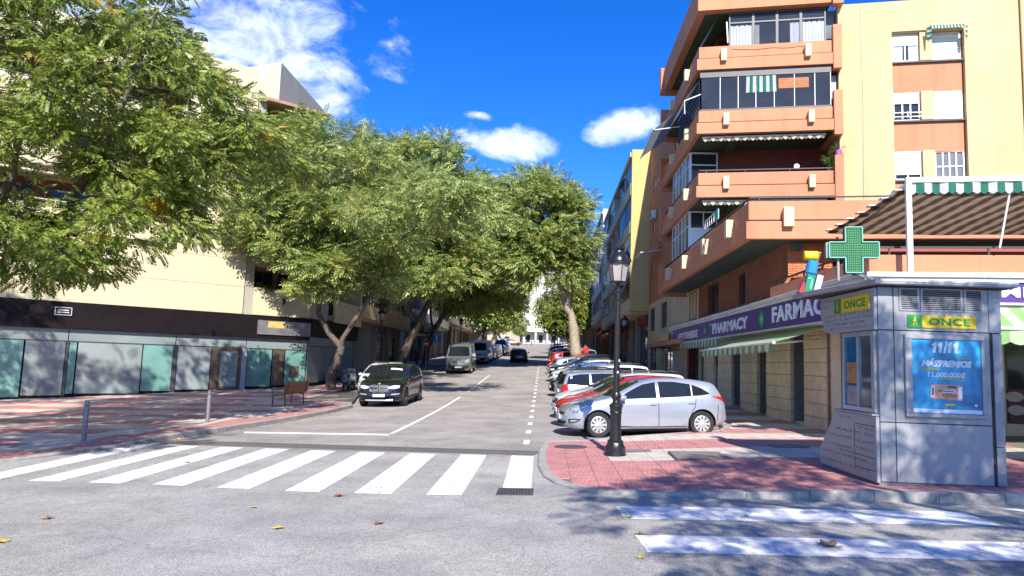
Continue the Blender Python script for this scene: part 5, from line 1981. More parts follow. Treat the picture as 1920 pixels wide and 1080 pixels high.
# sign on the fascia and the street plate
sg = thing("shop_sign", "long pale mirror-like sign with a yellow patch on the dark shop fascia", "sign", M=LF @ Matrix.Translation((6.95, -.19, 3.2)))
MB().box(-1.5, 1.5, -.06, 0, -.36, .40).build("board", mat("sign_silver", (.22, .21, .21), .3, metal=.3, amt=.35, scale=2.2), sg)
MB().box(-.95, -.05, -.066, -.0605, .02, .36).build("patch", mat("sign_yellow", (.55, .40, .12), .5, amt=.2, scale=3), sg)
sg = thing("street_name_plate", "small dark street name plate with a white border on the left shop fascia", "street sign", M=LF @ Matrix.Translation((-3.42, -.19, 3.42)))
MB().box(-.36, .36, -.03, 0, -.2, .2).build("plate", mat("plate_dark", (.03, .025, .035), .4), sg)
MB().box(-.33, .33, -.036, -.0305, .16, .18).box(-.33, .33, -.036, -.0305, -.18, -.16).box(-.33, -.31, -.036, -.0305, -.16, .16).box(.31, .33, -.036, -.0305, -.16, .16).box(-.2, .2, -.036, -.0305, .03, .07).box(-.22, .22, -.036, -.0305, -.07, -.03).build("border", M_LETTER, sg)
# upper floors: front face in tall courses with joints
FL = [4.27, 7.15, 10.03, 12.91]
holes = [(-7.5, 1.0, z + 1.05, z + 2.55) for z in FL[1:]]
zz = 3.88
cuts = [3.88, 5.32, 6.76, 8.2, 9.70, 11.08, 12.58, 13.96, 15.46, 17.4]
for a, b_ in zip(cuts[:-1], cuts[1:]):
    if any(h[2] - .02 <= a and b_ <= h[3] + .02 for h in holes):
        lpart("wall", MB(LF).box(-18, -7.5, 0, .35, a, b_ - .014), M_CREAM)
        lpart("wall", MB(LF).box(1.0, 4.66, 0, .35, a, b_ - .014), M_CREAM)
    else:
        lpart("wall", MB(LF).box(-18, 4.66, 0, .35, a, b_ - .014), M_CREAM)
lpart("core", MB(LF).box(-18, 4.3, 1.9, 10, 3.9, 17.2).box(-18, 4.3, .02, 1.9, 15.5, 17.2).box(-18, -7.6, .36, 1.9, 3.9, 15.5).box(1.1, 4.3, .36, 1.9, 3.9, 15.5), M_GREYB)
lpart("return_wall", MB(LF).box(4.31, 4.655, .352, 9, 3.88, 17.4), M_GREYB)
for z in FL[1:]:
    b = lpart("balcony", MB(LF).box(-7.5, 1.0, -.25, 1.88, z - .02, z + .10), M_CREAM)
    MB(LF).box(-7.5, 1.0, -.25, -.14, z + .10, z + 1.0).build("parapet_band", M_CREAM, b, world=True, bev=.01)
    MB(LF).box(-7.5, 1.0, -.28, -.12, z + 1.002, z + 1.06).build("coping", M_GREYB, b, world=True)
    for x in (-6.8, -4.2, -1.6):
        window(lb, LF, x, z + .2, 1.9, 2.1, 1.8, M_FRAME_D, 2)
    lpart("recess_wall", MB(LF).box(-7.5, 1.0, 1.88, 1.895, z, z + 2.6), mat("terrace_red", (.20, .05, .035), .8))
# right-hand balconies beside the grey pier
for k, z in enumerate(FL):
    b = lpart("balcony", MB(LF).box(5.22, SL, .02, 3.2, z - .28, z + .02), M_GREYB)
    MB(LF).box(5.2, SL, 0, .12, z - .4, z + 1.08).build("parapet_band", M_CREAM, b, world=True, bev=.012)
    MB(LS).box(.02, 3.2, -.0, .12, z - .4, z + 1.08).build("parapet_band", M_GREYB, b, world=True, bev=.012)
    window(lb, LF, 5.5, z + .15, 1.2, 2.0, 1.42, M_FRAME_D, 2)
    window(lb, LF, 7.0, z + .05, 1.0, 2.1, 1.42, M_FRAME_D, 1)
lpart("pier", MB(LF).box(4.67, 5.19, .1, 3, 3.87, 15.7), M_GREYB)
lpart("balcony_back", MB(LF).box(5.2, SL - .5, 1.5, 8, 3.87, 15.7), mat("loggia_ochre", (.30, .20, .10), .85, amt=.1))
lpart("eave", MB(LF).box(4.7, SL + .35, -.35, 8, 15.72, 15.9), mat("eave_tile", (.36, .22, .14), .8, amt=.15, scale=6), bev=.01)
ph = lpart("penthouse", MB().prism([(-15.6, 37.0), (-15.6, 44.5), (-22, 44.5), (-22, 39.0)], 15.92, 18.25), mat("penthouse_render", (.56, .49, .36), .85, amt=.06))
# street side upper floors
lpart("side_wall", MB(LS).box(.6, 9.6, 1.2, 9, 3.87, 15.7), M_BEIGE)
for k, z in enumerate(FL):
    b = lpart("balcony", MB(LS).box(3.3, 9.5, -.35, 1.19, z - .3, z + .02), M_GREYB)
    MB(LS).box(3.3, 9.5, -.38, -.26, z - .4, z + .98).build("parapet_band", M_BEIGE, b, world=True, bev=.012)
    for x in (3.9, 6.6):
        window(lb, LS, x, z + .1, 1.8, 2.1, 1.1, M_FRAME_D, 2, shutter=.3, sh=M_SHUT2)
ch = lpart("chimney", MB(LF).box(1.55, 2.05, .5, 1.0, 17.2, 18.3), M_CREAM)
MB(LF @ Matrix.Translation((1.8, .75, 18.3))).lathe([(.2, 0), (.21, .1), (.17, .24), (.08, .32)], 12).build("cowl", M_BLACKM, ch, world=True)
# things on the first floor balcony
aw = thing("awning", "cream scalloped awning above the planted balcony on the left corner building", "awning", M=LF @ Matrix.Translation((6.9, .3, 6.8)))
striped(((-1.6, .9, .28), (1.7, .9, .28)), ((-1.6, -.2, -.05), (1.7, -.2, -.05)), 12).build("fabric", [M_CREAMAWN, M_CREAMAWN], aw)
valance((-1.6, -.21, -.05), (1.7, -.21, -.05), .28, 14, None, .07).build("valance", [M_CREAMAWN, M_CREAMAWN], aw)
MB().tube([(-1.65, -.2, -.05), (1.75, -.2, -.05)], .03, 6).build("front_bar", M_TRIM, aw)
pl = thing("balcony_plants", "row of green plants trailing over the parapet of the left corner balcony", "plants", M=LF @ Matrix.Translation((6.8, .25, 5.36)))
rr = random.Random(4)
link("foliage", leaves_mesh("foliage", np.array([[rr.uniform(-1.3, 1.7), rr.uniform(-.25, .2), rr.uniform(-.1, .2)] for k in range(26)]), np.array([0, .5, -1.]), 18, .22, .22, T_MID, M_PLANT, 8), pl)
MB().box(-1.4, 1.7, 0, .3, -.28, .02).build("planter", M_POT, pl)
wl = thing("wall_lamp", "small black lantern fixed to the sunlit balcony parapet on the left", "lamp", M=LF @ Matrix.Translation((6.85, -.02, 4.6)))
MB().box(-.03, .03, -.02, 0, -.1, .3).tube([(0, -.02, .28), (0, -.14, .3), (0, -.16, .2)], .012, 6).build("bracket", M_BLACKM, wl)
MB().lathe([(.04, -.05), (.06, 0), (.07, .14), (.02, .2)], 8, (0, -.16, 0)).build("lantern", M_BLACKM, wl)
fn = thing("boundary_ledge", "pale ledge rail along the upper left terrace seen through the big tree", "rail", M=LF @ Matrix.Translation((-3.2, -.3, 8.25)))
MB().box(-4, 4, -.03, .03, .16, .2).build("rail", M_FRAME_W, fn)
mb = MB()
for k in range(9):
    mb.box(-3.9 + .97 * k, -3.87 + .97 * k, -.02, .02, -.05, .16)
mb.build("posts", M_FRAME_W, fn)


# ================================================================== the other apartment blocks of the street
def street_block(label, side, y0, y1, xf, zb_, nfl, fh, wall, band, gable, ground_m, seed, bay=4.4, setb=1.1, detail=2, awn=(), para=0.95):
    rr = random.Random(seed)
    L_ = y1 - y0
    fr = frame((xf, y1, 0), -90) if side == 'R' else frame((xf, y0, 0), 90)
    near = L_ if side == 'R' else 0.0                 # local x of the end that faces the crossing
    ym = (y0 + y1) / 2
    t = thing("apartment_building", label, "building", (xf + (4 if side == 'R' else -4), ym, zg(xf, ym)))
    P = lambda n, mb, m, par=None, **k: mb.build(n, m, par or t, world=True, **k)
    top = zb_ + nfl * fh
    g0 = zg(xf, y0) - .6
    P("core", MB(fr).box(.3, L_ - .3, setb, 11, zb_, top), wall)
    P("base", MB(fr).box(.05, L_ - .05, setb + .35, 11, g0, zb_ - .02), ground_m)
    xs = (L_ - .3, L_) if side == 'R' else (0, .3)
    P("gable_wall", MB(fr).box(xs[0], xs[1], 0, 11, zb_, top + .5), gable)
    P("roof_edge", MB(fr).box(0 if side == 'R' else .301, L_ - .301 if side == 'R' else L_, -.12, 11, top, top + .35), band)
    P("soffit", MB(fr).box(0, L_ - .31, .02, setb + .34, zb_ - .2, zb_ - .003) if side == 'R' else MB(fr).box(.31, L_, .02, setb + .34, zb_ - .2, zb_ - .003), band)
    nb = max(1, int(L_ / bay))
    bw_ = (L_ - .3) / nb
    off = 0 if side == 'R' else .3
    for f in range(nfl):
        z = zb_ + f * fh
        for k in range(nb):
            a = off + k * bw_
            bal = P("balcony", MB(fr).box(a + .10, a + bw_ - .1, .0, setb - .003, z, z + .14), band)
            MB(fr).box(a + .05, a + bw_ - .05, -.06, .07, z + .02, z + para).build("parapet_band", band, bal, world=True)
            P("party_wall", MB(fr).box(a + bw_ - .06, a + bw_ + .06, .075, setb, z + .15, z + fh), wall)
            kind = rr.random()
            hh = fh - para - .12
            if kind < .55:
                window(t, fr, a + .15, z + para + .01, bw_ - .3, hh, .0, rr.choice((M_FRAME_W, M_FRAME_W, M_FRAME_D, M_METAL)), 3 if detail < 2 else rr.choice((3, 4, 5)), rr.choice((M_PANE, M_PANE, M_PANE2)), shutter=rr.choice((0, 0, .4)) if detail > 1 else 0)
            else:
                window(t, fr, a + .3, z + .25, bw_ * .5, fh - .55, setb - .08, M_FRAME_D, 2, M_PANE)
                P("wall_panel", MB(fr).box(a + bw_ * .65, a + bw_ - .2, setb - .05, setb - .004, z + .2, z + fh - .2), rr.choice((M_MAROON, M_SHUT2, wall)))
            if (f, k) in awn or rr.random() < .16:
                m_ = rr.choice((M_TEALAWN, M_TEALAWN, ST_GREY[1], M_CREAMAWN))
                w_ = thing("awning", "%s awning, %s balcony row of the %s, %s bay from its near end" % ({M_TEALAWN: "teal", ST_GREY[1]: "grey", M_CREAMAWN: "cream"}[m_], ("lowest", "second", "third", "top")[f], SHORT[label], ("nearest", "second", "third", "fourth", "fifth", "sixth", "seventh")[nb - 1 - k if side == 'R' else k]), "awning", M=fr @ Matrix.Translation((a + bw_ / 2, 0, z + fh - .2)), group="balcony awnings of the %s" % SHORT[label])
                hw = bw_ / 2 - .25
                drop = rr.uniform(.8, 1.5)
                striped(((-hw, .05, 0), (hw, .05, 0)), ((-hw, -rr.uniform(.25, .9), -drop), (hw, -.6, -drop)), 6, rows=2).build("fabric", [m_, m_], w_)
                MB().tube([(-hw, .05, 0), (hw, .05, 0)], .05, 6).build("roller", M_TRIM, w_)
    # ground floor: shop openings
    ns = max(1, int(L_ / 4.2))
    sw_ = L_ / ns
    for k in range(ns):
        a = k * sw_
        zf = zg(xf, (y1 - a - sw_ / 2) if side == 'R' else (y0 + a + sw_ / 2)) + .13
        zt = zb_ - .25
        if zt - zf < 1.8:
            zt = zf + 2.6
        P("pillar", MB(fr).box(a + .06, a + .55, setb - .1, setb + .349, g0, zb_ - .21), ground_m)
        s = rr.random()
        if s < .35:
            d = MB(fr)
            n = int((zt - zf) / .13)
            for j in range(n):
                d.box(a + .6, a + sw_ - .05, setb + .22 + .02 * (j % 2), setb + .34, zf + .13 * j, zf + .13 * j + .12)
            P("roller_door", d, rr.choice((mat("roller_grey", (.40, .42, .46), .5), mat("roller_dark", (.10, .10, .11), .5), M_SHUT2)))
        else:
            window(t, fr, a + .6, zf, sw_ - .65, (zt - zf) * .82, setb + .25, rr.choice((M_FRAME_D, M_FRAME_W, M_BRONZE)), 2, M_PANE, transom=.75)
            P("shop_board", MB(fr).box(a + .58, a + sw_ - .03, setb + .1, setb + .34, zf + (zt - zf) * .84, zt), rr.choice((M_MAROON, mat("board_blue", (.05, .09, .25), .5), M_TRIM, M_BAND, mat("board_red", (.35, .03, .02), .5))))
    return t


SHORT = {}


def blk(short, label, *a, **k):
    SHORT[label] = short
    return street_block(label, *a, **k)


M_R3 = mat("pale_yellow_render", (.58, .42, .155), .85, amt=.05, scale=1.5, big=.08, streak=.08)
M_R3B = mat("band_beige", (.60, .52, .36), .85, amt=.08, scale=2, streak=.2)
M_WHITE = mat("white_render", (.62, .60, .56), .85, amt=.05, scale=1.5, streak=.12)
M_GREYR = mat("warm_grey_render", (.52, .47, .41), .85, amt=.08, scale=2, streak=.2)
M_TERR = mat("terracotta_render", (.34, .13, .07), .85, amt=.1)
M_GFLOOR = mat("shop_floor_wall", (.34, .26, .19), .8, amt=.12)
blk("yellow block", "yellow apartment block with a sunlit end wall behind the near lamp post", 'R', 52.5, 79.6, 6.0, 5.95, 4, 3.0, M_R3B, M_R3B, M_R3, M_GFLOOR, 5, awn=((1, 4), (1, 3), (0, 4), (0, 5), (2, 1)))
blk("white-ended block", "narrow white-ended apartment block beyond the yellow one", 'R', 80.2, 104, 5.9, 7.3, 4, 3.05, M_GREYR, M_GREYR, M_WHITE, M_TERR, 8, detail=1)
blk("grey block", "grey-beige apartment block further up the right side", 'R', 104.5, 132, 5.8, 8.2, 4, 3.0, M_R3B, M_WHITE, M_R3B, M_GFLOOR, 9, detail=1, bay=5.5)
blk("pale block", "pale apartment block near the top of the right side", 'R', 132.5, 168, 5.7, 9.4, 4, 3.0, M_WHITE, M_GREYR, M_WHITE, M_GFLOOR, 10, detail=1, bay=7)
blk("last right block", "last white apartment block on the right before the upper crossing", 'R', 168.5, 205, 5.4, 10.8, 4, 3.0, M_WHITE, M_WHITE, M_WHITE, M_GFLOOR, 12, detail=1, bay=9)
blk("beige left block", "beige apartment block with garage door behind the leaning dark trunk", 'L', 48.4, 66, -13.4, 4.6, 4, 3.0, M_BEIGE, M_BEIGE, M_BEIGE, M_GREYB, 21, bay=4.2)
blk("white left block", "white apartment block with shops behind the parked vans", 'L', 66.4, 92, -13.4, 5.8, 4, 3.0, M_WHITE, M_GREYR, M_WHITE, M_GREYB, 22, bay=5, detail=1)
blk("ochre left block", "ochre apartment block half hidden by the left street trees", 'L', 92.5, 124, -13.4, 6.8, 4, 3.0, M_R3B, M_BEIGE, M_R3, M_GFLOOR, 23, bay=7, detail=1)
blk("far left block", "far pale block on the left before the upper crossing", 'L', 124.5, 165, -13.4, 8.2, 4, 3.0, M_WHITE, M_WHITE, M_WHITE, M_GFLOOR, 24, bay=9, detail=1)
# white tower closing the street
tw = thing("tower_block", "bright white tower block closing the end of the street", "building", (3.5, 226, zg(3.5, 226)))
z = zg(3, 222)
tf = frame((-8.6, 222, z), 0)
MB(tf).box(0, 15.5, 0, 14, -1, 34).build("wall", M_WHITE, tw, world=True)
MB(tf).box(-.3, 15.8, -3.2, -.001, 3.4, 4.0).build("canopy", M_WHITE, tw, world=True)
for k in range(4):
    MB(tf).box(.4 + 3.7 * k, .9 + 3.7 * k, -3.0, -2.5, -1, 3.399).build("pillar", M_WHITE, tw, world=True)
for f in range(9):
    for x in (1.0, 6.4, 10.8):
        window(tw, tf, x, 6.2 + 3.05 * f, 1.1, 1.2, -.06, M_FRAME_W, 1, M_PANE)
for k in range(3):
    window(tw, tf, 1.2 + 4.1 * k, 0.1, 1.3, 2.4, -.07, M_FRAME_D, 2, M_PANE)
for (x0_, x1_, yy, h, m, lab) in ((-60, -26, 205, 15, M_R3B, "beige block along the upper cross street, far left"), (-24, -9, 232, 13, M_GREYB, "grey-beige block behind the dark trees at the upper crossing"), (12, 40, 232, 22, M_GREYR, "grey block beside the white tower at the street end")):
    q_ = thing("apartment_building", lab, "building", ((x0_ + x1_) / 2, yy, zg((x0_ + x1_) / 2, yy)))
    zz = zg((x0_ + x1_) / 2, yy)
    f_ = frame((x0_, yy, zz), 0)
    MB(f_).box(0, x1_ - x0_, 0, 12, -2, h).build("wall", m, q_, world=True)
    MB(f_).box(-.3, x1_ - x0_ + .3, -.4, 12.2, h + .001, h + .5).build("roof", M_R3B, q_, world=True)
    n = int((x1_ - x0_) / 4)
    for f in range(int(h / 3.1)):
        for k in range(n):
            window(q_, f_, 1 + 4 * k, 1.1 + 3.1 * f, 1.8, 1.4, -.05, M_FRAME_W, 1, M_PANE)
# awnings of the shops on the right
for k, (y0_, y1_, dz, lab) in enumerate(((60.5, 66.5, 0, "big plain red shop awning on the right pavement under the yellow block"), (67.2, 73.5, 0.2, "second red shop awning, just beyond the big one"))):
    z = zg(6, y0_) + 3.2 + dz
    t = thing("awning", lab, "awning", (6.6, (y0_ + y1_) / 2, z))
    striped(((7.3, y1_, z + .45), (7.3, y0_, z + .45)), ((5.0, y1_, z - .25), (5.0, y0_, z - .25)), 8, rows=3).build("fabric", [M_REDAWN, M_REDAWN], t, world=True)
    valance((4.99, y1_, z - .25), (4.99, y0_, z - .25), .35, 10).build("valance", [M_REDAWN, M_REDAWN], t, world=True)
    MB().tube([(5.0, y1_, z - .25), (5.0, y0_, z - .25)], .04, 6).build("front_bar", M_METAL, t, world=True)
for k, (y, z_) in enumerate(((77, 8.2), (70, 6.9), (64, 9.6))):
    aircon(None, frame((5.9, y, 0), -90), 0, z_, label="%s air conditioner hung on the street side of the yellow block" % ("farthest white", "middle white", "nearest and highest white")[k])
# stone doorway and shop signs on the left pavement
for (y, z0, w_, h_, m, cat, lab) in ((66.8, 2.9, 1.5, .5, mat("board_red", (.35, .03, .02), .5), "shop sign", "small red shop sign box by the second leaning trunk"), (70.5, 2.9, 2.2, .6, mat("board_blue", (.05, .09, .25), .5), "shop sign", "blue and white shop sign projecting over the left pavement"), (75.0, 3.0, 1.6, .5, M_TRIM, "shop sign", "white shop sign box furthest up the left pavement")):
    zz = zg(-12.9, y) + z0
    t = thing("shop_sign", lab, cat, (-12.2, y, zz))
    MB().box(-.9, .5, -.12, .12, -h_ / 2, h_ / 2).build("box", m, t)
    MB().box(-.8, .4, -.13, -.121, -h_ * .25, h_ * .25).build("face", M_TRIM, t)
    MB().tube([(-1.2, 0, 0), (-.9, 0, 0)], .03, 6).build("bracket", M_METAL, t)
# ================================================================== the lottery kiosk
M_KIOSK = mat("kiosk_grey", (.31, .308, .322), .42, metal=.25, amt=.07, scale=3, big=.10, spec=.5, streak=.12, stain=((.24, .235, .24), 2.6, .5, .56))
M_KIOSK2 = mat("kiosk_panel", (.34, .337, .35), .45, metal=.2, amt=.04, scale=4, big=.06)
M_KDARK = mat("kiosk_gap", (.03, .03, .035), .6)
M_LGREEN = mat("logo_green", (.015, .24, .05), .45, amt=.04)
M_LYELL = mat("logo_yellow", (.72, .50, .02), .45, amt=.04)
KX, KY = 4.72, 10.24
KZ = zg(5.5, 11) + .12
K = thing("lottery_kiosk", "grey metal lottery kiosk with a yellow ONCE sign and a blue poster", "kiosk", (KX, KY, KZ - .02), R(1.0))
KW, KD = 1.73, 1.28
MB().box(-.02, KW + .02, .02, KD + .7, -.12, .05).build("plinth", mat("kiosk_plinth", (.14, .14, .15), .7), K)
MB().box(.015, KW - .015, .02, KD, .05, 2.80).build("body", M_KDARK, K)
MB().box(.004, .216, 0, .3, .052, .872).box(.004, .216, 0, .3, .884, 2.182).box(.004, .216, 0, .3, 2.194, 2.81).build("corner_panel", M_KIOSK, K, bev=.006)
MB().box(.226, 1.555, 0, .018, .052, .872).build("lower_panel", M_KIOSK2, K, bev=.004)
MB().box(.226, 1.555, 0, .018, .884, 2.182).build("middle_panel", M_KIOSK, K, bev=.004)
MB().box(.226, 1.555, 0, .018, 2.194, 2.81).build("upper_panel", M_KIOSK, K, bev=.004)
MB().box(1.605, KW, 0, KD, .052, .58).box(1.605, KW, 0, KD, .588, 2.182).box(1.562, KW, 0, KD, 2.194, 2.81).build("door_panel", M_KIOSK, K, bev=.005)
MB().lathe([(.012, 0), (.012, .06)], 8, (1.582, .0, 1.16)).lathe([(.012, 0), (.012, .06)], 8, (1.582, .0, .3)).build("hinge", M_KDARK, K)
# louvred vents
for a, b_ in ((.30, .585), (.605, 1.195), (1.215, 1.485)):
    v = MB().box(a, b_, -.014, -.0005, 2.475, 2.50).box(a, b_, -.014, -.0005, 2.785, 2.805).box(a, a + .03, -.014, -.0005, 2.50, 2.785).box(b_ - .03, b_, -.014, -.0005, 2.50, 2.785).build("vent", M_KIOSK, K)
    MB().box(a + .03, b_ - .03, -.003, -.0008, 2.50, 2.785).build("vent_back", M_KDARK, v)
    n = 10
    for k in range(n):
        zz = 2.512 + .0275 * k
        MB().poly([(a + .03, -.016, zz), (b_ - .03, -.016, zz), (b_ - .03, -.004, zz + .017), (a + .03, -.004, zz + .017)]).poly([(a + .03, -.016, zz - .002), (b_ - .03, -.016, zz - .002), (b_ - .03, -.004, zz + .014), (a + .03, -.004, zz + .014)]).build("slat", M_KIOSK, v)


def logo(M, w, h, gname):
    """green square with a walking figure and a cane, yellow field with the letters ONCE"""
    g = .21 * w
    s = MB(M).box(0, w, -.016, 0, 0, h).build("sign_board", M_LYELL, K, bev=.004)
    MB(M).box(-.001, g, -.019, -.0165, -.001, h + .001).build("green_field", M_LGREEN, s)
    text_mb("ONCE", (w - g) * .76, h * .56, .004, .035, 0, M @ Matrix.Translation((g + (w - g) * .5, -.0165, h * .5)), 1.12).build("lettering", M_LGREEN, s)
    c, u = g * .48, h
    f = MB(M)
    y0, y1 = -.022, -.0195
    f.prism_y([(c + .055 * u * math.cos(k * math.pi / 5), u * .80 + .055 * u * math.sin(k * math.pi / 5)) for k in range(10)], y0, y1)
    f.prism_y([(c - .05 * u, u * .50), (c + .05 * u, u * .50), (c + .055 * u, u * .73), (c - .04 * u, u * .73)], y0, y1)
    f.prism_y([(c - .05 * u, u * .498), (c - .17 * u, u * .18), (c - .11 * u, u * .16), (c + .0 * u, u * .498)], y0, y1)
    f.prism_y([(c + .0 * u, u * .497), (c + .10 * u, u * .16), (c + .16 * u, u * .18), (c + .05 * u, u * .497)], y0 - .0005, y1 - .0005)
    f.prism_y([(c - .05 * u, u * .70), (c - .15 * u, u * .50), (c - .12 * u, u * .48), (c - .04 * u, u * .63)], y0 - .001, y1 - .001)
    f.prism_y([(c + .05 * u, u * .68), (c + .25 * u, u * .16), (c + .27 * u, u * .17), (c + .07 * u, u * .70)], y0 - .001, y1 - .001)
    f.build("walking_figure", M_LYELL, s)
    return s


logo(Matrix.Translation((.415, -.0005, 2.235)), .96, .185, "front")
# poster case
fr_ = MB()
for b in ((.35, 1.46, .97, 1.03), (.35, 1.46, 2.07, 2.135), (.35, .45, 1.03, 2.07), (1.41, 1.46, 1.03, 2.07)):
    fr_.box(b[0], b[1], -.05, -.0005, b[2], b[3])
pc = fr_.build("poster_frame", M_KIOSK2, K, bev=.008)


def poster_mat():
    m = mat("poster_blue", (.012, .30, .58), .35, amt=.10, scale=4, big=.2, coat=.3)
    nt = m.node_tree
    N, L = nt.nodes.new, nt.links.new
    p = nt.nodes['Principled BSDF']
    geo = N('ShaderNodeNewGeometry')
    n = N('ShaderNodeTexNoise')
    n.inputs['Scale'].default_value = 2.6
    n.inputs['Detail'].default_value = 3
    n.inputs['Distortion'].default_value = 1.0
    L(geo.outputs['Position'], n.inputs['Vector'])
    r = N('ShaderNodeValToRGB')
    r.color_ramp.elements[0].position = .36
    r.color_ramp.elements[0].color = (.005, .12, .30, 1)
    r.color_ramp.elements[1].position = .66
    r.color_ramp.elements[1].color = (.03, .42, .72, 1)
    L(n.outputs['Fac'], r.inputs[0])
    L(r.outputs[0], p.inputs['Base Color'])
    return m


MB().box(.452, 1.408, -.030, -.004, 1.032, 2.068).build("poster", poster_mat(), pc)
PZ = lambda v: 1.032 + v * 1.036
PX = lambda u: .452 + u * .956
M_PW = mat("print_white", (.66, .72, .76), .5, amt=.05)
M_PO = mat("print_olive", (.34, .40, .10), .5, amt=.05)
dg = MB(Matrix.Translation((PX(.30), -.0302, PZ(.825))))
dh = .15
for k, x0 in enumerate((.0, .085, .215, .30)):
    sk = lambda x, z: (x0 + x + .14 * z, z)
    dg.prism_y([sk(0, 0), sk(.042, 0), sk(.042, dh), sk(.012, dh), sk(-.022, dh * .80), sk(-.022, dh * .60), sk(0, dh * .70)], -.0016, 0)
dg.prism_y([(.150, -.01), (.172, -.01), (.212, dh + .01), (.190, dh + .01)], -.0016, 0)
dg.build("lettering", M_PW, pc)
for txt, u, v, w, h, sh, ofs in (("MÁS'PREMIOS", .50, .685, .74, .115, .25, .065), ("11.000.000€", .50, .525, .56, .075, .12, .04), ("ES", .685, .845, .06, .035, 0, .01)):
    text_mb(txt, w * .956, h * 1.036, .0015, ofs, sh, Matrix.Translation((PX(u), -.0302, PZ(v))), .95).build("lettering", M_PW, pc)
st = MB()
for u0, u1, v0, v1 in ((.64, .86, .742, .762), (.12, .385, .585, .615), (.39, .76, .455, .48)):
    st.box(PX(u0), PX(u1), -.0318, -.0303, PZ(v0), PZ(v1))
st.build("underline", M_PO, pc)
tk = Matrix.Translation((PX(.485), -.0305, PZ(.29))) @ Matrix.Rotation(R(2.5), 4, 'Y')
t_ = MB(tk).box(-.225, .225, -.004, 0, -.105, .105).build("ticket", mat("ticket_peach", (.62, .30, .20), .5, amt=.12, scale=9), pc)
MB(tk).box(-.215, -.165, -.0055, -.0042, -.085, .085).box(.165, .215, -.0055, -.0042, -.085, .085).box(-.06, .12, -.0055, -.0042, -.01, .035).build("ticket_field", M_PW, t_)
MB(tk).box(-.20, -.18, -.0066, -.0056, -.06, .05).box(.02, .14, -.0066, -.0043, .065, .09).box(-.11, .10, -.0066, -.0057, .005, .018).build("ticket_print", mat("print_dark", (.05, .04, .05), .5), t_)
m_ = MB(tk)
for k in range(4):
    m_.box(-.06 + .052 * k, -.02 + .052 * k, -.0066, -.0043, -.065, -.02)
m_.build("ticket_squares", mat("print_orange", (.55, .16, .06), .5), t_)
MB().box(PX(0.002), PX(.998), -.0316, -.0303, PZ(.004), PZ(.055)).build("footer_strip", M_PW, pc)
MB().box(PX(.46), PX(.60), -.0316, -.0303, PZ(.105), PZ(.135)).build("small_logo", M_LYELL, pc)
m_ = MB().prism_y([(PX(.91) + .022 * math.cos(k * math.pi / 6), PZ(.12) + .018 * math.sin(k * math.pi / 6)) for k in range(12)], -.0316, -.0303)
m_.build("round_mark", M_PW, pc)
# left side: sloping counter base, window bay and the projecting upper panel, all carrying raised dots
LSD = frame((0.0, 0.0, 0), -90)           # seen from the left: local x = -y (near edge at 0)
lowp = [(-2.0, .03), (-.012, .03), (-.012, .95), (-1.28, .95), (-1.36, .93), (-1.98, .30)]
MB(LSD).prism_y(lowp, -.05, 0).build("counter_panel", M_KIOSK2, K, bev=.006)
MB(LSD).prism_y([(-1.98, .03), (-1.3, .03), (-1.3, .9), (-1.36, .9), (-1.96, .29)], .001, .75).build("counter_box", M_KIOSK, K)
MB(LSD).box(-1.3, -.02, -.10, .02, .955, .985).build("counter_top", M_KIOSK, K, bev=.006)
MB(LSD).prism_y([(-.012, 2.19), (-.012, 2.80), (-1.9, 2.80), (-1.9, 2.50), (-1.72, 2.24), (-1.55, 2.19)], -.05, 0).build("upper_side_panel", M_KIOSK2, K, bev=.006)
MB(LSD).prism_y([(-1.3, 2.2), (-1.3, 2.79), (-1.88, 2.79), (-1.88, 2.5), (-1.7, 2.25), (-1.55, 2.2)], .001, .8).build("canopy_box", M_KIOSK, K)
MB(LSD).box(-1.22, -.05, -.052, -.0505, .35, .36).box(-.70, -.69, -.052, -.0505, .18, .80).box(-.70, -.05, -.052, -.0505, .80, .81).box(-.70, -.05, -.052, -.0505, .17, .18).build("hatch_line", M_KDARK, K)
wf = MB(LSD)
for b in ((-1.12, -.06, .99, 1.06), (-1.12, -.06, 2.11, 2.18), (-1.12, -1.04, 1.06, 2.11), (-.16, -.06, 1.06, 2.11), (-.62, -.57, 1.06, 2.11)):
    wf.box(b[0], b[1], -.04, .02, b[2], b[3])
wn = wf.build("window", mat("kiosk_window_frame", (.42, .43, .45), .35, metal=.5), K, bev=.006)
MB(LSD).box(-1.04, -.62, -.012, -.004, 1.06, 2.11).build("pane", mat("bay_blue", (.02, .14, .26), .12, amt=.4, scale=3, big=.2, spec=.6), wn)
MB(LSD).box(-.57, -.16, -.012, -.004, 1.06, 2.11).build("pane", mat("bay_mirror", (.30, .33, .36), .06, metal=.7, amt=.3, scale=3), wn)
MB(LSD).box(-1.0, -.66, -.0145, -.0125, 1.08, 1.36).build("bay_card", mat("bay_card", (.30, .26, .24), .5, amt=.3, scale=8), wn)
MB(LSD).box(-1.0, -.66, -.0145, -.0125, 1.40, 1.72).build("bay_card", mat("bay_orange", (.40, .18, .06), .5, amt=.4, scale=8), wn)
logo(LSD @ Matrix.Translation((-1.30, -.0505, 2.50)), 1.18, .225, "side")
br = MB(LSD)
rr = random.Random(12)
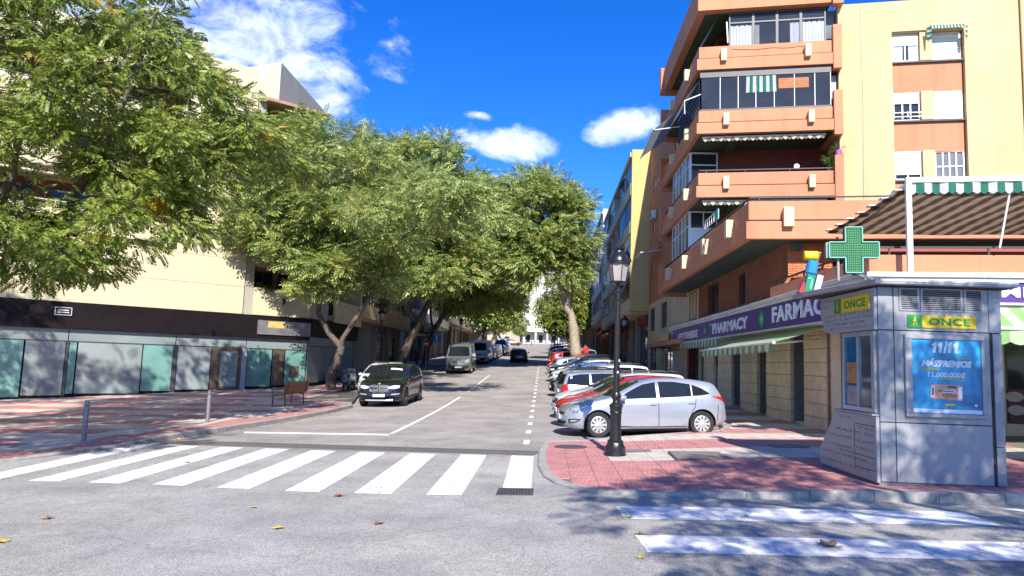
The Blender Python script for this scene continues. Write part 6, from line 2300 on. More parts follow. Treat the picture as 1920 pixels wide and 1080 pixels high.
for row, (x0, x1, z) in enumerate(((-1.84, -1.36, 2.72), (-1.84, -1.38, 2.62), (-1.84, -.05, 2.455), (-1.75, -.1, 2.385), (-1.65, -.3, 2.315), (-1.5, -.2, 2.245), (-1.32, -.75, .86), (-.62, -.1, .74), (-1.35, -.1, .66), (-1.6, -.1, .55), (-.64, -.1, .44), (-1.75, -.75, .40), (-1.85, -.1, .27), (-1.9, -.3, .13))):
    x = x0
    while x < x1:
        if rr.random() < .86:
            for i in (0, 1):
                for j in (0, 1, 2):
                    if rr.random() < .5:
                        u, w_ = x + .014 * i, z + .014 * j
                        br.box(u - .005, u + .005, -.0535, -.0505, w_ - .005, w_ + .005, 'k')
        x += .042
br.build("raised_dots", mat("braille_dark", (.16, .16, .18), .5), K, kind='stuff')
# roof with overhang
ro = MB().prism([(-.12, -.20), (1.86, -.20), (1.86, 2.25), (-.40, 2.25), (-.40, 1.75)], 2.825, 2.905).build("roof", mat("kiosk_roof", (.30, .30, .32), .5, metal=.3, amt=.06), K, bev=.012)
MB().prism([(-.05, -.12), (1.8, -.12), (1.8, 2.1), (-.3, 2.1)], 2.812, 2.8245).build("roof_soffit", M_KDARK, ro)
MB().box(-.05, 1.86, -.206, -.2005, 2.872, 2.903).build("roof_edge", M_TRIM, ro)
# coloured block figure standing on the roof
fg = thing("roof_figure", "colourful block figure with a yellow head standing on the left of the kiosk roof", "figure", M=WM[K.name] @ Matrix.Translation((-.17, 1.95, 2.905)) @ Matrix.Rotation(R(-8), 4, 'Z'))
ry = lambda a: Matrix.Rotation(R(a), 3, 'Y')
MB().cbox((.09, 0, .15), (.10, .16, .32), ry(14) @ Matrix.Rotation(R(0), 3, 'X')).build("white_leg", mat("figure_white", (.70, .70, .70), .4), fg, bev=.01)
MB().cbox((-.05, 0, .16), (.14, .17, .32), ry(12)).build("green_leg", mat("figure_green", (.01, .19, .09), .4), fg, bev=.01)
MB().cbox((-.025, -.088, .16), (.03, .006, .2), ry(12)).cbox((-.035, -.088, .25), (.09, .006, .03), ry(12)).build("leg_mark", mat("figure_mint", (.10, .50, .33), .4), fg)
MB().prism_y([(-.24, .005), (-.12, .005), (-.135, .24)], -.07, .07).build("red_wedge", mat("figure_red", (.40, .02, .03), .4), fg, bev=.006)
MB().cbox((0, 0, .44), (.17, .17, .25), ry(12)).build("blue_body", mat("figure_blue", (.01, .20, .68), .35), fg, bev=.03)
MB().lathe([(.075, -.11), (.082, -.10), (.082, .10), (.075, .11)], 20, (-.015, 0, .655), 'x').build("yellow_head", mat("figure_yellow", (.75, .55, .01), .35), fg, smooth=True)
# ================================================================== lamp posts, bench, bollards
M_LGLASS = mat("lantern_glass", (.50, .46, .43), .35, amt=.08, scale=6, trans=.3)


def lamp_post(label, x, y, z, s=1.0, detail=True, group=None, rz=0.0):
    t = thing("street_lamp", label, "street lamp", M=Matrix.Translation((x, y, z)) @ Matrix.Rotation(rz, 4, 'Z') @ Matrix.Scale(s, 4), group=group)
    MB().lathe([(.215, 0), (.215, .03), (.20, .05), (.20, .16), (.17, .20), (.155, .25), (.165, .27), (.135, .30)], 12).build("base", M_BLACKM, t, smooth=25)
    MB().lathe([(.118, .30), (.105, .50), (.108, .78), (.112, .80), (.122, .83), (.112, .86), (.125, .93), (.142, .96), (.125, .99), (.085, 1.02), (.075, 1.07), (.095, 1.12), (.095, 1.16), (.072, 1.22)], 14).build("pedestal", M_BLACKM, t, smooth=30)
    MB().lathe([(.066, 1.22), (.050, 3.02), (.050, 3.04), (.062, 3.06), (.062, 3.09), (.05, 3.11), (.05, 3.2), (.07, 3.22), (.07, 3.27), (.04, 3.30), (.035, 3.36)], 14).build("shaft", M_BLACKM, t, smooth=30)
    lt = MB().lathe([(.05, 3.36), (.15, 3.40), (.165, 3.43), (.15, 3.44)], 12).build("lantern_base", M_BLACKM, t, smooth=30)
    r0, r1, z0, z1 = .145, .205, 3.44, 3.78
    for k in range(6):
        a0, a1 = 2 * math.pi * (k + .5) / 6, 2 * math.pi * (k + 1.5) / 6
        p = [(r0 * math.cos(a0), r0 * math.sin(a0), z0), (r0 * math.cos(a1), r0 * math.sin(a1), z0), (r1 * math.cos(a1), r1 * math.sin(a1), z1), (r1 * math.cos(a0), r1 * math.sin(a0), z1)]
        MB().poly(p).build("pane", M_LGLASS, lt)
        MB().bar(p[0], p[3], .016).build("glazing_bar", M_BLACKM, lt)
    MB().lathe([(.215, 3.78), (.235, 3.79), (.235, 3.83), (.21, 3.85), (.20, 3.90), (.165, 3.97), (.11, 4.01), (.10, 4.03)], 16).build("lantern_cap", M_BLACKM, t, smooth=30)
    if detail:
        m = MB()
        for k in range(8):
            a = 2 * math.pi * k / 8
            c, s_ = math.cos(a), math.sin(a)
            m.tube([(.23 * c, .23 * s_, 3.83), (.265 * c, .265 * s_, 3.87), (.25 * c, .25 * s_, 3.90)], [.02, .016, .004], 5)
            m.tube([(.22 * c, .22 * s_, 3.84), (.20 * c, .20 * s_, 3.92)], [.02, .006], 5)
        m.build("cap_leaves", M_BLACKM, t)
        m = MB().lathe([(.09, 4.03), (.085, 4.06), (.115, 4.10), (.10, 4.11)], 12)
        for k in range(8):
            a = 2 * math.pi * k / 8
            m.tube([(.10 * math.cos(a), .10 * math.sin(a), 4.09), (.125 * math.cos(a), .125 * math.sin(a), 4.14)], [.018, .006], 5)
        m.build("crown", M_BLACKM, t)
    return t


l0 = lamp_post("tall black iron lamp post in front of the silver car", 1.36, 13.98, zg(1.36, 13.98) + lift_r(1.36, 14) + .002, 1.0, True, rz=R(15))
# paper scraps stuck on the near post
st = MB()
st.cbox((-.0, -.062, 1.62), (.035, .004, .04)).cbox((.03, -.055, 1.85), (.02, .004, .05))
st.build("sticker", M_PW, l0)
for lab, x, y, h in (("black lamp post on the right pavement seen beside the near post's shaft", 5.05, 47.0, 0.13), ("black lamp post standing between parked cars left of the pale trunk", .55, 67.0, 0.0), ("black lamp post with hanging pink flowers by the left facades", -11.0, 45.0, .13), ("black lamp post further along the left pavement, over the vans", -9.6, 75.0, .13), ("black lamp post far up the left pavement", -9.4, 104.0, .13)):
    copy_tree(l0, Matrix.Translation((x, y, zg(x, y) + h)) @ Matrix.Scale(1.0 if x > -9 else 1.12, 4), label=lab)
fb = thing("flower_basket", "basket of pink and white flowers hanging from the left lamp post", "flower basket", (-11.0, 45.0, zg(-11, 45) + 5.0))
rr = random.Random(9)
link("foliage", leaves_mesh("foliage", np.array([[rr.uniform(-.3, .3), rr.uniform(-.3, .3), rr.uniform(-.2, .3)] for k in range(14)]), np.array([0, 0, -.5]), 16, .2, .2, T_MID, M_PLANT, 9), fb)
fm = MB()
for k in range(150):
    c = Vector((rr.gauss(0, .22), rr.gauss(0, .22), rr.gauss(.05, .25)))
    q = Matrix.Rotation(rr.uniform(0, 6), 3, 'Z') @ Matrix.Rotation(rr.uniform(-1, 1), 3, 'X')
    fm.mi = k % 3 == 0
    fm.poly([c + q @ Vector(v) for v in ((-.05, 0, 0), (0, 0, -.05), (.05, 0, 0), (0, 0, .05))])
fm.build("blossoms", [mat("blossom_pink", (.55, .16, .32), .8), mat("blossom_white", (.7, .66, .7), .8)], fb)
MB().lathe([(.05, -.42), (.2, -.3), (.24, -.12), (.22, -.12)], 12).build("basket", M_FRAME_B, fb)

# bench
M_WOOD = mat("bench_wood", (.36, .135, .045), .45, amt=.18, scale=9, big=.12, rand=.1, bump=.2, bscale=30)
bx, by = -9.95, 26.9
bt = thing("park_bench", "reddish wooden slatted bench with iron legs at the left kerb", "bench", M=ground_matrix(bx, by, R(82), lift_l(bx, by)))
# local +x runs away from the camera, +y towards the facades (the seat side)
for k in range(5):
    MB().box(-.95, .95, -.10 + .098 * k, -.015 + .098 * k, .43, .465).build("seat_slat", M_WOOD, bt, bev=.006)
bq = Matrix.Rotation(R(14), 3, 'X')
for k in range(5):
    zc = .52 + .088 * k
    MB().cbox((0, -.15 - .022 * k, zc), (1.9, .03, .078), Matrix.Rotation(R(-14), 3, 'X').inverted()).build("back_slat", M_WOOD, bt, bev=.006)
for x in (-.72, .72):
    MB().tube([(x, -.12, 0), (x, -.10, .42), (x, -.16, .55), (x, -.255, .92)], .022, 6).tube([(x, .42, 0), (x, .38, .42), (x, .30, .425), (x, -.1, .425)], .022, 6).build("leg", M_BLACKM, bt)
    MB().tube([(x, .38, .42), (x, .40, .62), (x, .30, .67), (x, -.2, .68)], .018, 6).build("armrest", M_BLACKM, bt)

# bollards
M_BOLL = mat("bollard_steel", (.24, .235, .235), .45, metal=.4, amt=.12, scale=9, stain=((.10, .09, .08), 5, .5))


def bollard(label, x, y):
    t = thing("bollard", label, "bollard", (x, y, zg(x, y) + lift_l(x, y)), group="bollards on the left pavement corner")
    MB().lathe([(.075, 0), (.075, .012), (.055, .015)], 16).build("foot", M_BOLL, t)
    MB().lathe([(.055, .015), (.055, .80), (.052, .83), (.052, .90), (.046, .915), (.02, .92)], 18).build("post", M_BOLL, t, smooth=30)
    MB().lathe([(.0565, .795), (.0565, .815)], 18).build("groove_ring", M_GRILL, t)
    return t


bollard("nearest grey steel bollard at the far left end of the crossing", -10.62, 15.70)
bollard("second grey steel bollard, further along the kerb before the bench", -9.86, 20.0)
# blue traffic sign on the left pavement and a pole sign far up the street
ts = thing("traffic_sign", "square blue parking sign on the left pavement beside the grey van", "traffic sign", (-9.35, 57.5, zg(-9.35, 57.5) + .12))
MB().tube([(0, 0, 0), (0, 0, 2.8)], .03, 8).build("pole", M_METAL, ts)
MB().box(-.3, .3, -.045, -.03, 2.15, 2.85).build("plate", mat("sign_blue", (.01, .09, .45), .4), ts)
MB().box(-.25, .25, -.05, -.0452, 2.2, 2.23).box(-.25, .25, -.05, -.0452, 2.77, 2.8).box(-.06, .06, -.05, -.0452, 2.3, 2.7).build("white_mark", M_LETTER, ts)
ts = thing("traffic_sign", "round no-entry style red sign low on the left pavement near the van", "traffic sign", (-9.9, 56.0, zg(-9.9, 56) + .12))
MB().tube([(0, 0, 0), (0, 0, 2.3)], .03, 8).build("pole", M_METAL, ts)
MB().lathe([(.22, -.05), (.22, -.035)], 24, (0, 0, 2.1), 'y').build("plate", mat("sign_red", (.48, .02, .02), .4), ts)
MB().box(-.15, .15, -.058, -.0505, 2.06, 2.14).build("white_mark", M_LETTER, ts)
# ================================================================== vehicles


def car_paint(name, col, metal=.0, rough=.28):
    return mat("paint_" + name, col, rough, metal=metal, amt=.03, scale=3, big=.03, coat=.8, spec=.5)


P_SILVER = car_paint("silver", (.37, .395, .45), .45, .3)
P_RED = car_paint("red", (.50, .012, .02))
P_WHITE = car_paint("white", (.70, .70, .69))
P_BLACK = car_paint("black", (.010, .011, .013), .1, .22)
P_DGREY = car_paint("dark_grey", (.06, .062, .068), .4)
P_GREY = car_paint("mid_grey", (.22, .23, .25), .5)
P_BLUE = car_paint("blue", (.02, .12, .42), .1)
P_LBLUE = car_paint("pale_blue", (.38, .44, .52), .3)
P_BROWN = car_paint("brown", (.22, .13, .09), .3)
P_NAVY = car_paint("navy", (.02, .03, .06), .3)
P_VAN = car_paint("van_grey", (.10, .115, .11), .1, .4)
M_TYRE = mat("tyre", (.018, .018, .019), .85, amt=.2, scale=20, bump=.2)
M_RIM = mat("rim_silver", (.55, .54, .53), .35, metal=.6, amt=.06)
M_RIMD = mat("rim_dark", (.03, .03, .032), .35, metal=.5)
M_CGLASS = glass_mat("car_glass", (.012, .015, .017), rough=.02, spec=.45)
M_LAMPG = mat("headlight", (.32, .33, .34), .1, metal=.3, amt=.75, scale=16, big=.2, coat=1)
M_LAMPW = mat("headlight_white", (.62, .64, .66), .1, amt=.3, scale=14, coat=1)
M_TAIL = mat("tail_light", (.42, .012, .012), .12, amt=.15, scale=10, coat=1)
M_TRIMB = mat("black_trim", (.014, .014, .015), .55, amt=.2)
M_CHROME = mat("chrome", (.55, .55, .56), .22, metal=.45, amt=.05)
M_PLATE = mat("number_plate", (.62, .63, .66), .5, amt=.05)
M_PLATEB = mat("plate_blue", (.01, .06, .40), .5)
M_PLATEK = mat("plate_characters", (.14, .14, .16), .6)


def smooth_interp(pts, xs, win=.10):
    p = sorted(pts)
    px, pz = np.array([q[0] for q in p]), np.array([q[1] for q in p])
    acc = np.zeros_like(xs)
    for d in (-1, -.5, 0, .5, 1):
        acc += np.interp(np.clip(xs + d * win, px[0], px[-1]), px, pz)
    a = acc / 5
    e = np.interp(xs, px, pz)
    w = np.clip(np.minimum(xs - px[0], px[-1] - xs) / .12, 0, 1)
    return a * w + e * (1 - w)


def shell_mesh(sp):
    xf, xr = sp['top'][0][0], sp['top'][-1][0]
    n = 84
    t = np.linspace(0, 1, n)
    xs = xr + (xf - xr) * (0.5 - 0.5 * np.cos(math.pi * t)) * .5 + (xf - xr) * t * .5
    zt = smooth_interp(sp['top'], xs, sp.get('win', .07))
    zb = smooth_interp(sp['belt'], xs)
    w = smooth_interp(sp['plan'], xs)
    z0 = smooth_interp(sp['bot'], xs)
    rings = []
    for k, x in enumerate(xs):
        W_, b, tp, bt = w[k], min(zb[k], zt[k] - .012), zt[k], z0[k]
        g = min(max((tp - b - .05) / .28, 0), 1)
        hgt = max(tp - b - .06, 0)
        wr = W_ * .955 - hgt * sp.get('tumble', .40)
        wr = (1 - g) * W_ * .90 + g * wr
        mid = bt + (b - bt) * .52
        pts = [(0, bt), (.78 * W_, bt), (.92 * W_, bt + .035), (.972 * W_, bt + .10), (.993 * W_, bt + (mid - bt) * .6), (W_, mid), (.997 * W_, mid + (b - mid) * .45), (.985 * W_, b - .05), (.955 * W_, b)]
        if g > 0:
            pass
        za = b + (tp - b) * (.55 * (1 - g) + .50 * g)
        pts += [(W_ * .955 + (wr - W_ * .955) * .5 * g + (1 - g) * (-.025 * W_), za if g > .3 else b + (tp - b) * .35),
                (wr + .012 * g, tp - .075 * g - (1 - g) * (tp - b) * .30), (wr - .05 * g - (1 - g) * .10 * W_, tp - .030 * g - (1 - g) * (tp - b) * .12), (wr * .72 * g + (1 - g) * .55 * W_, tp - .010 * g - (1 - g) * (tp - b) * .03), (wr * .36 * g + (1 - g) * .28 * W_, tp - .002), (0, tp)]
        rings.append([(x, y, z) for y, z in pts])
    m = len(rings[0])
    v, f = [], []
    Wm = max(w)
    cf, cr = sp.get('cf', .24), sp.get('cr', .14)

    def bend(p):
        x, y, z = p
        q = (abs(y) / Wm) ** 2.2
        a = min(max((x - (xf - .75)) / .75, 0), 1)
        b = min(max(((xr + .6) - x) / .6, 0), 1)
        return (x - cf * q * a * a + cr * q * b * b, y, z)
    idx = []
    for r_ in rings:
        row = []
        for j, p in enumerate(r_):
            v.append(bend(p))
            row.append(len(v) - 1)
        mir = {}
        for j, p in enumerate(r_):
            if j in (0, m - 1):
                mir[j] = row[j]
            else:
                v.append(bend((p[0], -p[1], p[2])))
                mir[j] = len(v) - 1
        ring = row + [mir[j] for j in range(m - 2, 0, -1)]
        idx.append(ring)
    L_ = len(idx[0])
    for a, b in zip(idx[:-1], idx[1:]):
        for j in range(L_):
            f.append((a[j], a[(j + 1) % L_], b[(j + 1) % L_], b[j]))
    f.append(tuple(idx[0]))
    f.append(tuple(idx[-1][::-1]))
    return v, f


def cut_arches(v, f, sp, m):
    me = bpy.data.meshes.new("body")
    me.from_pydata(v, [], f)
    bm = bmesh.new()
    bm.from_mesh(me)
    bmesh.ops.recalc_face_normals(bm, faces=bm.faces[:])
    bm.to_mesh(me)
    bm.free()
    me.materials.append(m)
    me.materials.append(M_TRIMB)
    o = bpy.data.objects.new("body", me)
    COL.objects.link(o)
    cb = MB()
    W_ = max(p[1] for p in sp['plan'])
    for x in sp['axles']:
        for s in (-1, 1):
            ya, yb_ = sorted((s * (W_ - .30), s * (W_ + .2)))
            cb.lathe([(sp['R'] + .055, ya), (sp['R'] + .055, yb_)], 36, (x, 0, sp['R']), 'y')
    ce = cb.mesh("cutter", [m, M_TRIMB])
    ce.polygons.foreach_set('material_index', [1] * len(ce.polygons))
    c = bpy.data.objects.new("cutter", ce)
    COL.objects.link(c)
    b = o.modifiers.new("b", 'BOOLEAN')
    b.operation = 'DIFFERENCE'
    b.solver = 'EXACT'
    b.object = c
    dg = bpy.context.evaluated_depsgraph_get()
    res = bpy.data.meshes.new_from_object(o.evaluated_get(dg))
    bpy.data.objects.remove(o)
    bpy.data.objects.remove(c)
    res.name = "body"
    res.polygons.foreach_set('use_smooth', [True] * len(res.polygons))
    res.set_sharp_from_angle(angle=R(38))
    return res


class Body:
    def __init__(self, v, f):
        self.t = BVHTree.FromPolygons([Vector(p) for p in v], f)
        self.v = v

    def hit(self, axis, u, z):
        if axis == 'left':
            o, d = Vector((u, 3, z)), Vector((0, -1, 0))
        elif axis == 'right':
            o, d = Vector((u, -3, z)), Vector((0, 1, 0))
        elif axis == 'front':
            o, d = Vector((6, u, z)), Vector((-1, 0, 0))
        elif axis == 'rear':
            o, d = Vector((-6, u, z)), Vector((1, 0, 0))
        else:
            o, d = Vector((u, z, 6)), Vector((0, 0, -1))
        h = self.t.ray_cast(o, d)
        if h[0] is None:
            h = self.t.find_nearest(o + d * 4.0)
        return h[0], (h[1] if h[1].dot(d) < 0 else -h[1]), d


def resample(c, n):
    c = [Vector((p[0], p[1])) for p in c]
    cum = [0]
    for a, b in zip(c[:-1], c[1:]):
        cum.append(cum[-1] + (b - a).length)
    out = []
    for k in range(n + 1):
        s = cum[-1] * k / n
        i = 0
        while i < len(c) - 2 and s > cum[i + 1]:
            i += 1
        t = (s - cum[i]) / max(cum[i + 1] - cum[i], 1e-6)
        out.append(c[i].lerp(c[i + 1], min(max(t, 0), 1)))
    return out


def patch(bd, axis, top, bot, off=.006, nu=10, nv=4, rim=.02):
    """skin laid on the body between an upper and a lower line (in the view along axis)"""
    T, B = resample(top, nu), resample(bot, nu)
    mb = MB()
    grid, edge = [], {}
    for j in range(nv + 1):
        row = []
        for i in range(nu + 1):
            q = T[i].lerp(B[i], j / nv)
            p, n, d = bd.hit(axis, q.x, q.y)
            row.append(mb.pt(p + n * off))
            if i in (0, nu) or j in (0, nv):
                edge[(i, j)] = mb.pt(p + n * (off - rim))
        grid.append(row)
    for j in range(nv):
        for i in range(nu):
            mb.face((grid[j][i], grid[j][i + 1], grid[j + 1][i + 1], grid[j + 1][i]))
    for i in range(nu):
        for j in (0, nv):
            mb.face((grid[j][i], grid[j][i + 1], edge[(i + 1, j)], edge[(i, j)]))
    for j in range(nv):
        for i in (0, nu):
            mb.face((grid[j][i], grid[j + 1][i], edge[(i, j + 1)], edge[(i, j)]))
    return mb


def seam(bd, axis, line, w=.017, off=.003, n=10):
    q = resample(line, n)
    mb = MB()
    prev = None
    for k, p in enumerate(q):
        d = (q[min(k + 1, n)] - q[max(k - 1, 0)]).normalized()
        nn = Vector((-d.y, d.x)) * w / 2
        ids = []
        for s in (-1, 1):
            h, nr, _ = bd.hit(axis, p.x + nn.x * s, p.y + nn.y * s)
            ids.append(mb.pt(h + nr * off))
        if prev:
            mb.face((prev[0], prev[1], ids[1], ids[0]))
        prev = ids
    return mb


def wheel_meshes(Rr, wid, spokes=10, rimr=None, dark=False, cap=True):
    rimr = rimr or Rr * .66
    h = wid / 2
    tyre = MB().lathe([(rimr, -h * .86), (Rr * .92, -h), (Rr * .985, -h * .8), (Rr, -h * .4), (Rr, h * .4), (Rr * .985, h * .8), (Rr * .92, h), (rimr, h * .86), (rimr * .97, h * .7), (rimr * .97, -h * .7), (rimr, -h * .86)], 32, axis='y', caps=False).mesh("tyre", M_TYRE, smooth=50)
    rb = MB().lathe([(rimr * .99, h * .80), (rimr * .90, h * .86), (rimr * .88, h * .45)], 32, axis='y', caps=False)
    for k in range(spokes):
        a = 2 * math.pi * k / spokes
        c, s = math.cos(a), math.sin(a)
        px, pz = -s, c
        w0, w1 = rimr * .10, rimr * (.17 if spokes > 7 else .14)
        r0, r1 = rimr * .25, rimr * .90
        y0, y1 = h * .82, h * .78
        pts = [(c * r0 + px * w0, y0, s * r0 + pz * w0), (c * r0 - px * w0, y0, s * r0 - pz * w0), (c * r1 - px * w1, y1, s * r1 - pz * w1), (c * r1 + px * w1, y1, s * r1 + pz * w1)]
        i = [rb.pt(p) for p in pts]
        j = [rb.pt((p[0], p[1] - .02, p[2])) for p in pts]
        rb.face(i)
        for e in range(4):
            rb.face((i[e], i[(e + 1) % 4], j[(e + 1) % 4], j[e]))
    rb.lathe([(rimr * .34, h * .60), (rimr * .34, h * .84), (rimr * .26, h * .90), (.001, h * .92)], 20, axis='y', caps=False)
    rim = rb.mesh("rim", M_RIMD if dark else M_RIM, smooth=35)
    disc = MB().lathe([(rimr * .96, h * .30), (.001, h * .32)], 24, axis='y', caps=False).mesh("brake_disc", M_TRIMB)
    return tyre, rim, disc


def build_car(name, label, cat, sp, paint, group=None):
    t = thing(name, label, cat, group=group)
    v, f = shell_mesh(sp)
    bd = Body(v, f)
    link("body", cut_arches(v, f, sp, paint), t)
    W_ = max(p[1] for p in sp['plan'])
    # wheels
    ty, ri, di = wheel_meshes(sp['R'], sp.get('tw', .21), sp.get('spokes', 10), dark=sp.get('dark_rim', False))
    for x in sp['axles']:
        for s in (1, -1):
            M = Matrix.Translation((x, s * (W_ - sp.get('tw', .21) / 2 - .012), sp['R'])) @ (Matrix.Identity(4) if s > 0 else Matrix.Rotation(math.pi, 4, 'Z'))
            wm = MB().lathe([(.05, -.06), (.05, .04)], 10, axis='y')
            w_ = link("wheel", wm.mesh("wheel", M_TRIMB), t, M)
            link("tyre", ty, w_)
            link("rim", ri, w_)
            link("brake_disc", di, w_)
    MB().box(sp['axles'][1] + .3, sp['axles'][0] - .3, -W_ * .8, W_ * .8, .14, .3).build("underbody", M_TRIMB, t)
    for axis in ('left', 'right'):
        for n, tp, bt, m, off in sp.get('side', ()):
            patch(bd, axis, tp, bt, off).build(n, m if m else paint, t, smooth=50)
        for ln in sp.get('seams', ()):
            seam(bd, axis, ln).build("seam", M_TRIMB, t)
        for hx, hz in sp.get('handles', ()):
            p, nn, _ = bd.hit(axis, hx, hz)
            MB().cbox(p + nn * .02, (.17, .03, .028)).build("door_handle", paint if not sp.get('black_handles') else M_TRIMB, t, bev=.008)
        if 'mirror' in sp:
            x, z = sp['mirror']
            p, nn, _ = bd.hit(axis, x, z)
            s = 1 if axis == 'left' else -1
            mm = MB().lathe([(.02, -.10), (.062, -.095), (.075, -.03), (.07, .05), (.035, .09), (.01, .10)], 12, (x - .02, p.y + s * .125, z + .05), 'x')
            mm.v = [(q[0], (q[1] - (p.y + s * .125)) * 1.35 + p.y + s * .125, q[2]) for q in mm.v]
            o = mm.build("wing_mirror", paint if not sp.get('black_mirror') else M_TRIMB, t, smooth=60)
            MB().bar((x, p.y - s * .02, z - .01), (x - .02, p.y + s * .08, z + .02), .04).build("mirror_arm", M_TRIMB, o)
    for n, axis, tp, bt, m, off in sp.get('ends', ()):
        mir = n.endswith('*')
        n = n.rstrip('*')
        patch(bd, axis, tp, bt, off).build(n, m if m else paint, t, smooth=50)
        if mir:
            patch(bd, axis, [(-q[0], q[1]) for q in tp], [(-q[0], q[1]) for q in bt], off).build(n, m if m else paint, t, smooth=50)
    for axis, z in (('front', sp.get('plate_f')), ('rear', sp.get('plate_r'))):
        if z:
            p, nn, d = bd.hit(axis, 0, z)
            s = 1 if axis == 'front' else -1
            M = Matrix.Translation((p.x + .012 * s, 0, z)) @ Matrix.Rotation(R(90 * s), 4, 'Z')
            pl = MB(M).box(-.26, .26, -.012, .02, -.055, .055).build("number_plate", M_PLATE, t)
            MB(M).box(-.26, -.215, -.0135, -.0125, -.055, .055).build("plate_band", M_PLATEB, pl)
            MB(M).box(-.17, .0, -.0135, -.0125, -.03, .03).box(.05, .20, -.0135, -.0125, -.03, .03).build("plate_marks", mat("plate_smudge", (.38, .39, .42), .6, amt=.5, scale=30), pl)
    for ex in sp.get('extra', ()):
        ex(t, bd, paint)
    return t


def rails(z, x0, x1, y):
    def fn(t, bd, paint):
        for s in (-1, 1):
            MB().tube([(x0, s * y, z - .05), (x0 - .1, s * y, z), (x1 + .1, s * y, z), (x1, s * y, z - .06)], .018, 6).build("roof_rail", M_TRIMB, t)
    return fn


def badge(z, m=None):
    def fn(t, bd, paint):
        p, n, d = bd.hit('front', 0, z)
        MB().lathe([(.055, 0), (.055, .012), (.04, .016)], 16, (p.x, 0, z), 'x').build("badge", M_CHROME, t)
    return fn


HATCH = dict(
    top=[(2.15, .40), (2.135, .56), (2.09, .66), (1.95, .755), (1.6, .86), (1.2, .95), (.98, .99), (.55, 1.20), (.15, 1.375), (-.15, 1.44), (-.5, 1.468), (-1.0, 1.455), (-1.5, 1.395), (-1.80, 1.335), (-1.93, 1.15), (-2.03, 1.0), (-2.12, .84), (-2.15, .5)],
    belt=[(2.15, .50), (1.9, .68), (1.2, .85), (.9, .90), (0, .935), (-1, .985), (-1.7, 1.03), (-2.15, .85)],
    plan=[(2.15, .66), (2.05, .76), (1.85, .83), (1.5, .875), (1.0, .89), (-1.2, .89), (-1.7, .865), (-2.0, .81), (-2.15, .72)],
    bot=[(2.15, .30), (1.95, .20), (1.5, .17), (-1.6, .18), (-2.0, .27), (-2.15, .36)], axles=(1.27, -1.38), R=.315, tw=.205, spokes=10,
    side=[("side_window", [(.80, .95), (.45, 1.14), (.12, 1.295), (-.22, 1.355)], [(.80, .935), (.45, .945), (.12, .955), (-.22, .965)], M_CGLASS, .006),
          ("side_window", [(-.30, 1.365), (-.7, 1.36), (-1.12, 1.30)], [(-.30, .97), (-.7, .985), (-1.12, 1.005)], M_CGLASS, .006),
          ("side_window", [(-1.16, 1.29), (-1.4, 1.20), (-1.60, 1.075)], [(-1.16, 1.01), (-1.4, 1.025), (-1.60, 1.055)], M_CGLASS, .006),
          ("door", [(.93, .86), (.3, .90), (-.24, .93)], [(.90, .30), (.3, .27), (-.24, .27)], None, .004),
          ("door", [(-.27, .93), (-.8, .955), (-1.22, .98)], [(-.27, .27), (-.8, .27), (-1.0, .42)], None, .004),
          ("headlight", [(2.00, .665), (1.78, .735), (1.48, .815)], [(2.00, .585), (1.78, .61), (1.48, .795)], M_LAMPG, .006),
          ("fog_lamp", [(2.0, .455), (1.86, .47), (1.70, .455)], [(2.0, .36), (1.86, .36), (1.76, .41)], M_TRIMB, .005),
          ("fog_lamp", [(1.96, .43), (1.86, .44), (1.78, .435)], [(1.96, .385), (1.86, .385), (1.80, .415)], M_LAMPG, .010),
          ("tail_light", [(-1.68, 1.00), (-1.9, .985), (-2.06, .94)], [(-1.68, .985), (-1.9, .90), (-2.09, .80)], M_TAIL, .006)],
    seams=[[(.98, .86), (.92, .55), (.90, .28)], [(-.255, 1.36), (-.255, .6), (-.255, .27)], [(-1.24, .98), (-1.2, .75), (-1.02, .42)], [(.95, .285), (-.3, .255), (-.98, .255)], [(-1.83, .78), (-1.80, .55), (-1.78, .40)]],
    handles=[(-.12, .80), (-1.10, .83)], mirror=(.72, .93),
    ends=[("windscreen", 'front', [(-.53, 1.36), (0, 1.40), (.53, 1.36)], [(-.72, 1.0), (0, 1.005), (.72, 1.0)], M_CGLASS, .006),
          ("rear_window", 'rear', [(-.50, 1.29), (0, 1.31), (.50, 1.29)], [(-.60, 1.06), (0, 1.03), (.60, 1.06)], M_CGLASS, .006),
          ("grille", 'front', [(-.50, .60), (0, .62), (.50, .60)], [(-.44, .54), (0, .545), (.44, .54)], M_TRIMB, .006),
          ("lower_grille", 'front', [(-.45, .42), (0, .43), (.45, .42)], [(-.40, .30), (0, .29), (.40, .30)], M_TRIMB, .006),
          ("tail_light*", 'rear', [(.48, .96), (.62, .98), (.76, .97)], [(.50, .84), (.62, .82), (.76, .80)], M_TAIL, .006)],
    plate_f=.49, plate_r=.72, extra=[badge(.58)])
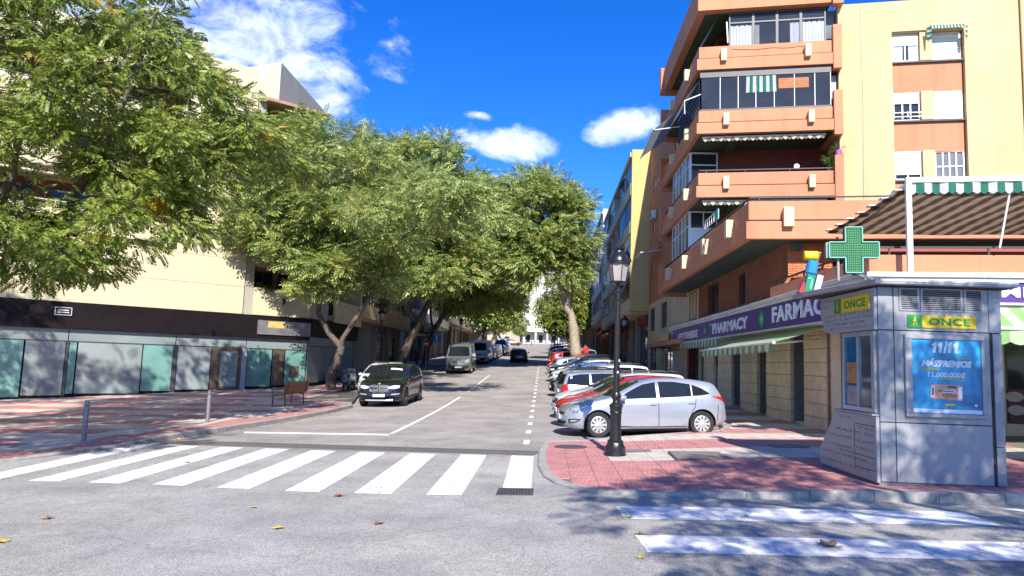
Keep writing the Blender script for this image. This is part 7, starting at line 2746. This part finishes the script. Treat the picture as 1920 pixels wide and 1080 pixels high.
WAGON = dict(
    top=[(2.28, .42), (2.27, .60), (2.2, .70), (2.0, .80), (1.6, .89), (1.2, .96), (1.0, 1.0), (.55, 1.21), (.12, 1.39), (-.2, 1.45), (-.6, 1.475), (-1.2, 1.475), (-1.8, 1.44), (-2.02, 1.40), (-2.14, 1.18), (-2.22, 1.0), (-2.27, .85), (-2.28, .5)],
    belt=[(2.28, .52), (1.9, .72), (1.2, .88), (0, .93), (-1, .95), (-2.0, .97), (-2.28, .85)],
    plan=[(2.28, .68), (2.15, .79), (1.9, .84), (1.4, .88), (-1.5, .88), (-2.0, .85), (-2.28, .76)],
    bot=[(2.28, .30), (2.0, .2), (1.5, .18), (-1.7, .19), (-2.1, .28), (-2.28, .36)], axles=(1.35, -1.23), R=.315, spokes=7, tumble=.36,
    side=[("side_window", [(.82, .95), (.45, 1.15), (.12, 1.31), (-.20, 1.375)], [(.82, .94), (.45, .945), (.12, .95), (-.20, .955)], M_CGLASS, .006),
          ("side_window", [(-.28, 1.385), (-.7, 1.40), (-1.12, 1.39)], [(-.28, .96), (-.7, .965), (-1.12, .975)], M_CGLASS, .006),
          ("side_window", [(-1.20, 1.39), (-1.6, 1.37), (-1.95, 1.30)], [(-1.20, .98), (-1.6, .99), (-2.03, 1.03)], M_CGLASS, .006),
          ("headlight", [(2.12, .69), (1.95, .75), (1.72, .79)], [(2.12, .60), (1.95, .61), (1.74, .68)], M_LAMPG, .006),
          ("tail_light", [(-2.0, 1.03), (-2.08, 1.03), (-2.17, 1.0)], [(-1.98, .72), (-2.08, .70), (-2.22, .70)], M_TAIL, .006)],
    seams=[[(.98, .86), (.92, .55), (.90, .28)], [(-.24, 1.38), (-.24, .6), (-.24, .27)], [(-1.2, .96), (-1.15, .75), (-.9, .42)]],
    handles=[(-.12, .80), (-1.02, .82)], mirror=(.74, .93), extra=[rails(1.53, .1, -1.85, .56), badge(.62)],
    ends=[("windscreen", 'front', [(-.55, 1.38), (0, 1.41), (.55, 1.38)], [(-.72, 1.01), (0, 1.015), (.72, 1.01)], M_CGLASS, .006),
          ("rear_window", 'rear', [(-.58, 1.36), (0, 1.37), (.58, 1.36)], [(-.66, 1.03), (0, 1.01), (.66, 1.03)], M_CGLASS, .006),
          ("grille", 'front', [(-.40, .66), (0, .67), (.40, .66)], [(-.38, .50), (0, .49), (.38, .50)], M_TRIMB, .006),
          ("lower_grille", 'front', [(-.5, .40), (0, .40), (.5, .40)], [(-.45, .30), (0, .29), (.45, .30)], M_TRIMB, .006),
          ("tail_light*", 'rear', [(.60, 1.0), (.68, 1.02), (.78, 1.02)], [(.60, .72), (.68, .70), (.78, .70)], M_TAIL, .006)],
    plate_f=.44, plate_r=.78)


def kidney(t, bd, paint):
    for s in (-1, 1):
        o = patch(bd, 'front', [(s * .035, .855), (s * .2, .865), (s * .37, .84)], [(s * .035, .635), (s * .2, .63), (s * .34, .655)], .008).build("grille", M_TRIMB, t, smooth=50)
        for k in range(8):
            y = s * (.065 + .040 * k)
            a, n, _ = bd.hit('front', y, .835)
            b, n2, _ = bd.hit('front', y, .66)
            MB().bar(a + n * .012, b + n2 * .012, .013).build("grille_bar", M_CHROME, o)
        m = MB()
        ln = [(s * .028, .865), (s * .2, .878), (s * .385, .85), (s * .355, .645), (s * .2, .615), (s * .028, .62), (s * .028, .865)]
        pr = [bd.hit('front', q[0], q[1]) for q in resample(ln, 28)]
        m.tube([p + n * .010 for p, n, _ in pr], .008, 5)
        m.build("grille_rim", M_CHROME, o)
    p, n, d = bd.hit('front', 0, .93)
    B = Matrix.Translation(p + n * .006) @ n.to_track_quat('Z', 'Y').to_matrix().to_4x4()
    b_ = MB(B).lathe([(.05, -.01), (.05, .004)], 20).build("badge", M_CHROME, t)
    for k in range(4):
        a0 = k * math.pi / 2
        MB(B).poly([(0, 0, .0055)] + [(.04 * math.cos(a0 + j * math.pi / 12), .04 * math.sin(a0 + j * math.pi / 12), .0055) for j in range(7)]).build("badge_quarter", M_PLATEB if k % 2 else M_PLATE, b_)


def sunshade(t, bd, paint):
    patch(bd, 'front', [(.02, 1.50), (.3, 1.49), (.52, 1.46)], [(.02, 1.44), (.3, 1.43), (.54, 1.40)], .009).build("visor_strip", M_PW, t)


SUV = dict(
    top=[(2.35, .46), (2.345, .70), (2.31, .85), (2.18, .94), (1.9, 1.02), (1.5, 1.09), (1.15, 1.13), (.95, 1.17), (.55, 1.38), (.2, 1.56), (-.1, 1.63), (-.6, 1.67), (-1.3, 1.655), (-1.9, 1.58), (-2.05, 1.53), (-2.2, 1.28), (-2.28, 1.1), (-2.34, .9), (-2.35, .55)],
    belt=[(2.35, .62), (2.2, .86), (1.6, .97), (.9, 1.03), (0, 1.07), (-1, 1.10), (-2.0, 1.14), (-2.35, .95)],
    plan=[(2.35, .76), (2.25, .86), (2.0, .91), (1.5, .94), (-1.6, .945), (-2.1, .90), (-2.35, .80)],
    bot=[(2.35, .26), (2.1, .22), (1.6, .21), (-1.7, .23), (-2.1, .32), (-2.35, .42)], axles=(1.47, -1.39), R=.37, tw=.24, spokes=5, dark_rim=True, tumble=.36, cf=.34,
    side=[("side_window", [(.80, 1.13), (.45, 1.33), (.12, 1.48), (-.22, 1.55)], [(.80, 1.08), (.45, 1.085), (.12, 1.09), (-.22, 1.095)], M_CGLASS, .006),
          ("side_window", [(-.30, 1.555), (-.75, 1.56), (-1.2, 1.53)], [(-.30, 1.10), (-.75, 1.11), (-1.2, 1.12)], M_CGLASS, .006),
          ("side_window", [(-1.27, 1.525), (-1.6, 1.48), (-1.85, 1.38)], [(-1.27, 1.125), (-1.6, 1.14), (-1.9, 1.19)], M_CGLASS, .006),
          ("window_trim", [(.86, 1.075), (-.5, 1.10), (-1.9, 1.165)], [(.86, 1.055), (-.5, 1.08), (-1.9, 1.145)], M_CHROME, .008),
          ("sill_trim", [(1.0, .40), (0, .40), (-.95, .40)], [(1.0, .28), (0, .27), (-.95, .28)], M_TRIMB, .006),
          ("tail_light", [(-1.9, 1.1), (-2.1, 1.09), (-2.25, 1.04)], [(-1.9, 1.05), (-2.1, .98), (-2.28, .93)], M_TAIL, .006)],
    seams=[[(1.0, .98), (.96, .6), (.95, .35)], [(-.26, 1.54), (-.26, .7), (-.26, .35)], [(-1.3, 1.1), (-1.25, .8), (-1.0, .5)]],
    handles=[(-.1, .93), (-1.1, .96)], mirror=(.74, 1.08),
    ends=[("windscreen", 'front', [(-.57, 1.54), (0, 1.58), (.57, 1.54)], [(-.76, 1.17), (0, 1.175), (.76, 1.17)], M_CGLASS, .006),
          ("rear_window", 'rear', [(-.56, 1.50), (0, 1.51), (.56, 1.50)], [(-.64, 1.18), (0, 1.16), (.64, 1.18)], M_CGLASS, .006),
          ("headlight*", 'front', [(.42, .83), (.60, .865), (.80, .86)], [(.43, .755), (.60, .73), (.78, .77)], M_LAMPW, .008),
          ("lower_grille", 'front', [(-.50, .40), (0, .405), (.50, .40)], [(-.46, .33), (0, .32), (.46, .33)], M_TRIMB, .006),
          ("air_intake*", 'front', [(.48, .56), (.64, .57), (.80, .56)], [(.50, .40), (.64, .39), (.78, .42)], M_TRIMB, .006),
          ("fog_lamp*", 'front', [(.48, .53), (.64, .55), (.80, .56)], [(.50, .495), (.64, .50), (.80, .52)], M_CHROME, .012),
          ("skid_plate", 'front', [(-.56, .315), (0, .32), (.56, .315)], [(-.54, .27), (0, .265), (.54, .27)], M_CHROME, .010)],
    plate_f=.48, plate_r=.9, extra=[kidney, sunshade, rails(1.70, .1, -1.7, .60)])
MPV = dict(
    top=[(2.1, .45), (2.09, .66), (2.02, .80), (1.8, .92), (1.45, 1.02), (1.2, 1.10), (.7, 1.32), (.3, 1.48), (0, 1.55), (-.5, 1.59), (-1.2, 1.585), (-1.75, 1.53), (-1.95, 1.48), (-2.02, 1.2), (-2.07, 1.0), (-2.1, .8), (-2.1, .5)],
    belt=[(2.1, .55), (1.8, .80), (1.2, .93), (0, .98), (-1, 1.0), (-1.9, 1.03), (-2.1, .9)],
    plan=[(2.1, .66), (2.0, .77), (1.75, .84), (1.3, .88), (-1.4, .88), (-1.9, .84), (-2.1, .78)],
    bot=[(2.1, .30), (1.9, .2), (1.5, .18), (-1.6, .19), (-2.0, .28), (-2.1, .36)], axles=(1.3, -1.32), R=.315, spokes=7, tumble=.30,
    side=[("side_window", [(.95, 1.04), (.55, 1.24), (.2, 1.40), (-.18, 1.47)], [(.95, 1.0), (.55, 1.0), (.2, 1.0), (-.18, 1.005)], M_CGLASS, .006),
          ("side_window", [(-.26, 1.475), (-.7, 1.485), (-1.1, 1.475)], [(-.26, 1.01), (-.7, 1.015), (-1.1, 1.02)], M_CGLASS, .006),
          ("side_window", [(-1.17, 1.47), (-1.5, 1.45), (-1.82, 1.40)], [(-1.17, 1.03), (-1.5, 1.04), (-1.88, 1.08)], M_CGLASS, .006),
          ("headlight", [(1.94, .80), (1.7, .88), (1.45, .95)], [(1.94, .66), (1.7, .72), (1.5, .86)], M_LAMPG, .006),
          ("tail_light", [(-1.86, 1.15), (-1.93, 1.15), (-2.0, 1.12)], [(-1.86, .78), (-1.93, .77), (-2.04, .77)], M_TAIL, .006)],
    seams=[[(1.0, .9), (.95, .55), (.93, .28)], [(-.22, 1.46), (-.22, .6), (-.22, .27)]], handles=[(-.1, .84), (-1.0, .86)], mirror=(.86, 1.0),
    ends=[("windscreen", 'front', [(-.58, 1.46), (0, 1.50), (.58, 1.46)], [(-.76, 1.09), (0, 1.095), (.76, 1.09)], M_CGLASS, .006),
          ("rear_window", 'rear', [(-.62, 1.42), (0, 1.43), (.62, 1.42)], [(-.66, 1.08), (0, 1.06), (.66, 1.08)], M_CGLASS, .006),
          ("headlight*", 'front', [(.42, .80), (.56, .83), (.70, .82)], [(.44, .69), (.56, .67), (.70, .68)], M_LAMPG, .008),
          ("grille", 'front', [(-.38, .72), (0, .73), (.38, .72)], [(-.34, .62), (0, .61), (.34, .62)], M_TRIMB, .006),
          ("lower_grille", 'front', [(-.5, .44), (0, .44), (.5, .44)], [(-.45, .32), (0, .31), (.45, .32)], M_TRIMB, .006)],
    plate_f=.52, plate_r=.85, extra=[badge(.76), rails(1.64, .0, -1.6, .60)])
VAN = dict(
    top=[(2.75, .50), (2.74, .80), (2.68, 1.0), (2.5, 1.12), (2.2, 1.22), (2.02, 1.30), (1.65, 1.80), (1.4, 2.12), (1.2, 2.24), (.8, 2.30), (-1.5, 2.32), (-2.6, 2.30), (-2.72, 2.2), (-2.75, 1.2), (-2.75, .5)],
    belt=[(2.75, .62), (2.4, 1.0), (1.9, 1.15), (1, 1.22), (-2.5, 1.24), (-2.75, 1.1)],
    plan=[(2.75, .78), (2.6, .90), (2.3, .97), (1.8, 1.0), (-2.6, 1.0), (-2.75, .96)],
    bot=[(2.75, .32), (2.5, .24), (2.0, .22), (-2.2, .26), (-2.75, .34)], axles=(1.85, -1.55), R=.34, tw=.22, spokes=6, tumble=.13, cf=.40, cr=.03, win=.05,
    side=[("side_window", [(1.80, 1.42), (1.5, 1.78), (1.05, 1.86)], [(1.80, 1.24), (1.5, 1.24), (1.05, 1.25)], M_CGLASS, .006),
          ("rub_strip", [(1.4, .72), (0, .72), (-1.1, .72)], [(1.4, .60), (0, .60), (-1.1, .60)], M_TRIMB, .01)],
    seams=[[(.98, 2.0), (.98, 1.0), (.98, .35)], [(.9, 2.05), (-.3, 2.05), (-.3, .4)]], handles=[(1.15, 1.05)], mirror=(1.78, 1.22), black_handles=True, black_mirror=True,
    ends=[("windscreen", 'front', [(-.72, 2.02), (0, 2.06), (.72, 2.02)], [(-.84, 1.32), (0, 1.32), (.84, 1.32)], M_CGLASS, .006),
          ("headlight*", 'front', [(.52, 1.0), (.66, 1.08), (.82, 1.12)], [(.52, .84), (.66, .82), (.82, .86)], M_LAMPG, .008),
          ("grille", 'front', [(-.46, .98), (0, 1.0), (.46, .98)], [(-.44, .86), (0, .85), (.44, .86)], M_TRIMB, .008),
          ("bumper", 'front', [(-.80, .66), (0, .68), (.80, .66)], [(-.78, .36), (0, .34), (.78, .36)], M_TRIMB, .012),
          ("rear_window*", 'rear', [(.1, 1.9), (.4, 1.9), (.8, 1.9)], [(.1, 1.35), (.4, 1.35), (.8, 1.35)], M_CGLASS, .006),
          ("tail_light*", 'rear', [(.86, 1.3), (.9, 1.3), (.95, 1.3)], [(.86, .9), (.9, .9), (.95, .9)], M_TAIL, .006)],
    plate_f=.52, plate_r=.7, extra=[badge(.93)])

G_R = "cars parked nose-in along the right kerb"
TILT = R(10)


def put(o, x, y, heading, lift=0.0):
    o.matrix_world = ground_matrix(x, y, heading, lift)
    WM[o.name] = o.matrix_world.copy()
    return o


silver = put(build_car("parked_car", "silver five-door hatchback nearest the camera behind the lamp post", "car", HATCH, P_SILVER, G_R), 2.42, 18.55, math.pi + R(9))
wag = put(build_car("parked_car", "silver estate car with red tail lights turned towards the road", "car", WAGON, P_SILVER, G_R), 2.62, 26.3, R(8))
bmw = put(build_car("parked_car", "black off-road car with chrome twin grille facing the camera on the left", "car", SUV, P_BLACK), -6.62, 29.75, -math.pi / 2 + R(-1))
mpv = put(build_car("parked_car", "white people carrier parked close behind the black car on the left", "car", MPV, P_WHITE), -8.25, 34.9, -math.pi / 2)
van = put(build_car("parked_van", "grey-green delivery van facing the camera in the tree shade", "van", VAN, P_VAN), -6.85, 54.9, -math.pi / 2 + R(2))
rowspec = [(21.1, silver, P_RED, 1, 2.35, "bright red hatchback directly behind the silver one"), (23.7, wag, P_WHITE, 1, 2.45, "white car with roof rails between the red one and the silver estate"),
           (29.0, wag, P_LBLUE, 0, 2.6, "pale blue-grey estate right behind the silver estate"), (31.6, mpv, P_WHITE, 1, 2.5, "tall white people carrier behind the pale blue estate"), (34.3, silver, P_BLACK, 1, 2.2, "black hatchback, seventh in the right-hand row"),
           (37.0, silver, P_LBLUE, 1, 2.4, "pale hatchback in front of the blue one"), (39.7, silver, P_BLUE, 0, 3.6, "bright blue hatchback parked deepest towards the right pavement"), (42.4, wag, P_WHITE, 1, 2.4, "white estate beyond the blue hatchback"),
           (45.0, bmw, P_BLACK, 1, 2.3, "black off-road car nose-out in the right-hand row"), (47.7, silver, P_SILVER, 0, 2.3, "silver hatchback shown from behind halfway up the right row"), (50.3, wag, P_WHITE, 1, 2.4, "white estate shortly before the pale leaning trunk"),
           (52.9, silver, P_RED, 1, 2.0, "dark-nosed red hatchback just before the pale leaning trunk"), (60.6, silver, P_RED, 0, 2.2, "red hatchback just beyond the pale leaning trunk"), (63.3, mpv, P_SILVER, 1, 2.3, "silver people carrier near the far lamp post among the cars"),
           (70.0, wag, P_WHITE, 1, 2.3, "white estate beyond the lamp post among the parked cars"), (72.8, silver, P_GREY, 0, 2.3, "grey hatchback in the far part of the right row"), (75.6, bmw, P_DGREY, 1, 2.3, "dark grey off-road car in the far part of the right row"),
           (84.0, silver, P_WHITE, 1, 2.3, "white hatchback beyond the small round tree"), (87.0, wag, P_SILVER, 0, 2.3, "silver estate far up the right row"), (90.0, silver, P_RED, 1, 2.3, "distant red hatchback in the right row"),
           (95.0, mpv, P_WHITE, 1, 2.3, "distant white people carrier in the right row"), (107.0, wag, P_DGREY, 1, 2.3, "distant dark estate near the top of the right row"), (112.0, silver, P_WHITE, 0, 2.3, "distant white hatchback near the top of the right row"), (120.0, mpv, P_SILVER, 1, 2.3, "farthest silver car of the right row")]
for y, src, paint, nose, x, lab in rowspec:
    old = {silver.name: P_SILVER, wag.name: P_SILVER, bmw.name: P_BLACK, mpv.name: P_WHITE}[src.name]
    h = math.pi + R(9 + random.uniform(-2, 2)) if nose else R(8 + random.uniform(-2, 2))
    c = copy_tree(src, ground_matrix(x, y, h), paint=paint, label=lab, old=old)
    c['group'] = G_R
G_LC = "vehicles parked along the left kerb"
for y, src, paint, old, x, lab in ((70.6, van, P_WHITE, P_VAN, -6.9, "white panel van behind the grey-green one"), (77.5, mpv, P_WHITE, P_WHITE, -6.8, "white people carrier parked behind the white van"), (83.0, silver, P_GREY, P_SILVER, -6.8, "grey hatchback facing the camera behind the vans"),
                                   (89.0, mpv, P_SILVER, P_WHITE, -6.9, "silver car further up the left kerb"), (96.0, silver, P_BLACK, P_SILVER, -6.9, "black hatchback far up the left kerb"), (104.0, van, P_WHITE, P_VAN, -7.0, "distant white van on the left kerb"), (113.0, silver, P_WHITE, P_SILVER, -7.0, "distant white hatchback on the left kerb")):
    c = copy_tree(src, ground_matrix(x, y, -math.pi / 2 + R(random.uniform(-2, 2))), paint=paint, label=lab, old=old)
    c['group'] = G_LC
c = copy_tree(silver, ground_matrix(-3.05, 73.0, math.pi / 2), paint=P_DGREY, label="dark car driving away in the middle of the street", old=P_SILVER)
del c['group']
for x, y, h, src, paint, old, lab in ((-9.5, 180, .1, bmw, P_BROWN, P_BLACK, "brown off-road car crossing at the top of the hill"), (-17, 176, .3, mpv, P_WHITE, P_WHITE, "white car parked at the upper crossing"), (-21.5, 181, 2.9, silver, P_DGREY, P_SILVER, "dark car parked left of the upper crossing")):
    c = copy_tree(src, ground_matrix(x, y, h), paint=paint, label=lab, old=old)
    if 'group' in c:
        del c['group']
c = copy_tree(bmw, ground_matrix(10.78, 12.05, math.pi, .12), paint=P_NAVY, label="dark navy car nose cut off by the right picture edge beside the kiosk", old=P_BLACK)

# scooters by the forked tree
M_SEAT = mat("seat_black", (.015, .015, .016), .6)


def scooter(label, x, y, h, paint):
    t = thing("motor_scooter", label, "scooter", M=ground_matrix(x, y, h, .05), group="scooters parked by the forked tree")
    for wx in (.62, -.6):
        w_ = MB().lathe([(.15, -.05), (.22, -.05), (.25, 0), (.22, .05), (.15, .05)], 20, (wx, 0, .25), 'y', caps=False).build("wheel", M_TYRE, t, smooth=40)
        MB().lathe([(.15, -.03), (.15, .03)], 16, (wx, 0, .25), 'y').build("rim", M_RIM, w_)
    MB().prism_y([(.62, .55), (.45, .35), (.1, .28), (-.35, .30), (-.85, .62), (-.8, .76), (-.15, .72), (-.05, .42), (.3, .42), (.38, .95), (.48, .95)], -.15, .15).build("body", paint, t, bev=.04)
    MB().prism_y([(-.85, .78), (-.82, .86), (-.35, .84), (-.1, .78), (-.12, .73), (-.8, .765)], -.13, .13).build("seat", M_SEAT, t, bev=.03)
    MB().tube([(.60, .0, .28), (.44, 0, .95), (.40, 0, 1.05)], .03, 8).tube([(.36, -.34, 1.08), (.42, 0, 1.05), (.36, .34, 1.08)], .018, 6).build("handlebar", M_BLACKM, t)
    MB().poly([(.50, -.15, .95), (.50, .15, .95), (.40, .12, 1.2), (.40, -.12, 1.2)]).build("windshield", M_PANE, t)
    MB().lathe([(.09, 0), (.08, .06)], 14, (.50, 0, .86), 'x').build("headlight", M_LAMPG, t)
    MB().box(-1.1, -.75, -.18, .18, .82, 1.12).build("top_box", M_SEAT, t, bev=.04)
    for s in (-1, 1):
        MB().tube([(.40, s * .25, 1.08), (.42, s * .36, 1.22)], .008, 5).lathe([(.05, 0), (.04, .012)], 12, (.42, s * .37, 1.25), 'x').build("mirror", M_BLACKM, t)


scooter("black scooter parked beside the forked tree trunk", -10.35, 35.3, R(-70), P_BLACK)
scooter("grey scooter half hidden behind the black scooter", -10.5, 36.9, R(-60), P_GREY)

# ================================================================== people
M_SKIN = mat("skin", (.42, .23, .15), .6, amt=.06)
M_HAIR = mat("hair_dark", (.03, .02, .015), .6)


def person(label, x, y, heading, top_m, leg_m, stride=.25, h=1.72, cat="person", lift=0.0):
    t = thing("person", label, "person", M=ground_matrix(x, y, heading, lift))
    s = h / 1.72
    J = {'pel': ((0, 0, .95), .13), 'sp': ((0, 0, 1.15), .125), 'ch': ((.02, 0, 1.36), .14), 'nk': ((.02, 0, 1.48), .055), 'hd': ((.04, 0, 1.60), .095), 'tp': ((.04, 0, 1.68), .075)}
    E_ = [('pel', 'sp'), ('sp', 'ch'), ('ch', 'nk'), ('nk', 'hd'), ('hd', 'tp')]
    for sd_, q in (('l', 1), ('r', -1)):
        a = stride * q
        J['hip' + sd_] = ((0, .09 * q, .90), .095)
        J['kn' + sd_] = ((a * .55 + .03, .10 * q, .50), .062)
        J['an' + sd_] = ((a, .10 * q, .09), .042)
        J['to' + sd_] = ((a + .16, .11 * q, .045), .038)
        J['sh' + sd_] = ((0, .18 * q, 1.41), .062)
        J['el' + sd_] = ((-a * .35, .24 * q, 1.14), .044)
        J['wr' + sd_] = ((-a * .6 + .12, .23 * q, .92), .032)
        J['ha' + sd_] = ((-a * .65 + .17, .22 * q, .82), .035)
        E_ += [('pel', 'hip' + sd_), ('hip' + sd_, 'kn' + sd_), ('kn' + sd_, 'an' + sd_), ('an' + sd_, 'to' + sd_), ('ch', 'sh' + sd_), ('sh' + sd_, 'el' + sd_), ('el' + sd_, 'wr' + sd_), ('wr' + sd_, 'ha' + sd_)]
    names = list(J)
    me = bpy.data.meshes.new("person_body")
    me.from_pydata([tuple(Vector(J[n][0]) * s) for n in names], [(names.index(a), names.index(b)) for a, b in E_], [])
    o = bpy.data.objects.new("person_body", me)
    COL.objects.link(o)
    k = o.modifiers.new("skin", 'SKIN')
    for i, n in enumerate(names):
        me.skin_vertices[0].data[i].radius = (J[n][1] * s, J[n][1] * s * (1.25 if n in ('ch', 'pel', 'sp') else 1))
    me.skin_vertices[0].data[0].use_root = True
    ss = o.modifiers.new("sub", 'SUBSURF')
    ss.levels = 1
    ss.render_levels = 1
    dg = bpy.context.evaluated_depsgraph_get()
    res = bpy.data.meshes.new_from_object(o.evaluated_get(dg))
    bpy.data.objects.remove(o)
    for m in (M_SKIN, top_m, leg_m, M_HAIR, M_SEAT):
        res.materials.append(m)
    for p in res.polygons:
        c = p.center / s
        p.use_smooth = True
        p.material_index = 4 if c.z < .09 else (2 if c.z < .97 and abs(c.y) < .19 else (0 if c.z > 1.47 or c.z < .90 else 1))
        if c.z > 1.62 or (c.z > 1.5 and c.x < .0):
            p.material_index = 3
    res.name = "body"
    link("body", res, t)
    return t


M_CRED = mat("jacket_red", (.50, .015, .02), .8)
M_CWHITE = mat("shirt_white", (.66, .66, .64), .8)
M_CDARK = mat("trousers_dark", (.03, .03, .04), .85)
M_CGREY = mat("coat_grey", (.16, .16, .18), .85)
person("person in a bright red jacket walking past the pale leaning trunk", 3.15, 59.0, R(100), M_CRED, M_CDARK, .2, 1.78, lift=.35)
person("person in a white shirt crossing the street at the top of the hill", -10.8, 174.0, R(170), M_CWHITE, M_CDARK, .3)
person("person in dark clothes at the upper crossing, left of the white tower", -4.2, 170.0, R(20), M_CGREY, M_CDARK, .3)
person("second person in a grey coat walking beside the one in dark clothes", -5.6, 170.6, R(20), M_CGREY, M_CGREY, .25)
person("person standing in front of the white tower's entrance", .6, 196.0, R(-80), M_CDARK, M_CDARK, .1)
person("person in the shade of the left pavement near the shop signs", -11.4, 60.0, R(-95), M_MAROON, M_CDARK, .22, lift=.13)
person("person by the red shop awnings on the right pavement", 6.4, 63.0, R(-100), M_CGREY, M_CDARK, .2, lift=.13)

# ================================================================== trees outside the frame whose leaf shade falls into the picture
tree("roadside_tree", "roadside tree behind the camera shading the kiosk and the near crossing", (8.4, -1.2),
     [dict(pts=[(8.4, -1.2, .2), (8.1, -1.0, 2.4), (7.4, -.6, 4.6)], r=(.26, .17)), dict(**{'from': (7.4, -.6, 4.6)}, pts=[(6.6, .2, 6.2), (5.6, .8, 7.8)], r=(.13, .05)), dict(**{'from': (7.4, -.6, 4.6)}, pts=[(9.0, .4, 6.6)], r=(.12, .05)), dict(**{'from': (6.6, .2, 6.2)}, pts=[(4.6, .2, 7.2), (3.0, .2, 7.8)], r=(.07, .03))],
     [((6.2, 1.6, 8.2), (2.4, 2.2, 1.7)), ((7.6, 2.2, 7.2), (1.8, 1.6, 1.5)), ((9.0, 1.2, 7.8), (2.2, 2.2, 1.7)), ((6.2, -1.0, 6.4), (2.6, 1.8, 1.2)), ((3.6, .2, 7.6), (1.8, 1.6, .9)), ((4.0, -1.6, 6.6), (2.2, 1.4, .9)), ((8.0, -2.6, 6.6), (2.6, 1.6, 1.4)), ((1.8, -.6, 7.6), (.9, .9, .5))], 185, 16, .55, .42, T_MID, M_LEAF0, M_BARK, 91, None, shell=.5)
tree("roadside_tree", "roadside tree beyond the left picture edge shading the closed shop front", (-22.8, 17.2),
     [dict(pts=[(-22.8, 17.2, -.9), (-22.6, 17.2, 2), (-22.2, 17.4, 4.2)], r=(.24, .16)), dict(**{'from': (-22.2, 17.4, 4.2)}, pts=[(-21.6, 17.8, 7.0), (-21.4, 18, 10)], r=(.14, .05)), dict(**{'from': (-22.2, 17.4, 4.2)}, pts=[(-23.4, 18.6, 7.0), (-23.8, 20, 9)], r=(.12, .05))],
     [((-22.2, 18.2, 9.4), (3.6, 3.6, 2.6)), ((-24.2, 20.0, 8.2), (3.2, 3.2, 2.2)), ((-21.0, 17.8, 12.0), (2.8, 2.8, 1.8)), ((-22.0, 15.6, 7.0), (2.2, 2.0, 1.2))], 120, 14, .6, .5, T_MID, M_LEAF0, M_BARK, 93, None, shell=.45)
tree("roadside_tree", "tall roadside tree left of the camera whose shade falls around the bollards", (-13.4, 1.0),
     [dict(pts=[(-13.4, 1.0, -.6), (-13.3, 1.2, 2.4), (-13.0, 1.8, 5.2)], r=(.25, .17)), dict(**{'from': (-13.0, 1.8, 5.2)}, pts=[(-12.5, 3.6, 7.4), (-12.0, 5.0, 9.0)], r=(.13, .05)), dict(**{'from': (-13.0, 1.8, 5.2)}, pts=[(-11.5, 2.6, 7.0), (-9.6, 4.4, 8.2)], r=(.1, .04))],
     [((-12.4, 5.0, 9.0), (4.2, 3.4, 1.7)), ((-9.4, 5.4, 8.4), (2.4, 2.2, 1.3)), ((-13.6, 2.6, 8.0), (3.0, 2.4, 1.5))], 150, 24, .8, .45, T_MID, M_LEAF0, M_BARK, 97, None, shell=.4)
tree("roadside_tree", "second tall roadside tree left of the camera, further along the near pavement", (-20.8, 1.2),
     [dict(pts=[(-20.8, 1.2, -.8), (-20.7, 1.4, 2.4), (-20.4, 2.0, 5.2)], r=(.25, .17)), dict(**{'from': (-20.4, 2.0, 5.2)}, pts=[(-19.8, 4.0, 7.4), (-19.2, 5.8, 9.2)], r=(.13, .05)), dict(**{'from': (-20.4, 2.0, 5.2)}, pts=[(-18.4, 4.0, 7.6), (-16.8, 6.4, 9.4)], r=(.1, .04))],
     [((-19.6, 5.6, 9.2), (3.8, 3.6, 1.8)), ((-16.6, 6.8, 9.8), (2.4, 2.4, 1.4)), ((-21.5, 3.0, 8.2), (3.0, 2.4, 1.5))], 150, 24, .8, .45, T_MID, M_LEAF0, M_BARK, 99, None, shell=.4)
